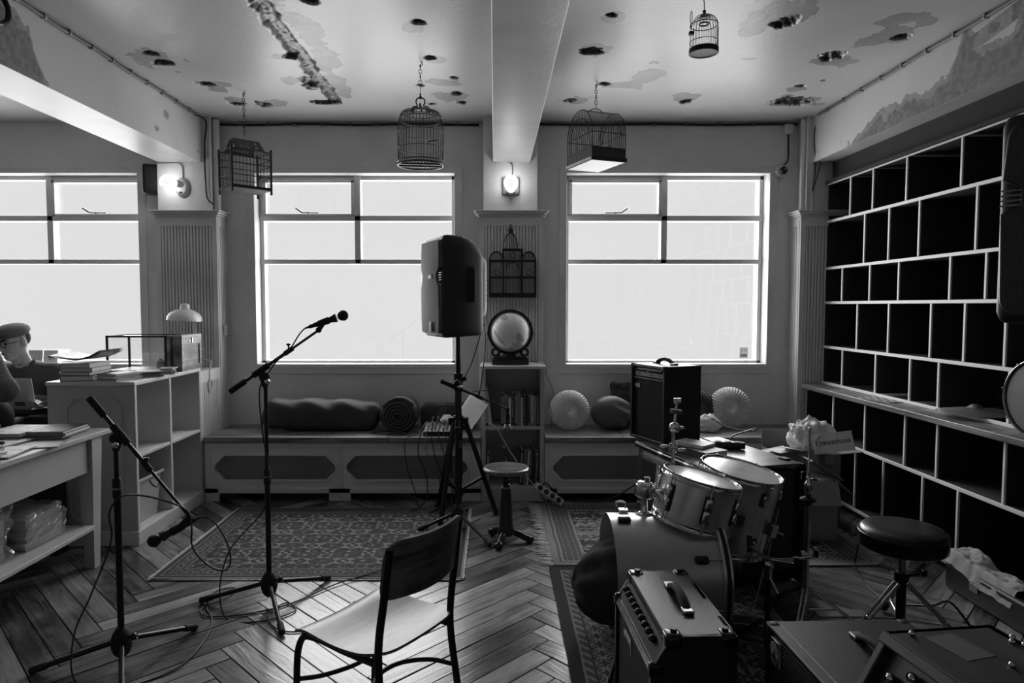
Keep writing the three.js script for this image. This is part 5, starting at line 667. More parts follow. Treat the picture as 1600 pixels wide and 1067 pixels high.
{ // architectural cage on the column
  const t = thing('birdcage', 'dark domed birdcage shaped like a building fixed to the fluted column', 'birdcage', [0.143, 1.567, -5.41]), D = 0.1, hw = 0.188;
  obj('base', B(-hw, hw, 0, 0.036, 0.006, D), M.wireDark, t);
  const pst = []; for (const x of [-hw + 0.006, -0.075, 0.073, hw - 0.006]) for (const z of [0.012, D - 0.006]) pst.push(B(x - 0.006, x + 0.006, 0.03, Math.abs(x) < 0.1 ? 0.385 : 0.295, z - 0.006, z + 0.006)); many('post', pst, M.wireDark, t);
  const rl = []; for (const y of [0.155, 0.285]) for (const z of [0.012, D - 0.006]) rl.push(B(-hw, hw, y, y + 0.014, z - 0.005, z + 0.005)); for (const z of [0.012, D - 0.006]) rl.push(B(-0.08, 0.078, 0.375, 0.388, z - 0.005, z + 0.005)); rl.push(B(-0.08, 0.078, 0.38, 0.388, 0.01, D)); many('rail', rl, M.wireDark, t);
  const w = []; for (let x = -hw + 0.014; x < hw; x += 0.0125) { const mid = x > -0.073 && x < 0.071, c = x < 0 ? -0.13 : 0.128, top = mid ? 0.38 : 0.285 + Math.sqrt(Math.max(0, 0.0553 ** 2 - (x - c) ** 2)) * 1.35; w.push(W([x, 0.03, D - 0.006], [x, top, D - 0.006], 0.0014)); if (!mid) w.push(W([x, 0.285, 0.012], [x, top, 0.012], 0.0014)); } for (let z = 0.024; z < D - 0.01; z += 0.0125) w.push(W([-hw + 0.006, 0.03, z], [-hw + 0.006, 0.29, z], 0.0014), W([hw - 0.006, 0.03, z], [hw - 0.006, 0.29, z], 0.0014));
  obj('bars', w, M.wireDark, t);
  const ar = []; for (const c of [-0.13, 0.128]) for (const z of [0.012, D - 0.006]) ar.push(T([...Array(13)].map((_, i) => { const q = Math.PI * i / 12; return [c + 0.056 * Math.cos(q), 0.29 + 0.074 * Math.sin(q), z]; }), 0.0042, 24, 5)); ar.push(T([...Array(9)].map((_, i) => { const q = Math.PI * i / 8; return [-0.001 + 0.05 * Math.cos(q), 0.22 + 0.06 * Math.sin(q), D]; }), 0.003, 16, 5)); for (const [x, y] of [[-0.125, 0.2], [0.002, 0.335], [0.132, 0.2]]) ar.push(Tor(0.022, 0.0028, 20, 5).translate(x, y, D - 0.002)); many('arch', ar, M.wireDark, t);
  const dm = []; for (let i = 0; i < 18; i++) { const a = i * Math.PI / 9; dm.push(T([[0.056, 0.388], [0.057, 0.42], [0.05, 0.46], [0.034, 0.495], [0.01, 0.518]].map(([r, y]) => [r * Math.cos(a) - 0.016, y, r * Math.sin(a) * 0.75 + 0.055]), 0.0014, 10, 4)); } obj('dome', dm, M.wireDark, t);
  obj('finial', Lth([[0.001, 0.51], [0.014, 0.512], [0.02, 0.535], [0.018, 0.548], [0.008, 0.56], [0.006, 0.575], [0.01, 0.581], [0.001, 0.581]], 16).translate(-0.016, 0, 0.055), M.wireDark, t);
}
// ---------- globe ----------
{
  const t = thing('globe', 'pale relief globe in a dark full ring on a rectangular base', 'globe', [0.122, 1.044, -5.22]);
  const gm = tex(1024, 512, (u, v) => { const lo = u * 6.283, la = (v - 0.5) * 3.1416, x = Math.cos(la) * Math.cos(lo), y = Math.cos(la) * Math.sin(lo), z = Math.sin(la), n = fbm(x * 2.1 + 7, y * 2.1 + z * 1.7 + 3, 5), land = n > 0.535, g = (u * 24) % 1 < 0.012 || (v * 12) % 1 < 0.02; return (land ? 185 + 60 * (fbm(x * 9, y * 9 + z * 9, 3) - 0.5) : 240) - (Math.abs(n - 0.535) < 0.008 ? 45 : 0) - (g ? 18 : 0); });
  obj('sphere', new THREE.SphereGeometry(0.148, 48, 32).rotateY(1.2).translate(0, 0.252, 0), mat(255, { map: gm, roughness: 0.65 }), t, false);
  obj('meridian_ring', ro(Lth([[0.155, -0.009], [0.178, -0.009], [0.178, 0.009], [0.155, 0.009], [0.155, -0.009]], 64), Math.PI / 2, 0, 0).translate(0, 0.252, 0), M.blackGloss, t); obj('ring_pivot', [[-1], [1]].map(([s]) => B(s * 0.182 - 0.004, s * 0.182 + 0.004, 0.225, 0.255, -0.02, 0.02)), M.steel, t);
  obj('base', [B(-0.143, 0.143, 0.0, 0.046, -0.08, 0.08, 0.006, 2), B(-0.132, 0.132, 0.044, 0.062, -0.07, 0.07, 0.008, 2)], M.blackGloss, t);
  for (const s of [-1, 1]) obj('scroll', ro(Lth([[0.018, -0.012], [0.035, -0.012], [0.037, 0], [0.035, 0.012], [0.018, 0.012], [0.018, -0.012]], 28), Math.PI / 2, 0, 0).translate(s * 0.115, 0.09, -0.05), M.blackGloss, t);
  obj('support', [C([-0.02, 0.06, 0], [-0.02, 0.082, 0], 0.03, 0.03), C([-0.015, 0.05, 0.03], [-0.015, 0.075, 0.03], 0.006), C([0.012, 0.05, 0.03], [0.012, 0.075, 0.03], 0.006), B(-0.04, 0.04, 0.062, 0.08, -0.012, 0.012)], M.black, t);
}
cable('thin wire dropping from the globe past the bookcase to the pleated cushion', [[0.28, 1.06, -5.3], [0.36, 1.05, -5.2], [0.4, 1.04, -5.2], [0.4, 0.97, -5.2], [0.45, 0.87, -5.3], [0.47, 0.8, -5.3], [0.43, 0.73, -5.25], [0.45, 0.66, -5.22], [0.44, 0.52, -5.2]], 0.0022);
// ---------- wall lamps, wall speaker, security camera, small fittings ----------
const bulbMat = (v) => new THREE.MeshStandardMaterial({ color: gr(235), emissive: 0xffffff, emissiveIntensity: v, roughness: 0.5 });
function lampLight(x, y, z, i) { const p = new THREE.PointLight(0xffffff, i, 0, 2); p.position.set(x, y, z); p.castShadow = true; p.shadow.radius = 3; scene.add(p); }
{
  const t = thing('wall_lamp', 'lit dome wall lamp on an oval backplate beside the small black speaker', 'wall lamp', [-2.52, 2.455, -5.436]);
  obj('back_plate', [ro(Lth([[0.001, 0], [0.07, 0], [0.07, 0.01], [0.058, 0.02], [0.056, 0.03], [0.05, 0.036], [0.001, 0.036]], 40), Math.PI / 2, 0, 0).scale(0.82, 1.1, 1)], M.white, t);
  obj('arm', [C([0, 0.02, 0.03], [-0.035, 0.025, 0.085], 0.026, 0.03)], M.white, t); obj('switch', B(-0.015, 0.01, -0.052, -0.038, 0.03, 0.042, 0.003), M.black, t);
  obj('shade', [S(0.066, -0.062, 0.02, 0.11, 1.0, 0.98, 1, 28, 18).applyMatrix4(new THREE.Matrix4())].map((g) => { const p = g.attributes.position; for (let i = 0; i < p.count; i++) p.setY(i, Math.max(p.getY(i), -0.005 + 0.12 * (p.getX(i) + 0.062) * -1 * 0.15)); g.computeVertexNormals(); return g; }), bulbMat(0.82), t); lampLight(-2.582, 2.475, -5.326, 0.12);
  obj('feed_wire', T([[-0.2, 0.195, 0.004], [-0.1, 0.196, 0.004], [-0.03, 0.196, 0.004], [0.0, 0.17, 0.004], [0.005, 0.12, 0.004], [0.005, 0.06, 0.004]], 0.0045, 30), pipeM, t);
}
{
  const t = thing('wall_lamp', 'lit dome wall lamp on a square backplate above the domed cage', 'wall lamp', [0.129, 2.465, -5.436]);
  obj('back_plate', [softBox(0.132, 0.136, 0.026, 0.012, (x, y, z) => [x, y, z + 0.012], 6)], mat(170, { roughness: 0.4 }), t); obj('plate_rim', [softBox(0.138, 0.142, 0.012, 0.0055, null, 6)], M.steel, t);
  obj('arm', [C([0, -0.04, 0.02], [0, -0.035, 0.08], 0.03, 0.034)], M.white, t);
  obj('shade', [S(0.058, 0, 0.012, 0.1, 1, 1.05, 1, 28, 18), C([0, -0.05, 0.1], [0, -0.01, 0.1], 0.034, 0.036)], bulbMat(0.82), t); lampLight(0.129, 2.477, -5.336, 0.12);
  obj('feed_wire', T([[-0.14, 0.192, 0.004], [-0.08, 0.194, 0.004], [-0.02, 0.194, 0.004], [0.01, 0.17, 0.004], [0.012, 0.07, 0.004]], 0.0045, 30), pipeM, t);
}
{
  const t = thing('wall_speaker', 'small black wedge speaker fixed high on the wall beside the lit lamp', 'loudspeaker', [-2.79, 2.41, -5.50], -1.25);
  obj('cabinet', softBox(0.16, 0.235, 0.13, 0.012, (x, y, z) => [x * (1 - 0.1 * (0.5 - z / 0.13)), y + 0.118, z + 0.0 * y], 6), M.blackMatte, t); obj('grille', ro(B(-0.072, 0.072, 0.01, 0.225, 0.064, 0.072, 0.006), 0, 0, 0), mat(190, { roughness: 0.5 }), t); obj('bracket', C([0, 0.12, -0.06], [0, 0.12, -0.09], 0.015), M.black, t);
}
{
  const t = thing('security_camera', 'small white dome security camera on the wall beside the corner pipes', 'camera', [2.37, 2.615, -5.6]);
  obj('base', ro(Lth([[0.001, 0], [0.05, 0], [0.05, 0.03], [0.04, 0.045], [0.001, 0.045]]), Math.PI / 2, 0, 0), M.white, t); obj('dome', S(0.032, 0.01, 0, 0.05), M.blackGloss, t); obj('eye', S(0.012, 0.015, 0.005, 0.075), M.steel, t);
  obj('feed_wire', T([[0.01, 0.04, 0.03], [0.045, 0.07, 0.03], [0.06, 0.12, 0.02], [0.062, 0.22, 0.01], [0.06, 0.3, 0.01]], 0.006, 24), M.cable, t); obj('junction_box', B(0.02, 0.09, 0.3, 0.38, 0, 0.04, 0.006), M.paint, t);
}
{ const t = thing('power_outlet', 'round dark wall socket on the fluted panel above the low bookcase', 'socket', [-2.42, 1.12, -5.42]); obj('plate', B(-0.06, 0.06, -0.06, 0.06, -0.006, 0.012, 0.004), M.paint, t); obj('socket', C([0, 0, 0.012], [0, 0, 0.02], 0.034), M.black, t); }
{ const t = thing('light_switch', 'small pale switch on the side of the fluted column', 'switch', [-2.24, 1.3, -5.52], Math.PI / 2); obj('plate', B(-0.03, 0.03, -0.045, 0.045, 0, 0.012, 0.004), M.paint, t); obj('rocker', B(-0.012, 0.012, -0.025, 0.025, 0.012, 0.018, 0.003), M.white, t); }
cable('pale coiled wire dangling down the fluted panel from the dark socket', [[-2.4, 1.11, -5.38], [-2.33, 1.07, -5.35], [-2.24, 1.06, -5.25], [-2.235, 0.99, -5.2], [-2.235, 0.93, -5.2], [-2.235, 0.88, -5.17], [-2.235, 0.84, -5.2], [-2.235, 0.88, -5.24], [-2.235, 0.93, -5.2], [-2.235, 0.87, -5.18], [-2.235, 0.82, -5.2]], 0.004, M.cableLight);
{ const t = thing('window_sticker', 'small framed notice stuck on the window glass by the corner column', 'notice', [2.155, 1.095, -5.752]); obj('notice_sheet', B(-0.035, 0.035, -0.045, 0.045, 0, 0.002), mat(255, { map: canvasTex(64, 84, (c) => { c.fillStyle = '#bbb'; c.fillRect(0, 0, 64, 84); c.fillStyle = '#e8e8e8'; c.fillRect(6, 6, 52, 42); c.fillStyle = '#777'; c.fillRect(18, 14, 6, 18); c.fillRect(40, 14, 6, 18); c.fillRect(8, 54, 48, 18); }) }), t, false); }
// ---------- cushions and things on the benches ----------
const blobGeo = (rx, ry, rz, f, n = 40) => { const g = new THREE.SphereGeometry(1, n, Math.round(n * 0.7)), p = g.attributes.position; for (let i = 0; i < p.count; i++) { const x = p.getX(i), y = p.getY(i), z = p.getZ(i); const o = f(x, y, z); p.setXYZ(i, o[0] * rx, o[1] * ry, o[2] * rz); } g.deleteAttribute('uv'); g.deleteAttribute('normal'); const m = mergeVertices(g, 1e-6); m.computeVertexNormals(); return m; };
const clothM = (v, o = {}) => mat(v, { roughness: 0.85, bumpMap: rep(tFabric, 5), bumpScale: 0.0012, ...o });
tag(obj('bolster', softBox(0.95, 0.24, 0.26, 0.085, (x, y, z) => { const w = 0.02 * (fbm(x * 7 + 3, y * 9 + z * 5, 3) - 0.5) + 0.008 * Math.sin(x * 22 + y * 30), e = 1 - 0.12 * Math.abs(x / 0.475) ** 4; return [x + 0.012 * Math.sin(y * 25), Math.max(-0.118, (y + w - 0.012 * x) * e), (z + w) * e]; }, 30).translate(-1.395, 0.622, -5.36), clothM(62, { roughness: 0.7 })), 'long dark fabric bolster lying on the window bench', 'cushion');
{ const t = thing('rolled_blanket', 'rolled dark blanket showing its spiral end on the window bench', 'blanket', [-0.765, 0.5, -5.36]); const pts = []; for (let i = 0; i < 90; i++) { const a = i * 0.28, r = 0.02 + 0.0042 * i * 0.28; pts.push([r * Math.cos(a), r * Math.sin(a) + 0.13, 0.14 + 0.02 * (1 - r / 0.13)]); } obj('spiral_edge', T(pts, 0.011, 200, 6), clothM(74), t); obj('roll', ro(Lth([[0.001, -0.15], [0.11, -0.15], [0.142, -0.12], [0.148, 0.0], [0.142, 0.11], [0.115, 0.14], [0.001, 0.145]], 40), Math.PI / 2, 0, 0).scale(1.05, 0.93, 1).translate(0, 0.131, 0), clothM(58), t); obj('fold', [T([[-0.12, 0.2, 0.13], [-0.05, 0.255, 0.125], [0.04, 0.262, 0.12], [0.12, 0.215, 0.12]], 0.016, 24), T([[0.02, 0.25, 0.13], [0.1, 0.2, 0.13], [0.14, 0.12, 0.13]], 0.014, 20)], clothM(66), t); }
const tFloral = tex(256, 256, (u, v) => { const n = fbm(u * 8, v * 8, 3, 8); return n > 0.54 ? 150 : n > 0.47 ? 70 : 110; });
tag(obj('patterned_cushion', softBox(0.43, 0.21, 0.12, 0.055, (x, y, z) => { const k = 1 - 0.25 * (x / 0.215) ** 2 * (y / 0.105) ** 2; return [x, y * (1 + 0.06 * (x / 0.215) ** 2), z * k]; }, 16).rotateX(-0.25).translate(-0.39, 0.606, -5.42), clothM(120, { map: rep(tFloral, 3) })), 'patterned rectangular cushion behind the mixer on the bench', 'cushion');
function pleated(label, x, y, z, r, tone, tilt, yaw) { const t = thing('round_cushion', label, 'cushion', [x, y, z]); t.rotation.set(tilt, yaw, 0); const n = 44; obj('pleated_cover', blobGeo(r, r, r * 0.42, (a, b, c) => { const an = Math.atan2(b, a), q = Math.hypot(a, b), rip = Math.sin(an * n + 2.5 * q + 1.5 * Math.sin(an * 3)); const dent = Math.exp(-((q / 0.22) ** 2)) * 0.55; return [a * (1 + 0.012 * rip), b * (1 + 0.012 * rip), c * (1 - dent) * (1 + 0.12 * rip * ss(0.05, 0.5, q))]; }, 220), clothM(tone, { roughness: 0.6 }), t); obj('button', S(0.014, 0, 0, r * 0.22), clothM(tone), t); return t; }
pleated('pale round pleated cushion beside the narrow bookcase', 0.607, 0.657, -5.36, 0.162, 232, -0.2, 0);
tag(obj('round_cushion', blobGeo(0.165, 0.138, 0.1, (a, b, c) => { const w = 1 + 0.05 * Math.sin(a * 4 + b * 9) * ss(0.2, 1, a + 0.4) + 0.04 * (fbm(a * 3, b * 6 + c, 3) - 0.5); return [a * w, Math.max(b, -0.95) * w, c * w]; }, 60).rotateX(-0.2).translate(0.945, 0.636, -5.36), clothM(88, { roughness: 0.45 })), 'dark shiny round cushion next to the pale pleated cushion', 'cushion');
tag(obj('patterned_cushion', softBox(0.26, 0.36, 0.1, 0.045, (x, y, z) => [x * (1 + 0.08 * (y / 0.18) ** 2), y * (1 + 0.08 * (x / 0.13) ** 2), z * (1 - 0.4 * (x / 0.13) ** 2 * (y / 0.18) ** 2)], 14).rotateZ(0.1).rotateX(-0.15).translate(1.11, 0.7, -5.5), clothM(135, { map: rep(tFloral, 4) })), 'floral cushion standing against the wall behind the upright amplifier', 'cushion');
pleated('dark round pleated cushion half behind the upright amplifier', 1.66, 0.66, -5.42, 0.155, 70, -0.2, 0);
pleated('pale round pleated cushion near the corner column', 1.92, 0.672, -5.4, 0.168, 220, -0.22, -0.15);
const crumple = (rx, ry, rz, s, n = 46) => blobGeo(rx, ry, rz, (a, b, c) => { const w = 1 + 0.5 * (Math.abs(fbm(a * 2.2 + s, b * 2.2 + c * 1.7 + s, 3) - 0.5) * 2 - 0.2) + 0.1 * (h2(Math.round((a + s) * 6), Math.round(b * 6 + c * 9)) - 0.5); return [a * w, Math.max(-0.9, b * w), c * w]; }, n);
tag(obj('paper_bag', crumple(0.09, 0.07, 0.06, 3).translate(1.7, 0.565, -5.25), mat(225, { roughness: 0.7, flatShading: true })), 'crumpled white paper bag on the bench by the dark pleated cushion', 'bag');
{ // mixer
  const t = thing('audio_mixer', 'small audio mixer with rows of knobs on the bench edge', 'mixer', [-0.43, 0.5, -5.17]); obj('housing', [E([[0, 0], [0.2, 0], [0.2, 0.03], [0, 0.065]], 0.24, 0.003).rotateY(-Math.PI / 2).translate(0.12, 0, -0.1)], M.black, t);
  const tp = obj('face_plate', ro(B(-0.112, 0.112, 0, 0.003, -0.1, 0.1), 0.173, 0, 0).translate(0, 0.051, 0), mat(70, { roughness: 0.5 }), t); const kn = []; for (let i = 0; i < 7; i++) for (let j = 0; j < 5; j++) obj('knob', C([-0.09 + i * 0.03, 0.068 - j * 0.0065, -0.075 + j * 0.035], [-0.09 + i * 0.03, 0.084 - j * 0.0065, -0.073 + j * 0.035], 0.0055, 0.004, 8), (i + j) % 3 === 1 ? M.cableLight : M.black, tp);
  obj('jack_plug', [[-0.07, -0.085], [-0.03, -0.09], [0.06, -0.085], [0.09, -0.085]].map(([x, z]) => C([x, 0.065, z], [x + 0.01, 0.12, z + 0.01], 0.007)), M.steel, t);
}
tag(obj('crumpled_paper', [crumple(0.05, 0.045, 0.04, 8, 24)].map((g) => g.translate(-0.38, 0.585, -5.27)), mat(215, { flatShading: true, roughness: 0.8 })), 'crumpled white wrapper on top of the mixer', 'wrapper');
[[-0.5, 0.05], [-0.46, 0.15], [-0.42, 0.12], [-0.37, 0.2], [-0.33, 0.08]].forEach(([x, s], i) => cable(nth[i] + ' cable falling over the bench edge from the mixer, counted from the blanket', [[x, 0.575, -5.22], [x - 0.03, 0.6, -5.12], [x - 0.06, 0.54, -5.03], [x - 0.08 + 0.02 * i, 0.4, -4.99], [x - 0.04 + s * 0.5, 0.2, -4.98], [x + s * 0.7 - 0.05, 0.05, -4.95], [x + s - 0.1, 0.02, -4.85], [x + s - 0.16, 0.02, -4.72]], 0.004, i === 1 ? mat(120) : M.cable).userData.group = 'mixer cables');
cable('black cable looped on the bench beside the dark bolster', [[-0.95, 0.505, -5.2], [-0.85, 0.505, -5.26], [-0.7, 0.505, -5.22], [-0.68, 0.505, -5.15], [-0.85, 0.505, -5.13], [-0.97, 0.505, -5.18], [-0.85, 0.505, -5.24], [-0.6, 0.505, -5.2], [-0.65, 0.505, -5.05], [-0.68, 0.48, -5.02], [-0.67, 0.3, -5.0], [-0.6, 0.08, -4.97], [-0.58, 0.02, -4.92], [-0.55, 0.02, -4.8]], 0.0035);
{ const g = new THREE.PlaneGeometry(0.15, 0.21, 6, 8), p = g.attributes.position; for (let i = 0; i < p.count; i++) p.setZ(i, 0.03 * Math.sin(p.getY(i) * 9) - 0.4 * p.getX(i) ** 2); g.computeVertexNormals(); const sh = tag(obj('paper_sheet', [g, g.clone().translate(0.006, 0.002, 0.002)].map((q) => q.rotateZ(-0.55).rotateY(0.3).translate(-0.175, 0.735, -4.78)), new THREE.MeshPhysicalMaterial({ color: gr(240), roughness: 1, transmission: 0.35, thickness: 0, side: THREE.DoubleSide })), 'white curled paper sheets propped behind the speaker tripod', 'paper'); }
{ const t = powerStrip('power_strip', 'pale power strip hanging from a cord beside the pleated cushion bench', [0.39, 0.075, -4.93], 0, 200, 4); t.quaternion.setFromEuler(new THREE.Euler(0, 0, -0.6)).multiply(new THREE.Quaternion().setFromEuler(new THREE.Euler(Math.PI / 2 - 0.35, 0, 0))); t.position.set(0.4, 0.09, -4.93); }
cable('pale cord stretched from the speaker tripod down to the pale power strip', [[-0.05, 0.62, -4.95], [0.0, 0.6, -4.95], [0.1, 0.44, -4.92], [0.2, 0.29, -4.9], [0.3, 0.16, -4.9], [0.34, 0.13, -4.91]], 0.0045, M.cableLight);
cable('dark cable trailing along the foot of the bench behind the drums', [[0.4, 0.04, -4.95], [0.45, 0.08, -4.98], [0.38, 0.16, -4.99], [0.36, 0.05, -4.97], [0.6, 0.03, -4.95], [0.9, 0.06, -4.95], [1.1, 0.16, -4.97], [1.15, 0.12, -4.96], [1.08, 0.05, -4.95], [1.2, 0.16, -4.96], [1.4, 0.1, -4.95]], 0.005);
// ---------- rugs ----------
function rugTex(W_, H_, kind, res) {
  const w = Math.round(res * W_), h = Math.round(res * H_);
  return tex(w, h, (u, v) => {
    const x = u * W_, y = v * H_, e = Math.min(x, W_ - x, y, H_ - y), grain = 18 * (h2(u * w, v * h) - 0.5), wear = 26 * (fbm(x * 3, y * 3, 3) - 0.5);
    const fold = (s, k = 0) => { const a = Math.abs(((x / s + k) % 2 + 2) % 2 - 1), b = Math.abs(((y / s + k) % 2 + 2) % 2 - 1); return [a, b]; };
    let c;
    if (kind === 1) {
      if (e < 0.012) c = 150; else if (e < 0.035) c = 50; else if (e < 0.045) c = 120;
      else if (e < 0.13) { const s = x < y && x < W_ - x ? y : (e === x || e === W_ - x ? y : x), a = Math.abs((s / 0.06) % 2 - 1), b = Math.abs(e - 0.0875) / 0.042, r = Math.hypot(a, b); c = r < 0.28 ? 30 : r < 0.5 ? 125 : r < 0.62 ? 45 : fbm(a * 5, b * 5, 2) > 0.56 ? 115 : 62; }
      else if (e < 0.14) c = 118; else if (e < 0.15) c = 40;
      else { const [a, b] = fold(0.125 + 0.02 * Math.sin(x * 3 + y * 5) * 0), n = 0.75 * fbm(a * 5 + 2, b * 5 + 9, 3) + 0.25 * fbm(x * 45, y * 45, 2), r = Math.hypot(a, b), r2 = Math.hypot(1 - a, 1 - b); c = n > 0.6 ? 135 : n > 0.54 ? 92 : n < 0.38 ? 34 : 58; if (r < 0.22) c = r < 0.1 ? 130 : 40; if (Math.abs(r2 - 0.35) < 0.035) c = 128; if (Math.abs(r2 - 0.22) < 0.03) c = 30; }
    } else if (kind === 2) {
      if (e < 0.04) c = 120; else if (e < 0.2) { const [a, b] = fold(0.035), r = Math.hypot(a - 0.5, b - 0.5); c = r < 0.2 ? 138 : r < 0.34 ? 45 : 78; if (Math.abs(e - 0.19) < 0.008 || Math.abs(e - 0.06) < 0.006) c = 125; }
      else { const q = Math.abs(x - W_ / 2) / (W_ / 2 - 0.2) + Math.abs(y - H_ / 2) / (H_ / 2 - 0.2) + 0.1 * Math.sin(x * 60) * Math.sin(y * 50), [a, b] = fold(0.09); c = q > 1.25 ? 45 : q > 1.15 ? 130 : q > 0.6 ? 112 : q > 0.52 ? 30 : 70; if (fbm(a * 5, b * 5, 2) > 0.6) c = c > 90 ? 50 : 128; }
    } else {
      if (e < 0.055) c = 30; else if (e < 0.065) c = 110; else if (e < 0.1) { const s = (x + y) / 0.03; c = Math.abs(s % 2 - 1) < 0.4 ? 112 : 60; } else if (e < 0.11) c = 45;
      else if (e < 0.26) { const [a, b] = fold(0.075), r = Math.hypot(a - 0.5, b - 0.5), n = fbm(a * 6, b * 6 + 4, 3); c = Math.abs(r - 0.42) < 0.05 || Math.abs(r - 0.2) < 0.04 ? 128 : n > 0.57 ? 118 : 44; }
      else if (e < 0.3) c = Math.abs(((x + y) / 0.02) % 2 - 1) < 0.5 ? 105 : 55; else { const [a, b] = fold(0.12), n = fbm(a * 6 + 3, b * 6, 3); c = n > 0.57 ? 122 : n < 0.42 ? 40 : 66; }
    }
    return c * (kind === 1 ? 0.92 : 1.05) + grain + wear;
  });
}
function rug(label, x0, x1, z0, z1, kind, y, fr, res = 620) {
  const t = thing('rug', label, 'rug', [(x0 + x1) / 2, 0, (z0 + z1) / 2]), w = x1 - x0, d = z1 - z0, tx = rugTex(w, d, kind, res), g = new THREE.BoxGeometry(w, 0.01, d, 60, 1, 44), p = g.attributes.position;
  for (let i = 0; i < p.count; i++) { const x = p.getX(i), z = p.getZ(i), q = 0.006 * (fbm(x * 4 + kind * 5, z * 4, 3) - 0.4); p.setXYZ(i, x + 0.012 * (fbm(z * 3, kind, 2) - 0.5), y + 0.005 + p.getY(i) + (p.getY(i) > 0 ? Math.max(0, q) : 0), z + 0.012 * (fbm(x * 3, kind + 4, 2) - 0.5)); } g.computeVertexNormals();
  const o = obj('pile', g, mat(255, { map: tx, roughness: 0.95, bumpMap: rep(tGrain, 8, 6), bumpScale: 0.003 }), t, false);
  const f = [], put = (sx) => { for (let z = -d / 2; z < d / 2; z += 0.007) { const l = 0.035 + 0.06 * h2(z * 999, sx * 3 + kind), k = 0.03 * (h2(z * 777, sx) - 0.5); f.push(new THREE.BoxGeometry(l, 0.004, 0.0045).rotateY(k * 14).translate(sx * (w / 2 + l / 2 - 0.004), y + 0.004, z + k)); } }, sel = (sz) => { for (let x = -w / 2; x < w / 2; x += 0.016) f.push(new THREE.BoxGeometry(0.016, 0.005, 0.006 + 0.008 * h2(x * 555, sz)).translate(x, y + 0.005, sz * (d / 2 + 0.003))); };
  if (fr.includes('l')) put(-1); if (fr.includes('r')) put(1); if (fr.includes('n')) sel(1); if (fr.includes('L')) for (let z = -d / 2; z < d / 2; z += 0.014) f.push(new THREE.BoxGeometry(0.008 + 0.016 * h2(z * 333, 2), 0.006, 0.014).translate(-w / 2 - 0.004, y + 0.005, z)); if (fr.includes('R')) for (let z = -d / 2; z < d / 2; z += 0.014) f.push(new THREE.BoxGeometry(0.008 + 0.014 * h2(z * 333, 2), 0.006, 0.014).translate(w / 2 + 0.004, y + 0.005, z));
  const fo = obj('fringe', f, mat(190, { roughness: 0.95 }), t); fo.userData.kind = 'stuff'; return t;
}
rug('wide patterned rug with pale worn edge between the microphone stands and bench', -1.89, -0.18, -4.85, -3.57, 1, 0, 'LnR');
rug('medallion rug with long pale fringe in front of the pleated cushion bench', 0.34, 2.25, -4.97, -3.76, 2, 0, 'lr', 560);
rug('dark-edged scroll-bordered rug beneath the bass drum', 0.31, 1.42, -3.735, -2.1, 3, 0.002, 'n', 620);
// ---------- boxes, bags and things by the shelving ----------
function openBox(label, [x, y, z], turn, w, h, d, tone, flaps) {
  const t = thing('cardboard_box', label, 'box', [x, y, z], turn), m = mat(tone, { roughness: 0.85, map: rep(tMottle, 1) }), e = 0.005;
  obj('body', [B(-w / 2, w / 2, 0, e, -d / 2, d / 2), B(-w / 2, -w / 2 + e, 0, h, -d / 2, d / 2), B(w / 2 - e, w / 2, 0, h, -d / 2, d / 2), B(-w / 2, w / 2, 0, h, -d / 2, -d / 2 + e), B(-w / 2, w / 2, 0, h, d / 2 - e, d / 2)], m, t);
  flaps.forEach(([sd, a, l]) => { const g = B(-((sd === 'n' || sd === 'f') ? w : d) / 2 + 0.004, ((sd === 'n' || sd === 'f') ? w : d) / 2 - 0.004, 0, l, -e / 2, e / 2); const tr = { n: 0, f: Math.PI, l: -Math.PI / 2, r: Math.PI / 2 }[sd]; g.rotateX(a).rotateY(tr).translate(sd === 'l' ? -w / 2 : sd === 'r' ? w / 2 : 0, h, sd === 'n' ? d / 2 : sd === 'f' ? -d / 2 : 0); obj('flap', g, m, t); });
  return t;
}
openBox('brown cardboard box of books with flaps folded down beside the drums', [2.02, 0.012, -4.28], -0.05, 0.31, 0.38, 0.26, 165, [['n', 2.75, 0.15], ['r', 2.3, 0.12], ['f', 0.4, 0.14]]);
openBox('cardboard box holding the printed paper bag against the shelving', [2.14, 0.012, -4.62], 0.04, 0.42, 0.48, 0.3, 130, [['f', 0.1, 0.12], ['r', 1.5, 0.16]]);
for (let i = 0; i < 5; i++) flatBook('book', i === 4 ? 'large pale book lying on top of the brown cardboard box' : nth[i] + ' book from the bottom in the brown cardboard box', 'book', [2.0 + 0.012 * i, 0.28 + i * 0.024, -4.28], 0.1 * i - 0.2, 0.19, 0.22, 0.022, [150, 90, 200, 120, 200][i], i === 4 ? undefined : 'books in the cardboard box');
{ const g = B(-0.12, 0.12, 0, 0.012, -0.1, 0.1, 0.003); tag(obj('book_cover', g.rotateZ(-0.55).translate(2.11, 0.45, -4.27), mat(110, { roughness: 0.6 })), 'dark hardback cover propped up on the cardboard box', 'book'); }
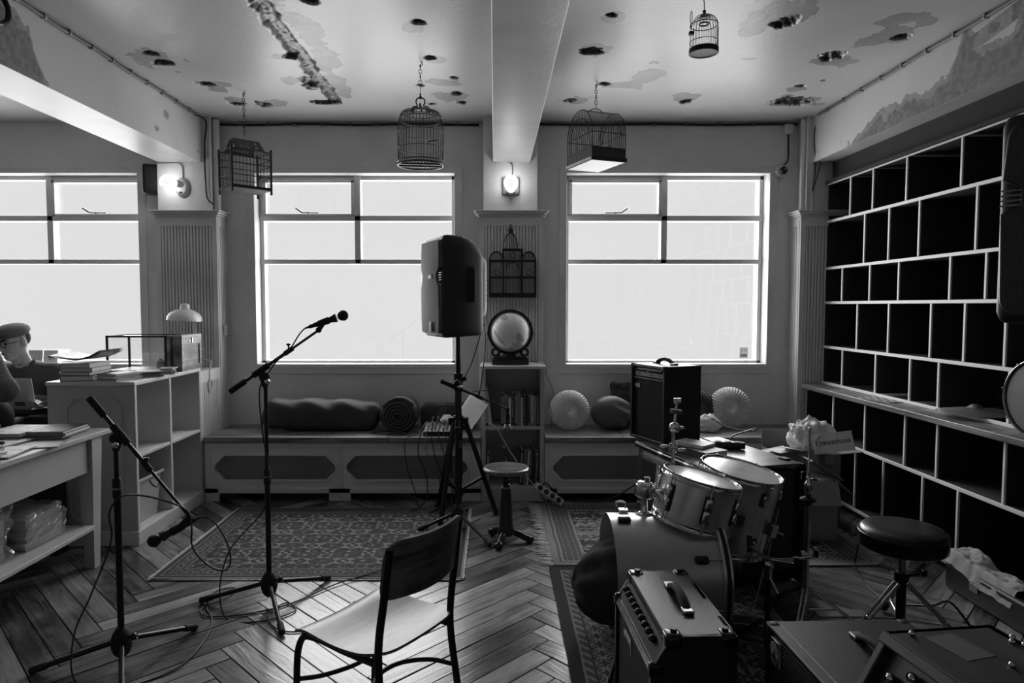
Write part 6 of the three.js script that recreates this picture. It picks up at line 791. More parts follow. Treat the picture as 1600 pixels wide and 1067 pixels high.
{ // printed paper bag
  const t = thing('paper_bag', 'crumpled white printed paper bag lying on the cardboard box', 'bag', [2.22, 0.5, -4.55]); obj('bag_body', crumple(0.15, 0.12, 0.1, 11, 52).translate(-0.03, 0.1, 0), mat(215, { flatShading: true, roughness: 0.75 }), t);
  const g = new THREE.PlaneGeometry(0.26, 0.13, 8, 4), p = g.attributes.position; for (let i = 0; i < p.count; i++) p.setZ(i, 0.02 * Math.sin(p.getX(i) * 14) + 0.006 * (h2(i, 4) - 0.5)); g.computeVertexNormals();
  obj('printed_face', g.rotateZ(0.12).rotateX(-0.25).translate(0.05, 0.085, 0.125), mat(255, { side: THREE.DoubleSide, roughness: 0.7, map: canvasTex(512, 256, (c) => { c.fillStyle = '#ececec'; c.fillRect(0, 0, 512, 256); c.fillStyle = '#222'; c.font = 'bold 88px serif'; c.fillText('Eymundsson', 40, 150, 440); }) }), t, false);
}
for (let i = 0; i < 3; i++) { tag(obj('paper_sheet', B(-0.1, 0.1, 0, 0.003, -0.07, 0.07).rotateZ(0.2 - 0.2 * i).rotateY(0.4 * i).translate(1.9 + 0.06 * i, 0.51 + 0.012 * i, -4.5 + 0.03 * i), mat(190 + 12 * i, { roughness: 0.8 })), ['lowest', 'middle', 'uppermost'][i] + ' white paper sheet sticking out of the box by the printed bag', 'paper', 'papers in the cardboard box'); }
tag(obj('price_label', B(-0.03, 0.03, 0, 0.06, 0, 0.001).translate(2.27, 0.43, -4.462), mat(140)), 'small pale label hanging on the cardboard box flap', 'label');
{ const t = thing('magazine', 'checked magazine lying on the wooden counter', 'magazine', [2.64, 0.867, -4.47], 0.25); obj('cover', B(-0.1, 0.1, 0, 0.006, -0.14, 0.14), mat(255, { roughness: 0.5, map: canvasTex(128, 128, (c) => { c.fillStyle = '#ccc'; c.fillRect(0, 0, 128, 128); c.fillStyle = '#777'; for (let i = 0; i < 8; i++) for (let j = 0; j < 8; j++) if ((i + j) % 2) c.fillRect(i * 16, j * 16, 16, 16); }) }), t, false); }
{ // long black case with cloth on it
  const t = thing('keyboard_case', 'long low black case lying beside the shelving', 'case', [2.475, 0, -2.86], 0); obj('body', softBox(0.15, 0.15, 1.25, 0.02, (x, y, z) => [x, y + 0.076, z], 8), M.tolex, t); obj('top_trim', B(-0.07, -0.065, 0.148, 0.153, -0.6, 0.6), M.steel, t); many('latch', [-0.4, 0.1, 0.5].map((z) => B(-0.081, -0.073, 0.07, 0.11, z - 0.03, z + 0.03, 0.002)), M.steel, t);
  const c = new THREE.PlaneGeometry(0.17, 0.46, 30, 60).rotateX(-Math.PI / 2), p = c.attributes.position; for (let i = 0; i < p.count; i++) { const x = p.getX(i), z = p.getZ(i); p.setY(i, 0.06 + 0.06 * Math.exp(-((z + 0.17) ** 2) / 0.03) * (0.6 + fbm(x * 9, z * 9, 2)) + 0.05 * (fbm(x * 6 + 3, z * 5, 3) - 0.5) + 0.03 * (Math.abs(fbm(x * 13, z * 11 + 4, 3) - 0.5) * 2 - 0.3) - 0.08 * ss(0.05, 0.09, Math.abs(x))); } c.computeVertexNormals();
  tag(obj('cloth', [c.translate(2.475, 0.11, -3.25)], mat(165, { roughness: 0.8, side: THREE.DoubleSide })), 'crumpled pale cloth thrown over the long black case', 'cloth');
}
{ const t = thing('glockenspiel', 'small metal-barred percussion frame lying on the floor by the long case', 'instrument', [2.36, 0, -3.78], 0.75); obj('frame', [B(-0.13, 0.13, 0, 0.025, -0.085, -0.07, 0.003), B(-0.13, 0.13, 0, 0.025, 0.07, 0.085, 0.003), B(-0.13, -0.115, 0, 0.025, -0.085, 0.085, 0.003), B(0.115, 0.13, 0, 0.025, -0.085, 0.085, 0.003)], M.steel, t); for (let i = 0; i < 8; i++) obj('bar', B(-0.105 + i * 0.028, -0.085 + i * 0.028, 0.025, 0.032, -0.09 + i * 0.003, 0.09 - i * 0.003, 0.002), M.chrome, t); obj('wire_loop', T([[0.02, 0.03, 0.03], [0.06, 0.09, 0.0], [0.1, 0.1, -0.04], [0.1, 0.03, -0.05]], 0.005, 20), M.chrome, t); }
cable('dark cable snaking across the planks around the drum stool', [[2.28, 0.012, -4.1], [2.05, 0.006, -3.7], [1.98, 0.006, -3.4], [1.99, 0.02, -3.25], [2.06, 0.1, -3.05], [2.08, 0.15, -2.98], [2.14, 0.06, -2.92], [2.16, 0.006, -2.85], [2.22, 0.006, -2.72], [2.3, 0.006, -2.6], [2.3, 0.006, -2.3]], 0.0055);
// ---------- things on the low bookcase and table ----------
{
  const t = thing('display_case', 'glass display case with wooden end panel on the low bookcase', 'display case', [0, 1.03, 0]);
  const x0 = -2.765, x1 = -2.295, z0 = -5.02, z1 = -4.72, h = 0.26, wood = mat(165, { map: rep(tWood[1], 1.5, 2), roughness: 0.5 }), fr = mat(30, { roughness: 0.5 });
  const xm = -2.53; // glass part runs back from the wooden end
  obj('wooden_end', [B(xm + 0.2, xm + 0.222, 0, h, z0, z1, 0.002)], wood, t);
  obj('frame', [B(x0, xm + 0.2, h - 0.014, h, z1 - 0.014, z1, 0.002), B(x0, xm + 0.2, h - 0.014, h, z0, z0 + 0.014, 0.002), B(x0, x0 + 0.014, 0, h, z1 - 0.014, z1, 0.002), B(x0, x0 + 0.014, 0, h, z0, z0 + 0.014, 0.002), B(x0, x0 + 0.014, h - 0.014, h, z0, z1, 0.002), B(xm + 0.182, xm + 0.202, 0, h, z1 - 0.014, z1, 0.002), B(x0, xm + 0.2, 0, 0.012, z0, z1, 0.002)], fr, t);
  obj('glass_pane', [B(x0 + 0.014, xm + 0.182, 0.012, h - 0.014, z1 - 0.009, z1 - 0.006)], M.glass, t); obj('glass_pane', B(x0 + 0.014, xm + 0.182, 0.012, h - 0.014, z0 + 0.006, z0 + 0.009), M.glass, t); obj('glass_pane', B(x0 + 0.005, x0 + 0.008, 0.012, h - 0.014, z0 + 0.014, z1 - 0.014), M.glass, t); obj('glass_pane', B(x0 + 0.014, xm + 0.2, h - 0.008, h - 0.004, z0 + 0.014, z1 - 0.014), M.glass, t);
}
{ // wooden end box with panel and latch
  const t = thing('wooden_chest', 'pale wooden chest with recessed panel and latch beside the glass display case', 'chest', [-2.27, 1.03, -4.9]), wood = mat(175, { map: rep(tWood[1], 1.2, 1.6), roughness: 0.5 });
  const w = 0.03, d = 0.32; obj('body', [B(-w, w, 0, 0.262, -d / 2, d / 2, 0.004)], wood, t);
  obj('panel_rail', [B(w, w + 0.008, 0.19, 0.262, -d / 2, d / 2, 0.002), B(w, w + 0.008, 0, 0.04, -d / 2, d / 2, 0.002), B(w, w + 0.008, 0.04, 0.19, -d / 2, -d / 2 + 0.035, 0.002), B(w, w + 0.008, 0.04, 0.19, d / 2 - 0.035, d / 2, 0.002)], wood, t); obj('latch', [B(w + 0.008, w + 0.014, 0.2, 0.24, -0.01, 0.012, 0.003), C([w + 0.008, 0.215, 0.04], [w + 0.012, 0.215, 0.04], 0.009)], M.steel, t);
}
{ // desk lamp
  const t = thing('desk_lamp', 'white metal desk lamp with wide dished shade behind the display case', 'lamp', [-2.42, 1.03, -5.26]), wm = mat(228, { roughness: 0.25 });
  obj('base', Lth([[0.001, 0], [0.07, 0], [0.07, 0.015], [0.02, 0.03], [0.001, 0.03]]), wm, t); obj('stem', T([[0, 0.02, 0], [0.035, 0.15, 0], [0.045, 0.3, 0], [0.03, 0.38, 0]], 0.007, 24), M.steel, t);
  obj('shade', ro(Lth([[0.13, -0.045], [0.128, -0.02], [0.112, 0.01], [0.075, 0.035], [0.036, 0.045], [0.034, 0.075], [0.028, 0.088], [0.001, 0.09]], 40), 0, 0, -0.06).translate(-0.02, 0.4, 0.02), mat(228, { roughness: 0.25, side: THREE.DoubleSide }), t);
}
{ // dark camera-like object in the case
  const t = thing('old_camera', 'dark old camera shut in the glass display case', 'camera', [-2.42, 1.043, -4.86]); obj('body', softBox(0.09, 0.06, 0.06, 0.012, (x, y, z) => [x, y + 0.03, z], 6), M.black, t); obj('lens', C([0, 0.03, 0.03], [0, 0.03, 0.06], 0.022), M.blackGloss, t); obj('dial', [C([-0.025, 0.06, 0], [-0.025, 0.075, 0], 0.012), S(0.028, 0.06, 0.03, 0, 1, 1, 1)], M.black, t);
}
const covers = [...Array(6)].map((_, k) => tex(128, 128, (u, v) => { const b = [215, 190, 228, 90, 160, 205][k]; const n = fbm(u * 4 + k * 9, v * 4 + k, 3); return u > 0.15 && u < 0.85 && v > 0.25 && v < 0.7 ? (n > 0.5 ? b - 60 : b - 20) : v > 0.78 && v < 0.9 && u > 0.1 && u < 0.75 && Math.floor(u * 26) % 4 !== 3 ? b - 110 : b; }));
const coverM = covers.map((c) => rep(c, 5));
function stack(label, group, x, z, y0, n, w, d, hh, turn, tones) { let y = y0; for (let i = 0; i < n; i++) { const h = hh * (0.7 + 0.6 * h2(i * 3 + 1, x * 99)); flatBook('book', (i === n - 1 && n > 1 ? 'topmost' : n > 1 ? (i ? nth[i] + ' from bottom' : 'lowest') : 'single') + ' ' + label, 'book', [x + 0.02 * (h2(i, 7 + x * 50) - 0.5), y, z + 0.02 * (h2(i, 3 + z * 40) - 0.5)], turn + 0.25 * (h2(i, x * 33) - 0.5), w, d, h, tones[i % tones.length], group, coverM[(i + Math.round(x * -70)) % 6]); y += h + 0.0005; } return y; }
// on the bookcase
stack('book of the tall pile at the end of the low bookcase', 'tall pile on the low bookcase', -2.62, -4.25, 1.031, 4, 0.19, 0.24, 0.03, 0.1, [205, 120, 225, 190]);
stack('book of the low pile in front of the glass display case', 'low pile on the low bookcase', -2.40, -4.24, 1.031, 4, 0.15, 0.21, 0.012, -0.3, [215, 90, 225, 190]);
stack('thin booklet of the fanned pile beside the display case', 'fanned booklets on the low bookcase', -2.32, -4.45, 1.031, 6, 0.14, 0.19, 0.006, 0.6, [225, 190, 230, 120]);
stack('booklet of the small heap by the wooden chest', 'small heap on the low bookcase', -2.29, -4.64, 1.031, 5, 0.1, 0.14, 0.007, 0.3, [215, 60, 230, 200]);
{ const g = new THREE.PlaneGeometry(0.3, 0.26, 10, 2).rotateX(-Math.PI / 2), p = g.attributes.position; for (let i = 0; i < p.count; i++) p.setY(i, 0.05 * (p.getX(i) / 0.15) ** 2 * (p.getX(i) > 0 ? 1 : 0.5)); g.computeVertexNormals(); tag(obj('magazine', [g, g.clone().translate(-0.01, -0.006, 0.01), g.clone().translate(0.005, -0.012, 0.005)].map((q) => q.translate(-2.6, 1.175, -4.25)), mat(200, { map: coverM[0], side: THREE.DoubleSide, roughness: 0.5 })), 'curled open magazine on top of the tall pile of books', 'magazine'); }
// on the table
const tableSpots = [[-2.62, -3.62, 4, 0.2, 0.28, 0.01, 0.1], [-2.42, -3.66, 3, 0.19, 0.25, 0.012, 0.05], [-2.36, -3.42, 1, 0.2, 0.28, 0.006, 0.3], [-2.55, -3.36, 3, 0.21, 0.28, 0.005, -0.1], [-2.78, -3.42, 2, 0.2, 0.27, 0.008, 0.2], [-2.4, -3.18, 2, 0.2, 0.27, 0.006, 0.15], [-2.62, -3.1, 3, 0.2, 0.27, 0.008, -0.15], [-2.38, -2.95, 6, 0.19, 0.25, 0.012, 0.1], [-2.62, -2.84, 3, 0.2, 0.27, 0.01, 0.05], [-2.84, -3.12, 4, 0.2, 0.27, 0.01, 0.1], [-2.9, -3.65, 2, 0.2, 0.26, 0.015, 0.2], [-2.4, -2.7, 4, 0.19, 0.25, 0.012, -0.1], [-3.02, -3.36, 2, 0.2, 0.27, 0.012, 0.0], [-2.7, -3.78, 2, 0.2, 0.15, 0.012, 0.0], [-2.6, -2.58, 3, 0.2, 0.26, 0.01, 0.1], [-2.86, -2.82, 2, 0.2, 0.26, 0.012, 0.2]];
const pileWords = ['far corner of the book table', 'table corner by the stand boom', 'table edge behind the boom grip', 'middle of the book table', 'open middle of the book table', 'table edge above the apron', 'inner half of the book table', 'table edge facing the stand pole', 'near half of the book table', 'inner edge of the book table', 'inner far corner of the book table', 'near table edge', 'far inner side of the book table', 'far table end beside the bookcase', 'table end away from the bookcase', 'inner half beyond the table middle'];
tableSpots.forEach(([x, z, n, w, d, h, tn], i) => stack('book in the pile at the ' + pileWords[i], 'table pile ' + (i + 1), x, z, 0.786, n, w, d, h, tn, [[225, 60, 230, 200], [70, 215, 120], [228], [235, 225, 190], [230, 120], [225, 215], [232, 220, 120], [200, 90, 225, 50, 215], [215, 230, 150], [225, 60, 215], [80, 60], [230, 120, 200], [215, 90], [225, 120], [225, 200, 120], [230, 215]][i]));
// wrapped bundles on the lower shelf
for (const [x, y, z, rx, ry, rz, lab] of [[-2.52, 0.265, -3.42, 0.2, 0.1, 0.17, 'plastic-wrapped stack of printed paper on the low table shelf'], [-2.56, 0.265, -3.0, 0.22, 0.2, 0.2, 'plastic-wrapped bulging parcel on the low table shelf']]) { const t = thing('wrapped_bundle', lab, 'bundle', [x, y, z]); for (let i = 0; i < 8; i++) obj('paper_block', B(-rx * 0.85 + 0.01 * h2(i, 1), rx * 0.85 - 0.01 * h2(i, 2), i * ry * 0.2, i * ry * 0.2 + ry * 0.19, -rz * 0.85, rz * 0.85 - 0.02 * h2(i, 3)), mat(150 + 40 * h2(i, 9), { roughness: 0.8 }), t); obj('plastic_wrap', softBox(rx * 1.9, ry * 1.85, rz * 1.9, 0.03, (a, b, c) => { const w = 1 + 0.34 * (fbm(a * 16 + x, b * 20 + c * 11, 3) - 0.5); return [a * w, Math.max(0.001, (b + ry * 0.93) * w), c * w]; }, 22), new THREE.MeshPhysicalMaterial({ color: gr(235), transmission: 0.85, roughness: 0.12, thickness: 0, flatShading: true }), t); }
tag(obj('dark_crate', B(-2.98, -2.62, 0.0, 0.5, -4.02, -3.92, 0.004), M.blackMatte), 'dark board standing on the floor beyond the book table', 'board');
// small grip clips on the table
for (const [x, y, z, wh] of [[-2.47, 0.807, -3.3, 'upright black binder clip in the middle of the book table'], [-2.36, 0.8, -3.1, 'black binder clip near the table edge above the apron']]) tag(obj('binder_clip', [B(-0.012, 0.012, 0, 0.018, -0.01, 0.01, 0.003), Tor(0.008, 0.0015, 12, 5).translate(0, 0.022, 0)].map((g) => g.translate(x, y, z)), M.black), wh, 'clip', 'binder clips');
// ---------- the next bay: bench, desk, two people ----------
{
  const t = thing('window_bench', 'plain window bench behind the two people', 'bench'); obj('seat_board', B(-5.45, -2.75, 0.452, 0.5, -5.595, -5.03, 0.008, 2), M.seatTop, t); obj('front_panel', B(-5.45, -2.75, 0, 0.452, -5.08, -5.06), M.paint, t);
  const d = thing('desk', 'small dark desk holding the laptop and papers', 'desk'); obj('desktop', B(-4.3, -2.83, 0.755, 0.785, -4.86, -4.44, 0.004), mat(60, { roughness: 0.5, map: rep(tWood[2], 1) }), d); for (const x of [-4.25, -2.88]) for (const z of [-4.82, -4.48]) obj('leg', B(x - 0.02, x + 0.02, 0, 0.755, z - 0.02, z + 0.02), M.black, d);
  const l = thing('laptop', 'open pale laptop seen from behind its lid on the desk', 'laptop', [-3.3, 0.786, -4.53]); obj('base', B(-0.16, 0.16, 0, 0.016, -0.23, 0, 0.005), mat(170, { metalness: 0.5, roughness: 0.4 }), l);
  const lid = obj('lid', ro(softBox(0.32, 0.215, 0.009, 0.004, (x, y, z) => [x, y + 0.107, z], 4), 0.2, 0, 0).translate(0, 0.012, -0.002), mat(200, { roughness: 0.4 }), l); obj('sticker', ro(B(0.02, 0.09, 0.02, 0.05, 0.0046, 0.0052), 0.2, 0, 0).translate(0, 0.012, -0.002), mat(90), lid);
  const g = new THREE.PlaneGeometry(0.34, 0.3, 14, 12).rotateX(-Math.PI / 2), p = g.attributes.position; for (let i = 0; i < p.count; i++) { const x = p.getX(i), z = p.getZ(i); p.setY(i, 0.035 * Math.sin(x * 14 + z * 6) + 0.05 * fbm(x * 7, z * 7, 2)); } g.computeVertexNormals();
  tag(obj('paper_heap', [0, 1, 2].map((k) => g.clone().rotateY(k * 0.5).translate(-3.0, 0.815 + k * 0.014, -4.6)), mat(215, { side: THREE.DoubleSide, roughness: 0.8 })), 'loose rumpled white papers heaped on the small dark desk', 'paper');
  tag(obj('bag', softBox(0.3, 0.18, 0.1, 0.03, (x, y, z) => [x - 2.95, y + 0.69, z - 4.38 + 0.01 * fbm(x * 9, y * 9, 2)], 8), M.blackMatte), 'dark bag hanging at the desk below the rumpled papers', 'bag');
  for (const [x, k] of [[-3.92, 0], [-3.79, 1]]) { const c = thing('postcard', k ? 'upright postcard with animal drawing on the window sill' : 'plain upright card on the window sill', 'card', [x, 1.013, -5.66]); obj('card_sheet', ro(B(-0.06, 0.06, 0, 0.11, 0, 0.002), -0.15, 0, 0), k ? mat(255, { map: canvasTex(128, 128, (q) => { q.fillStyle = '#d0d0d0'; q.fillRect(0, 0, 128, 128); q.fillStyle = '#555'; q.beginPath(); q.ellipse(66, 62, 26, 14, -0.2, 0, 7); q.fill(); q.beginPath(); q.ellipse(88, 44, 11, 9, 0, 0, 7); q.fill(); for (const a of [48, 60, 76, 86]) q.fillRect(a, 70, 5, 26); }) }) : mat(190), c, false); }
}
function field(prims, cell, k = 0.05) {       // smooth union of tapered capsules / ellipsoids, meshed
  let lo = V(9, 9, 9), hi = V(-9, -9, -9); for (const q of prims) for (const [c, r] of q.e ? [[q.c, Math.max(...q.e)]] : [[q.a, q.ra], [q.b, q.rb]]) { lo.min(V(c[0] - r, c[1] - r, c[2] - r)); hi.max(V(c[0] + r, c[1] + r, c[2] + r)); }
  const mid = lo.clone().add(hi).multiplyScalar(0.5), half = Math.max(hi.x - lo.x, hi.y - lo.y, hi.z - lo.z) / 2 + cell * 3, n = Math.ceil(2 * half / cell), mc = new MarchingCubes(n, M.black, false, false, 400000); mc.isolation = 0;
  const h = n / 2, o = V(0, 0, 0), f = mc.field; f.fill(-1);
  const lim = (v, l, hh, m) => [Math.max(1, Math.floor((l - m - cell * 3 - v + half) / half * h)), Math.min(n - 2, Math.ceil((hh - v + half + m + cell * 3) / half * h))];
  const [x0, x1] = lim(mid.x, lo.x, hi.x, 0), [y0, y1] = lim(mid.y, lo.y, hi.y, 0), [z0, z1] = lim(mid.z, lo.z, hi.z, 0);
  for (let z = z0; z <= z1; z++) for (let y = y0; y <= y1; y++) for (let x = x0; x <= x1; x++) {
    const px = mid.x + (x - h) / h * half, py = mid.y + (y - h) / h * half, pz = mid.z + (z - h) / h * half; let d = 9;
    for (const q of prims) { let s; if (q.e) { const ux = (px - q.c[0]) / q.e[0], uy = (py - q.c[1]) / q.e[1], uz = (pz - q.c[2]) / q.e[2]; s = (Math.hypot(ux, uy, uz) - 1) * Math.min(...q.e); } else { const bx = q.b[0] - q.a[0], by = q.b[1] - q.a[1], bz = q.b[2] - q.a[2], t = cl(((px - q.a[0]) * bx + (py - q.a[1]) * by + (pz - q.a[2]) * bz) / (bx * bx + by * by + bz * bz)); s = Math.hypot(px - q.a[0] - bx * t, py - q.a[1] - by * t, pz - q.a[2] - bz * t) - (q.ra + (q.rb - q.ra) * t); }
      const kk = q.k ?? k, w = cl(0.5 + 0.5 * (d - s) / kk); d = d + (s - d) * w - kk * w * (1 - w); }
    f[x + y * n + z * n * n] = -d;
  }
  mc.update(); const g = new THREE.BufferGeometry(), c = mc.count; g.setAttribute('position', new THREE.BufferAttribute(mc.positionArray.slice(0, c * 3), 3)); g.scale(half, half, half).translate(mid.x, mid.y, mid.z); const m = mergeVertices(g, cell * 0.02); m.computeVertexNormals(); const na = m.attributes.normal; 
  const p0 = m.attributes.position; let s = 0; for (let i = 0; i < p0.count; i++) s += na.getX(i) * (p0.getX(i) - mid.x) + na.getY(i) * (p0.getY(i) - mid.y) + na.getZ(i) * (p0.getZ(i) - mid.z); if (s < 0) { const ix = m.index.array; for (let i = 0; i < ix.length; i += 3) { const tq = ix[i]; ix[i] = ix[i + 1]; ix[i + 1] = tq; } m.computeVertexNormals(); }
  return m;
}
const cap = (a, b, ra, rb = ra, k) => ({ a, b, ra, rb, k }), ell = (c, e, k) => ({ c, e, k });
function handPrims(w, dir, side, up) {       // palm from wrist w along dir, fingers curling towards -up
  const d = V(...dir).normalize(), u = V(...up).normalize(), s = V(0, 0, 0).crossVectors(d, u).normalize().multiplyScalar(side), o = V(...w), at = (f, l, v) => o.clone().addScaledVector(d, f).addScaledVector(s, l).addScaledVector(u, v).toArray(), out = [];
  for (const l of [-0.026, -0.009, 0.009, 0.026]) out.push(cap(at(0, l * 0.5, 0), at(0.085, l, 0), 0.014, 0.012, 0.012));
  [[-0.03, 0.052], [-0.01, 0.068], [0.01, 0.064], [0.029, 0.056]].forEach(([l, n]) => { out.push(cap(at(0.085, l, 0), at(0.085 + n * 0.5, l * 1.1, -0.008), 0.0095, 0.009, 0.006), cap(at(0.085 + n * 0.5, l * 1.1, -0.008), at(0.085 + n * 0.9, l * 1.1, -0.032), 0.009, 0.008, 0.006)); });
  out.push(cap(at(0.025, -0.02, 0), at(0.06, -0.058, -0.012), 0.0125, 0.0105, 0.01), cap(at(0.06, -0.058, -0.012), at(0.09, -0.06, -0.026), 0.0105, 0.009, 0.006)); return out;
}
function headGeo([x, y, z], yaw, pitch) {      // face towards +z before turning
  const g = field([ell([0, 0.02, -0.015], [0.076, 0.098, 0.094]), ell([0, -0.035, 0.02], [0.058, 0.078, 0.066], 0.04), cap([0, -0.105, 0.05], [0, -0.1, 0.062], 0.02, 0.02, 0.03), cap([0, 0.02, 0.082], [0, -0.03, 0.102], 0.009, 0.014, 0.014), cap([-0.045, 0.028, 0.062], [0.045, 0.028, 0.062], 0.016, 0.016, 0.02), ell([-0.08, -0.002, -0.015], [0.013, 0.034, 0.021], 0.006), ell([0.08, -0.002, -0.015], [0.013, 0.034, 0.021], 0.006), cap([-0.022, -0.068, 0.077], [0.022, -0.068, 0.077], 0.009, 0.009, 0.008), cap([0, -0.07, -0.025], [0, -0.15, -0.04], 0.044, 0.048, 0.02)], 0.006, 0.03);
  return g.applyMatrix4(new THREE.Matrix4().compose(V(x, y, z), new THREE.Quaternion().setFromEuler(new THREE.Euler(pitch, yaw, 0, 'YXZ')), V(1, 1, 1)));
}
const place = (g, [x, y, z], yaw, pitch) => g.applyMatrix4(new THREE.Matrix4().compose(V(x, y, z), new THREE.Quaternion().setFromEuler(new THREE.Euler(pitch, yaw, 0, 'YXZ')), V(1, 1, 1)));
const skin = mat(168, { roughness: 0.6 });
function faceParts(t, at, yaw, pitch, glasses) {
  obj('eye', [[-0.031], [0.031]].map(([x]) => place(S(0.0105, x, 0.006, 0.078, 1.2, 0.8, 0.8), at, yaw, pitch)), mat(40, { roughness: 0.3 }), t); obj('eyebrow', [[-1], [1]].map(([s]) => place(T([[s * 0.012, 0.03, 0.09], [s * 0.032, 0.036, 0.084], [s * 0.052, 0.028, 0.07]], 0.005, 10, 5), at, yaw, pitch)), mat(40), t); obj('mouth', place(T([[-0.024, -0.068, 0.081], [0, -0.066, 0.088], [0.024, -0.068, 0.081]], 0.004, 10, 5), at, yaw, pitch), mat(100), t);
  if (glasses) obj('glasses', [-1, 1].map((s) => place(Tor(0.024, 0.0028, 20, 5).translate(s * 0.031, 0.004, 0.098), at, yaw, pitch)).concat([-1, 1].map((s) => place(C([s * 0.055, 0.008, 0.096], [s * 0.078, 0.008, -0.01], 0.0026), at, yaw, pitch)), [place(C([-0.008, 0.008, 0.1], [0.008, 0.008, 0.1], 0.0026), at, yaw, pitch)]), M.black, t);
}
{ // seated man with flat cap
  const t = thing('person', 'person in flat cap and dark collared jumper sitting behind the laptop', 'person'), at = [-3.435, 1.245, -4.74], yaw = -0.3, pitch = 0.22;
  const hL = handPrims([-3.3, 0.84, -4.66], [-0.3, -0.1, 0.9], 1, [0, 1, 0]), hR = handPrims([-3.56, 0.84, -4.66], [0.3, -0.1, 0.9], -1, [0, 1, 0]);
  const torso = [cap([-3.45, 0.62, -5.22], [-3.43, 0.9, -5.0], 0.15, 0.16), cap([-3.28, 1.0, -4.92], [-3.59, 1.0, -4.88], 0.075, 0.075, 0.08)], arms = [cap([-3.23, 0.985, -4.92], [-3.14, 0.79, -4.84], 0.058, 0.045), cap([-3.14, 0.79, -4.84], [-3.3, 0.84, -4.66], 0.045, 0.03), cap([-3.62, 0.98, -4.88], [-3.7, 0.79, -4.82], 0.058, 0.045), cap([-3.7, 0.79, -4.82], [-3.56, 0.84, -4.66], 0.045, 0.03)];
  const legs = [cap([-3.36, 0.62, -5.18], [-3.32, 0.56, -4.76], 0.085, 0.06), cap([-3.32, 0.56, -4.76], [-3.32, 0.08, -4.72], 0.06, 0.04), cap([-3.54, 0.62, -5.18], [-3.58, 0.56, -4.76], 0.085, 0.06), cap([-3.58, 0.56, -4.76], [-3.58, 0.08, -4.72], 0.06, 0.04), cap([-3.32, 0.05, -4.74], [-3.32, 0.04, -4.58], 0.042, 0.035), cap([-3.58, 0.05, -4.74], [-3.58, 0.04, -4.58], 0.042, 0.035)];
  const thin = (l, d) => l.map((q) => ({ ...q, ra: q.ra + d, rb: q.rb + d }));
  obj('body', [field([...thin(torso, -0.012), ...thin(arms, -0.01), ...thin(legs, -0.01), cap([-3.435, 1.04, -4.86], [-3.437, 1.13, -4.78], 0.052, 0.046)], 0.014), headGeo(at, yaw, pitch), field(hL, 0.004, 0.01), field(hR, 0.004, 0.01)], skin, t);
  obj('jumper', field([...thin(torso, 0.008), ...thin(arms, 0.008), cap([-3.437, 1.035, -4.88], [-3.437, 1.06, -4.85], 0.07, 0.066)], 0.012), clothM(72), t); obj('trousers', field(thin(legs.slice(0, 4), 0.008), 0.014), clothM(40), t); obj('shoes', field(thin(legs.slice(4), 0.006), 0.01), M.black, t);
  obj('collar', [T([[-3.49, 1.085, -4.85], [-3.47, 1.09, -4.79], [-3.43, 1.085, -4.775], [-3.385, 1.09, -4.8], [-3.375, 1.1, -4.86]], 0.014, 20, 6)], clothM(40), t);
  obj('hair', place(field([ell([0, 0.02, -0.06], [0.074, 0.07, 0.056])], 0.008), at, yaw, pitch), mat(80, { roughness: 0.9 }), t); faceParts(t, at, yaw, pitch, true);
  const c = obj('flat_cap', place(field([ell([0, 0.075, -0.02], [0.094, 0.052, 0.11]), ell([0, 0.08, 0.05], [0.085, 0.034, 0.085], 0.04)], 0.007), at, yaw, pitch), clothM(92), t); obj('peak', place(ell2(0.075, 0.008, 0.06).translate(0, 0.055, 0.118), at, yaw, pitch), clothM(80), c);
}
function ell2(a, b, c) { return S(1, 0, 0, 0, a, b, c, 24, 12); }
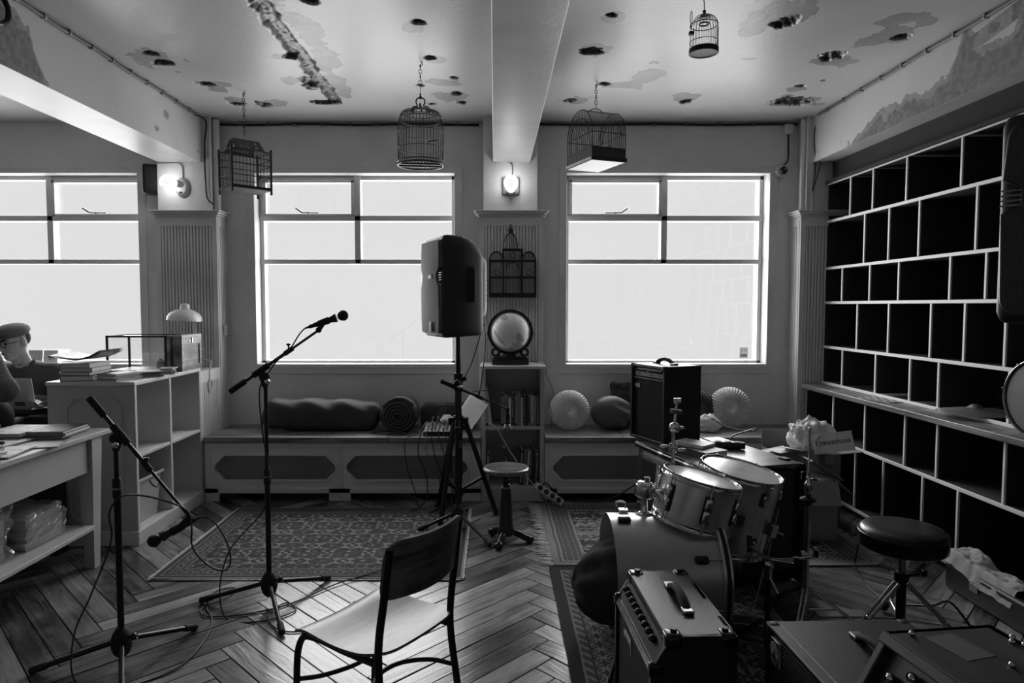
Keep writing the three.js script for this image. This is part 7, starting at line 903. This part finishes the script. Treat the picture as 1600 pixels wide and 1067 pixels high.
{ // standing person in knitted jumper
  const t = thing('person', 'standing person in thick knitted jumper and dark trousers beside the book table', 'person'), at = [-3.42, 1.52, -4.17], yaw = 0.5, pitch = 0.1;
  const hL = handPrims([-3.2, 1.06, -3.98], [-0.9, 0.25, 0.3], 1, [0, 0.3, 1]), hR = handPrims([-3.5, 1.05, -3.98], [0.9, 0.2, 0.3], -1, [0, 0.3, 1]);
  const torso = [cap([-3.32, 0.86, -4.2], [-3.39, 1.2, -4.2], 0.14, 0.145), cap([-3.29, 1.3, -4.2], [-3.53, 1.3, -4.2], 0.075, 0.075, 0.08)], arms = [cap([-3.26, 1.28, -4.2], [-3.075, 0.97, -4.16], 0.058, 0.048), cap([-3.075, 0.97, -4.16], [-3.2, 1.06, -3.98], 0.05, 0.035), cap([-3.56, 1.28, -4.2], [-3.64, 0.98, -4.16], 0.06, 0.05), cap([-3.64, 0.98, -4.16], [-3.5, 1.05, -3.98], 0.05, 0.035)];
  const legs = [cap([-3.21, 0.8, -4.2], [-3.2, 0.45, -4.19], 0.1, 0.062), cap([-3.2, 0.45, -4.19], [-3.2, 0.09, -4.22], 0.062, 0.042), cap([-3.39, 0.8, -4.2], [-3.37, 0.45, -4.19], 0.1, 0.062), cap([-3.37, 0.45, -4.19], [-3.37, 0.09, -4.22], 0.062, 0.042), cap([-3.2, 0.05, -4.24], [-3.19, 0.04, -4.09], 0.042, 0.035), cap([-3.37, 0.05, -4.24], [-3.38, 0.04, -4.09], 0.042, 0.035)];
  const thin = (l, d) => l.map((q) => ({ ...q, ra: q.ra + d, rb: q.rb + d }));
  obj('body', [field([...thin(torso, -0.012), ...thin(arms, -0.01), ...thin(legs, -0.01), cap([-3.41, 1.32, -4.2], [-3.42, 1.42, -4.19], 0.055, 0.052)], 0.015), headGeo(at, yaw, pitch), field(hL, 0.005, 0.01), field(hR, 0.005, 0.01)], skin, t);
  const knit = tex(128, 128, (u, v) => 128 + 100 * Math.sin(v * 6.283 * 8 + 1.2 * Math.sin(u * 6.283 * 8)), false);
  obj('jumper', field([...thin(torso, 0.014), ...thin(arms, 0.014), cap([-3.3, 0.82, -4.2], [-3.31, 0.88, -4.2], 0.15, 0.15)], 0.012), mat(105, { roughness: 0.95, bumpMap: rep(knit, 9), bumpScale: 0.006 }), t); obj('trousers', field([...thin(legs.slice(0, 4), 0.01), cap([-3.22, 0.78, -4.2], [-3.37, 0.78, -4.2], 0.13, 0.13)], 0.014), clothM(30), t); obj('shoes', field(thin(legs.slice(4), 0.006), 0.01), M.black, t);
  obj('hair', place(field([ell([0, 0.035, -0.035], [0.09, 0.095, 0.095]), cap([0, -0.02, -0.07], [0, -0.14, -0.075], 0.07, 0.05, 0.05)], 0.008), at, yaw, pitch), mat(50, { roughness: 0.8 }), t); faceParts(t, at, yaw, pitch, false);
}
renderer.render(scene, camera);
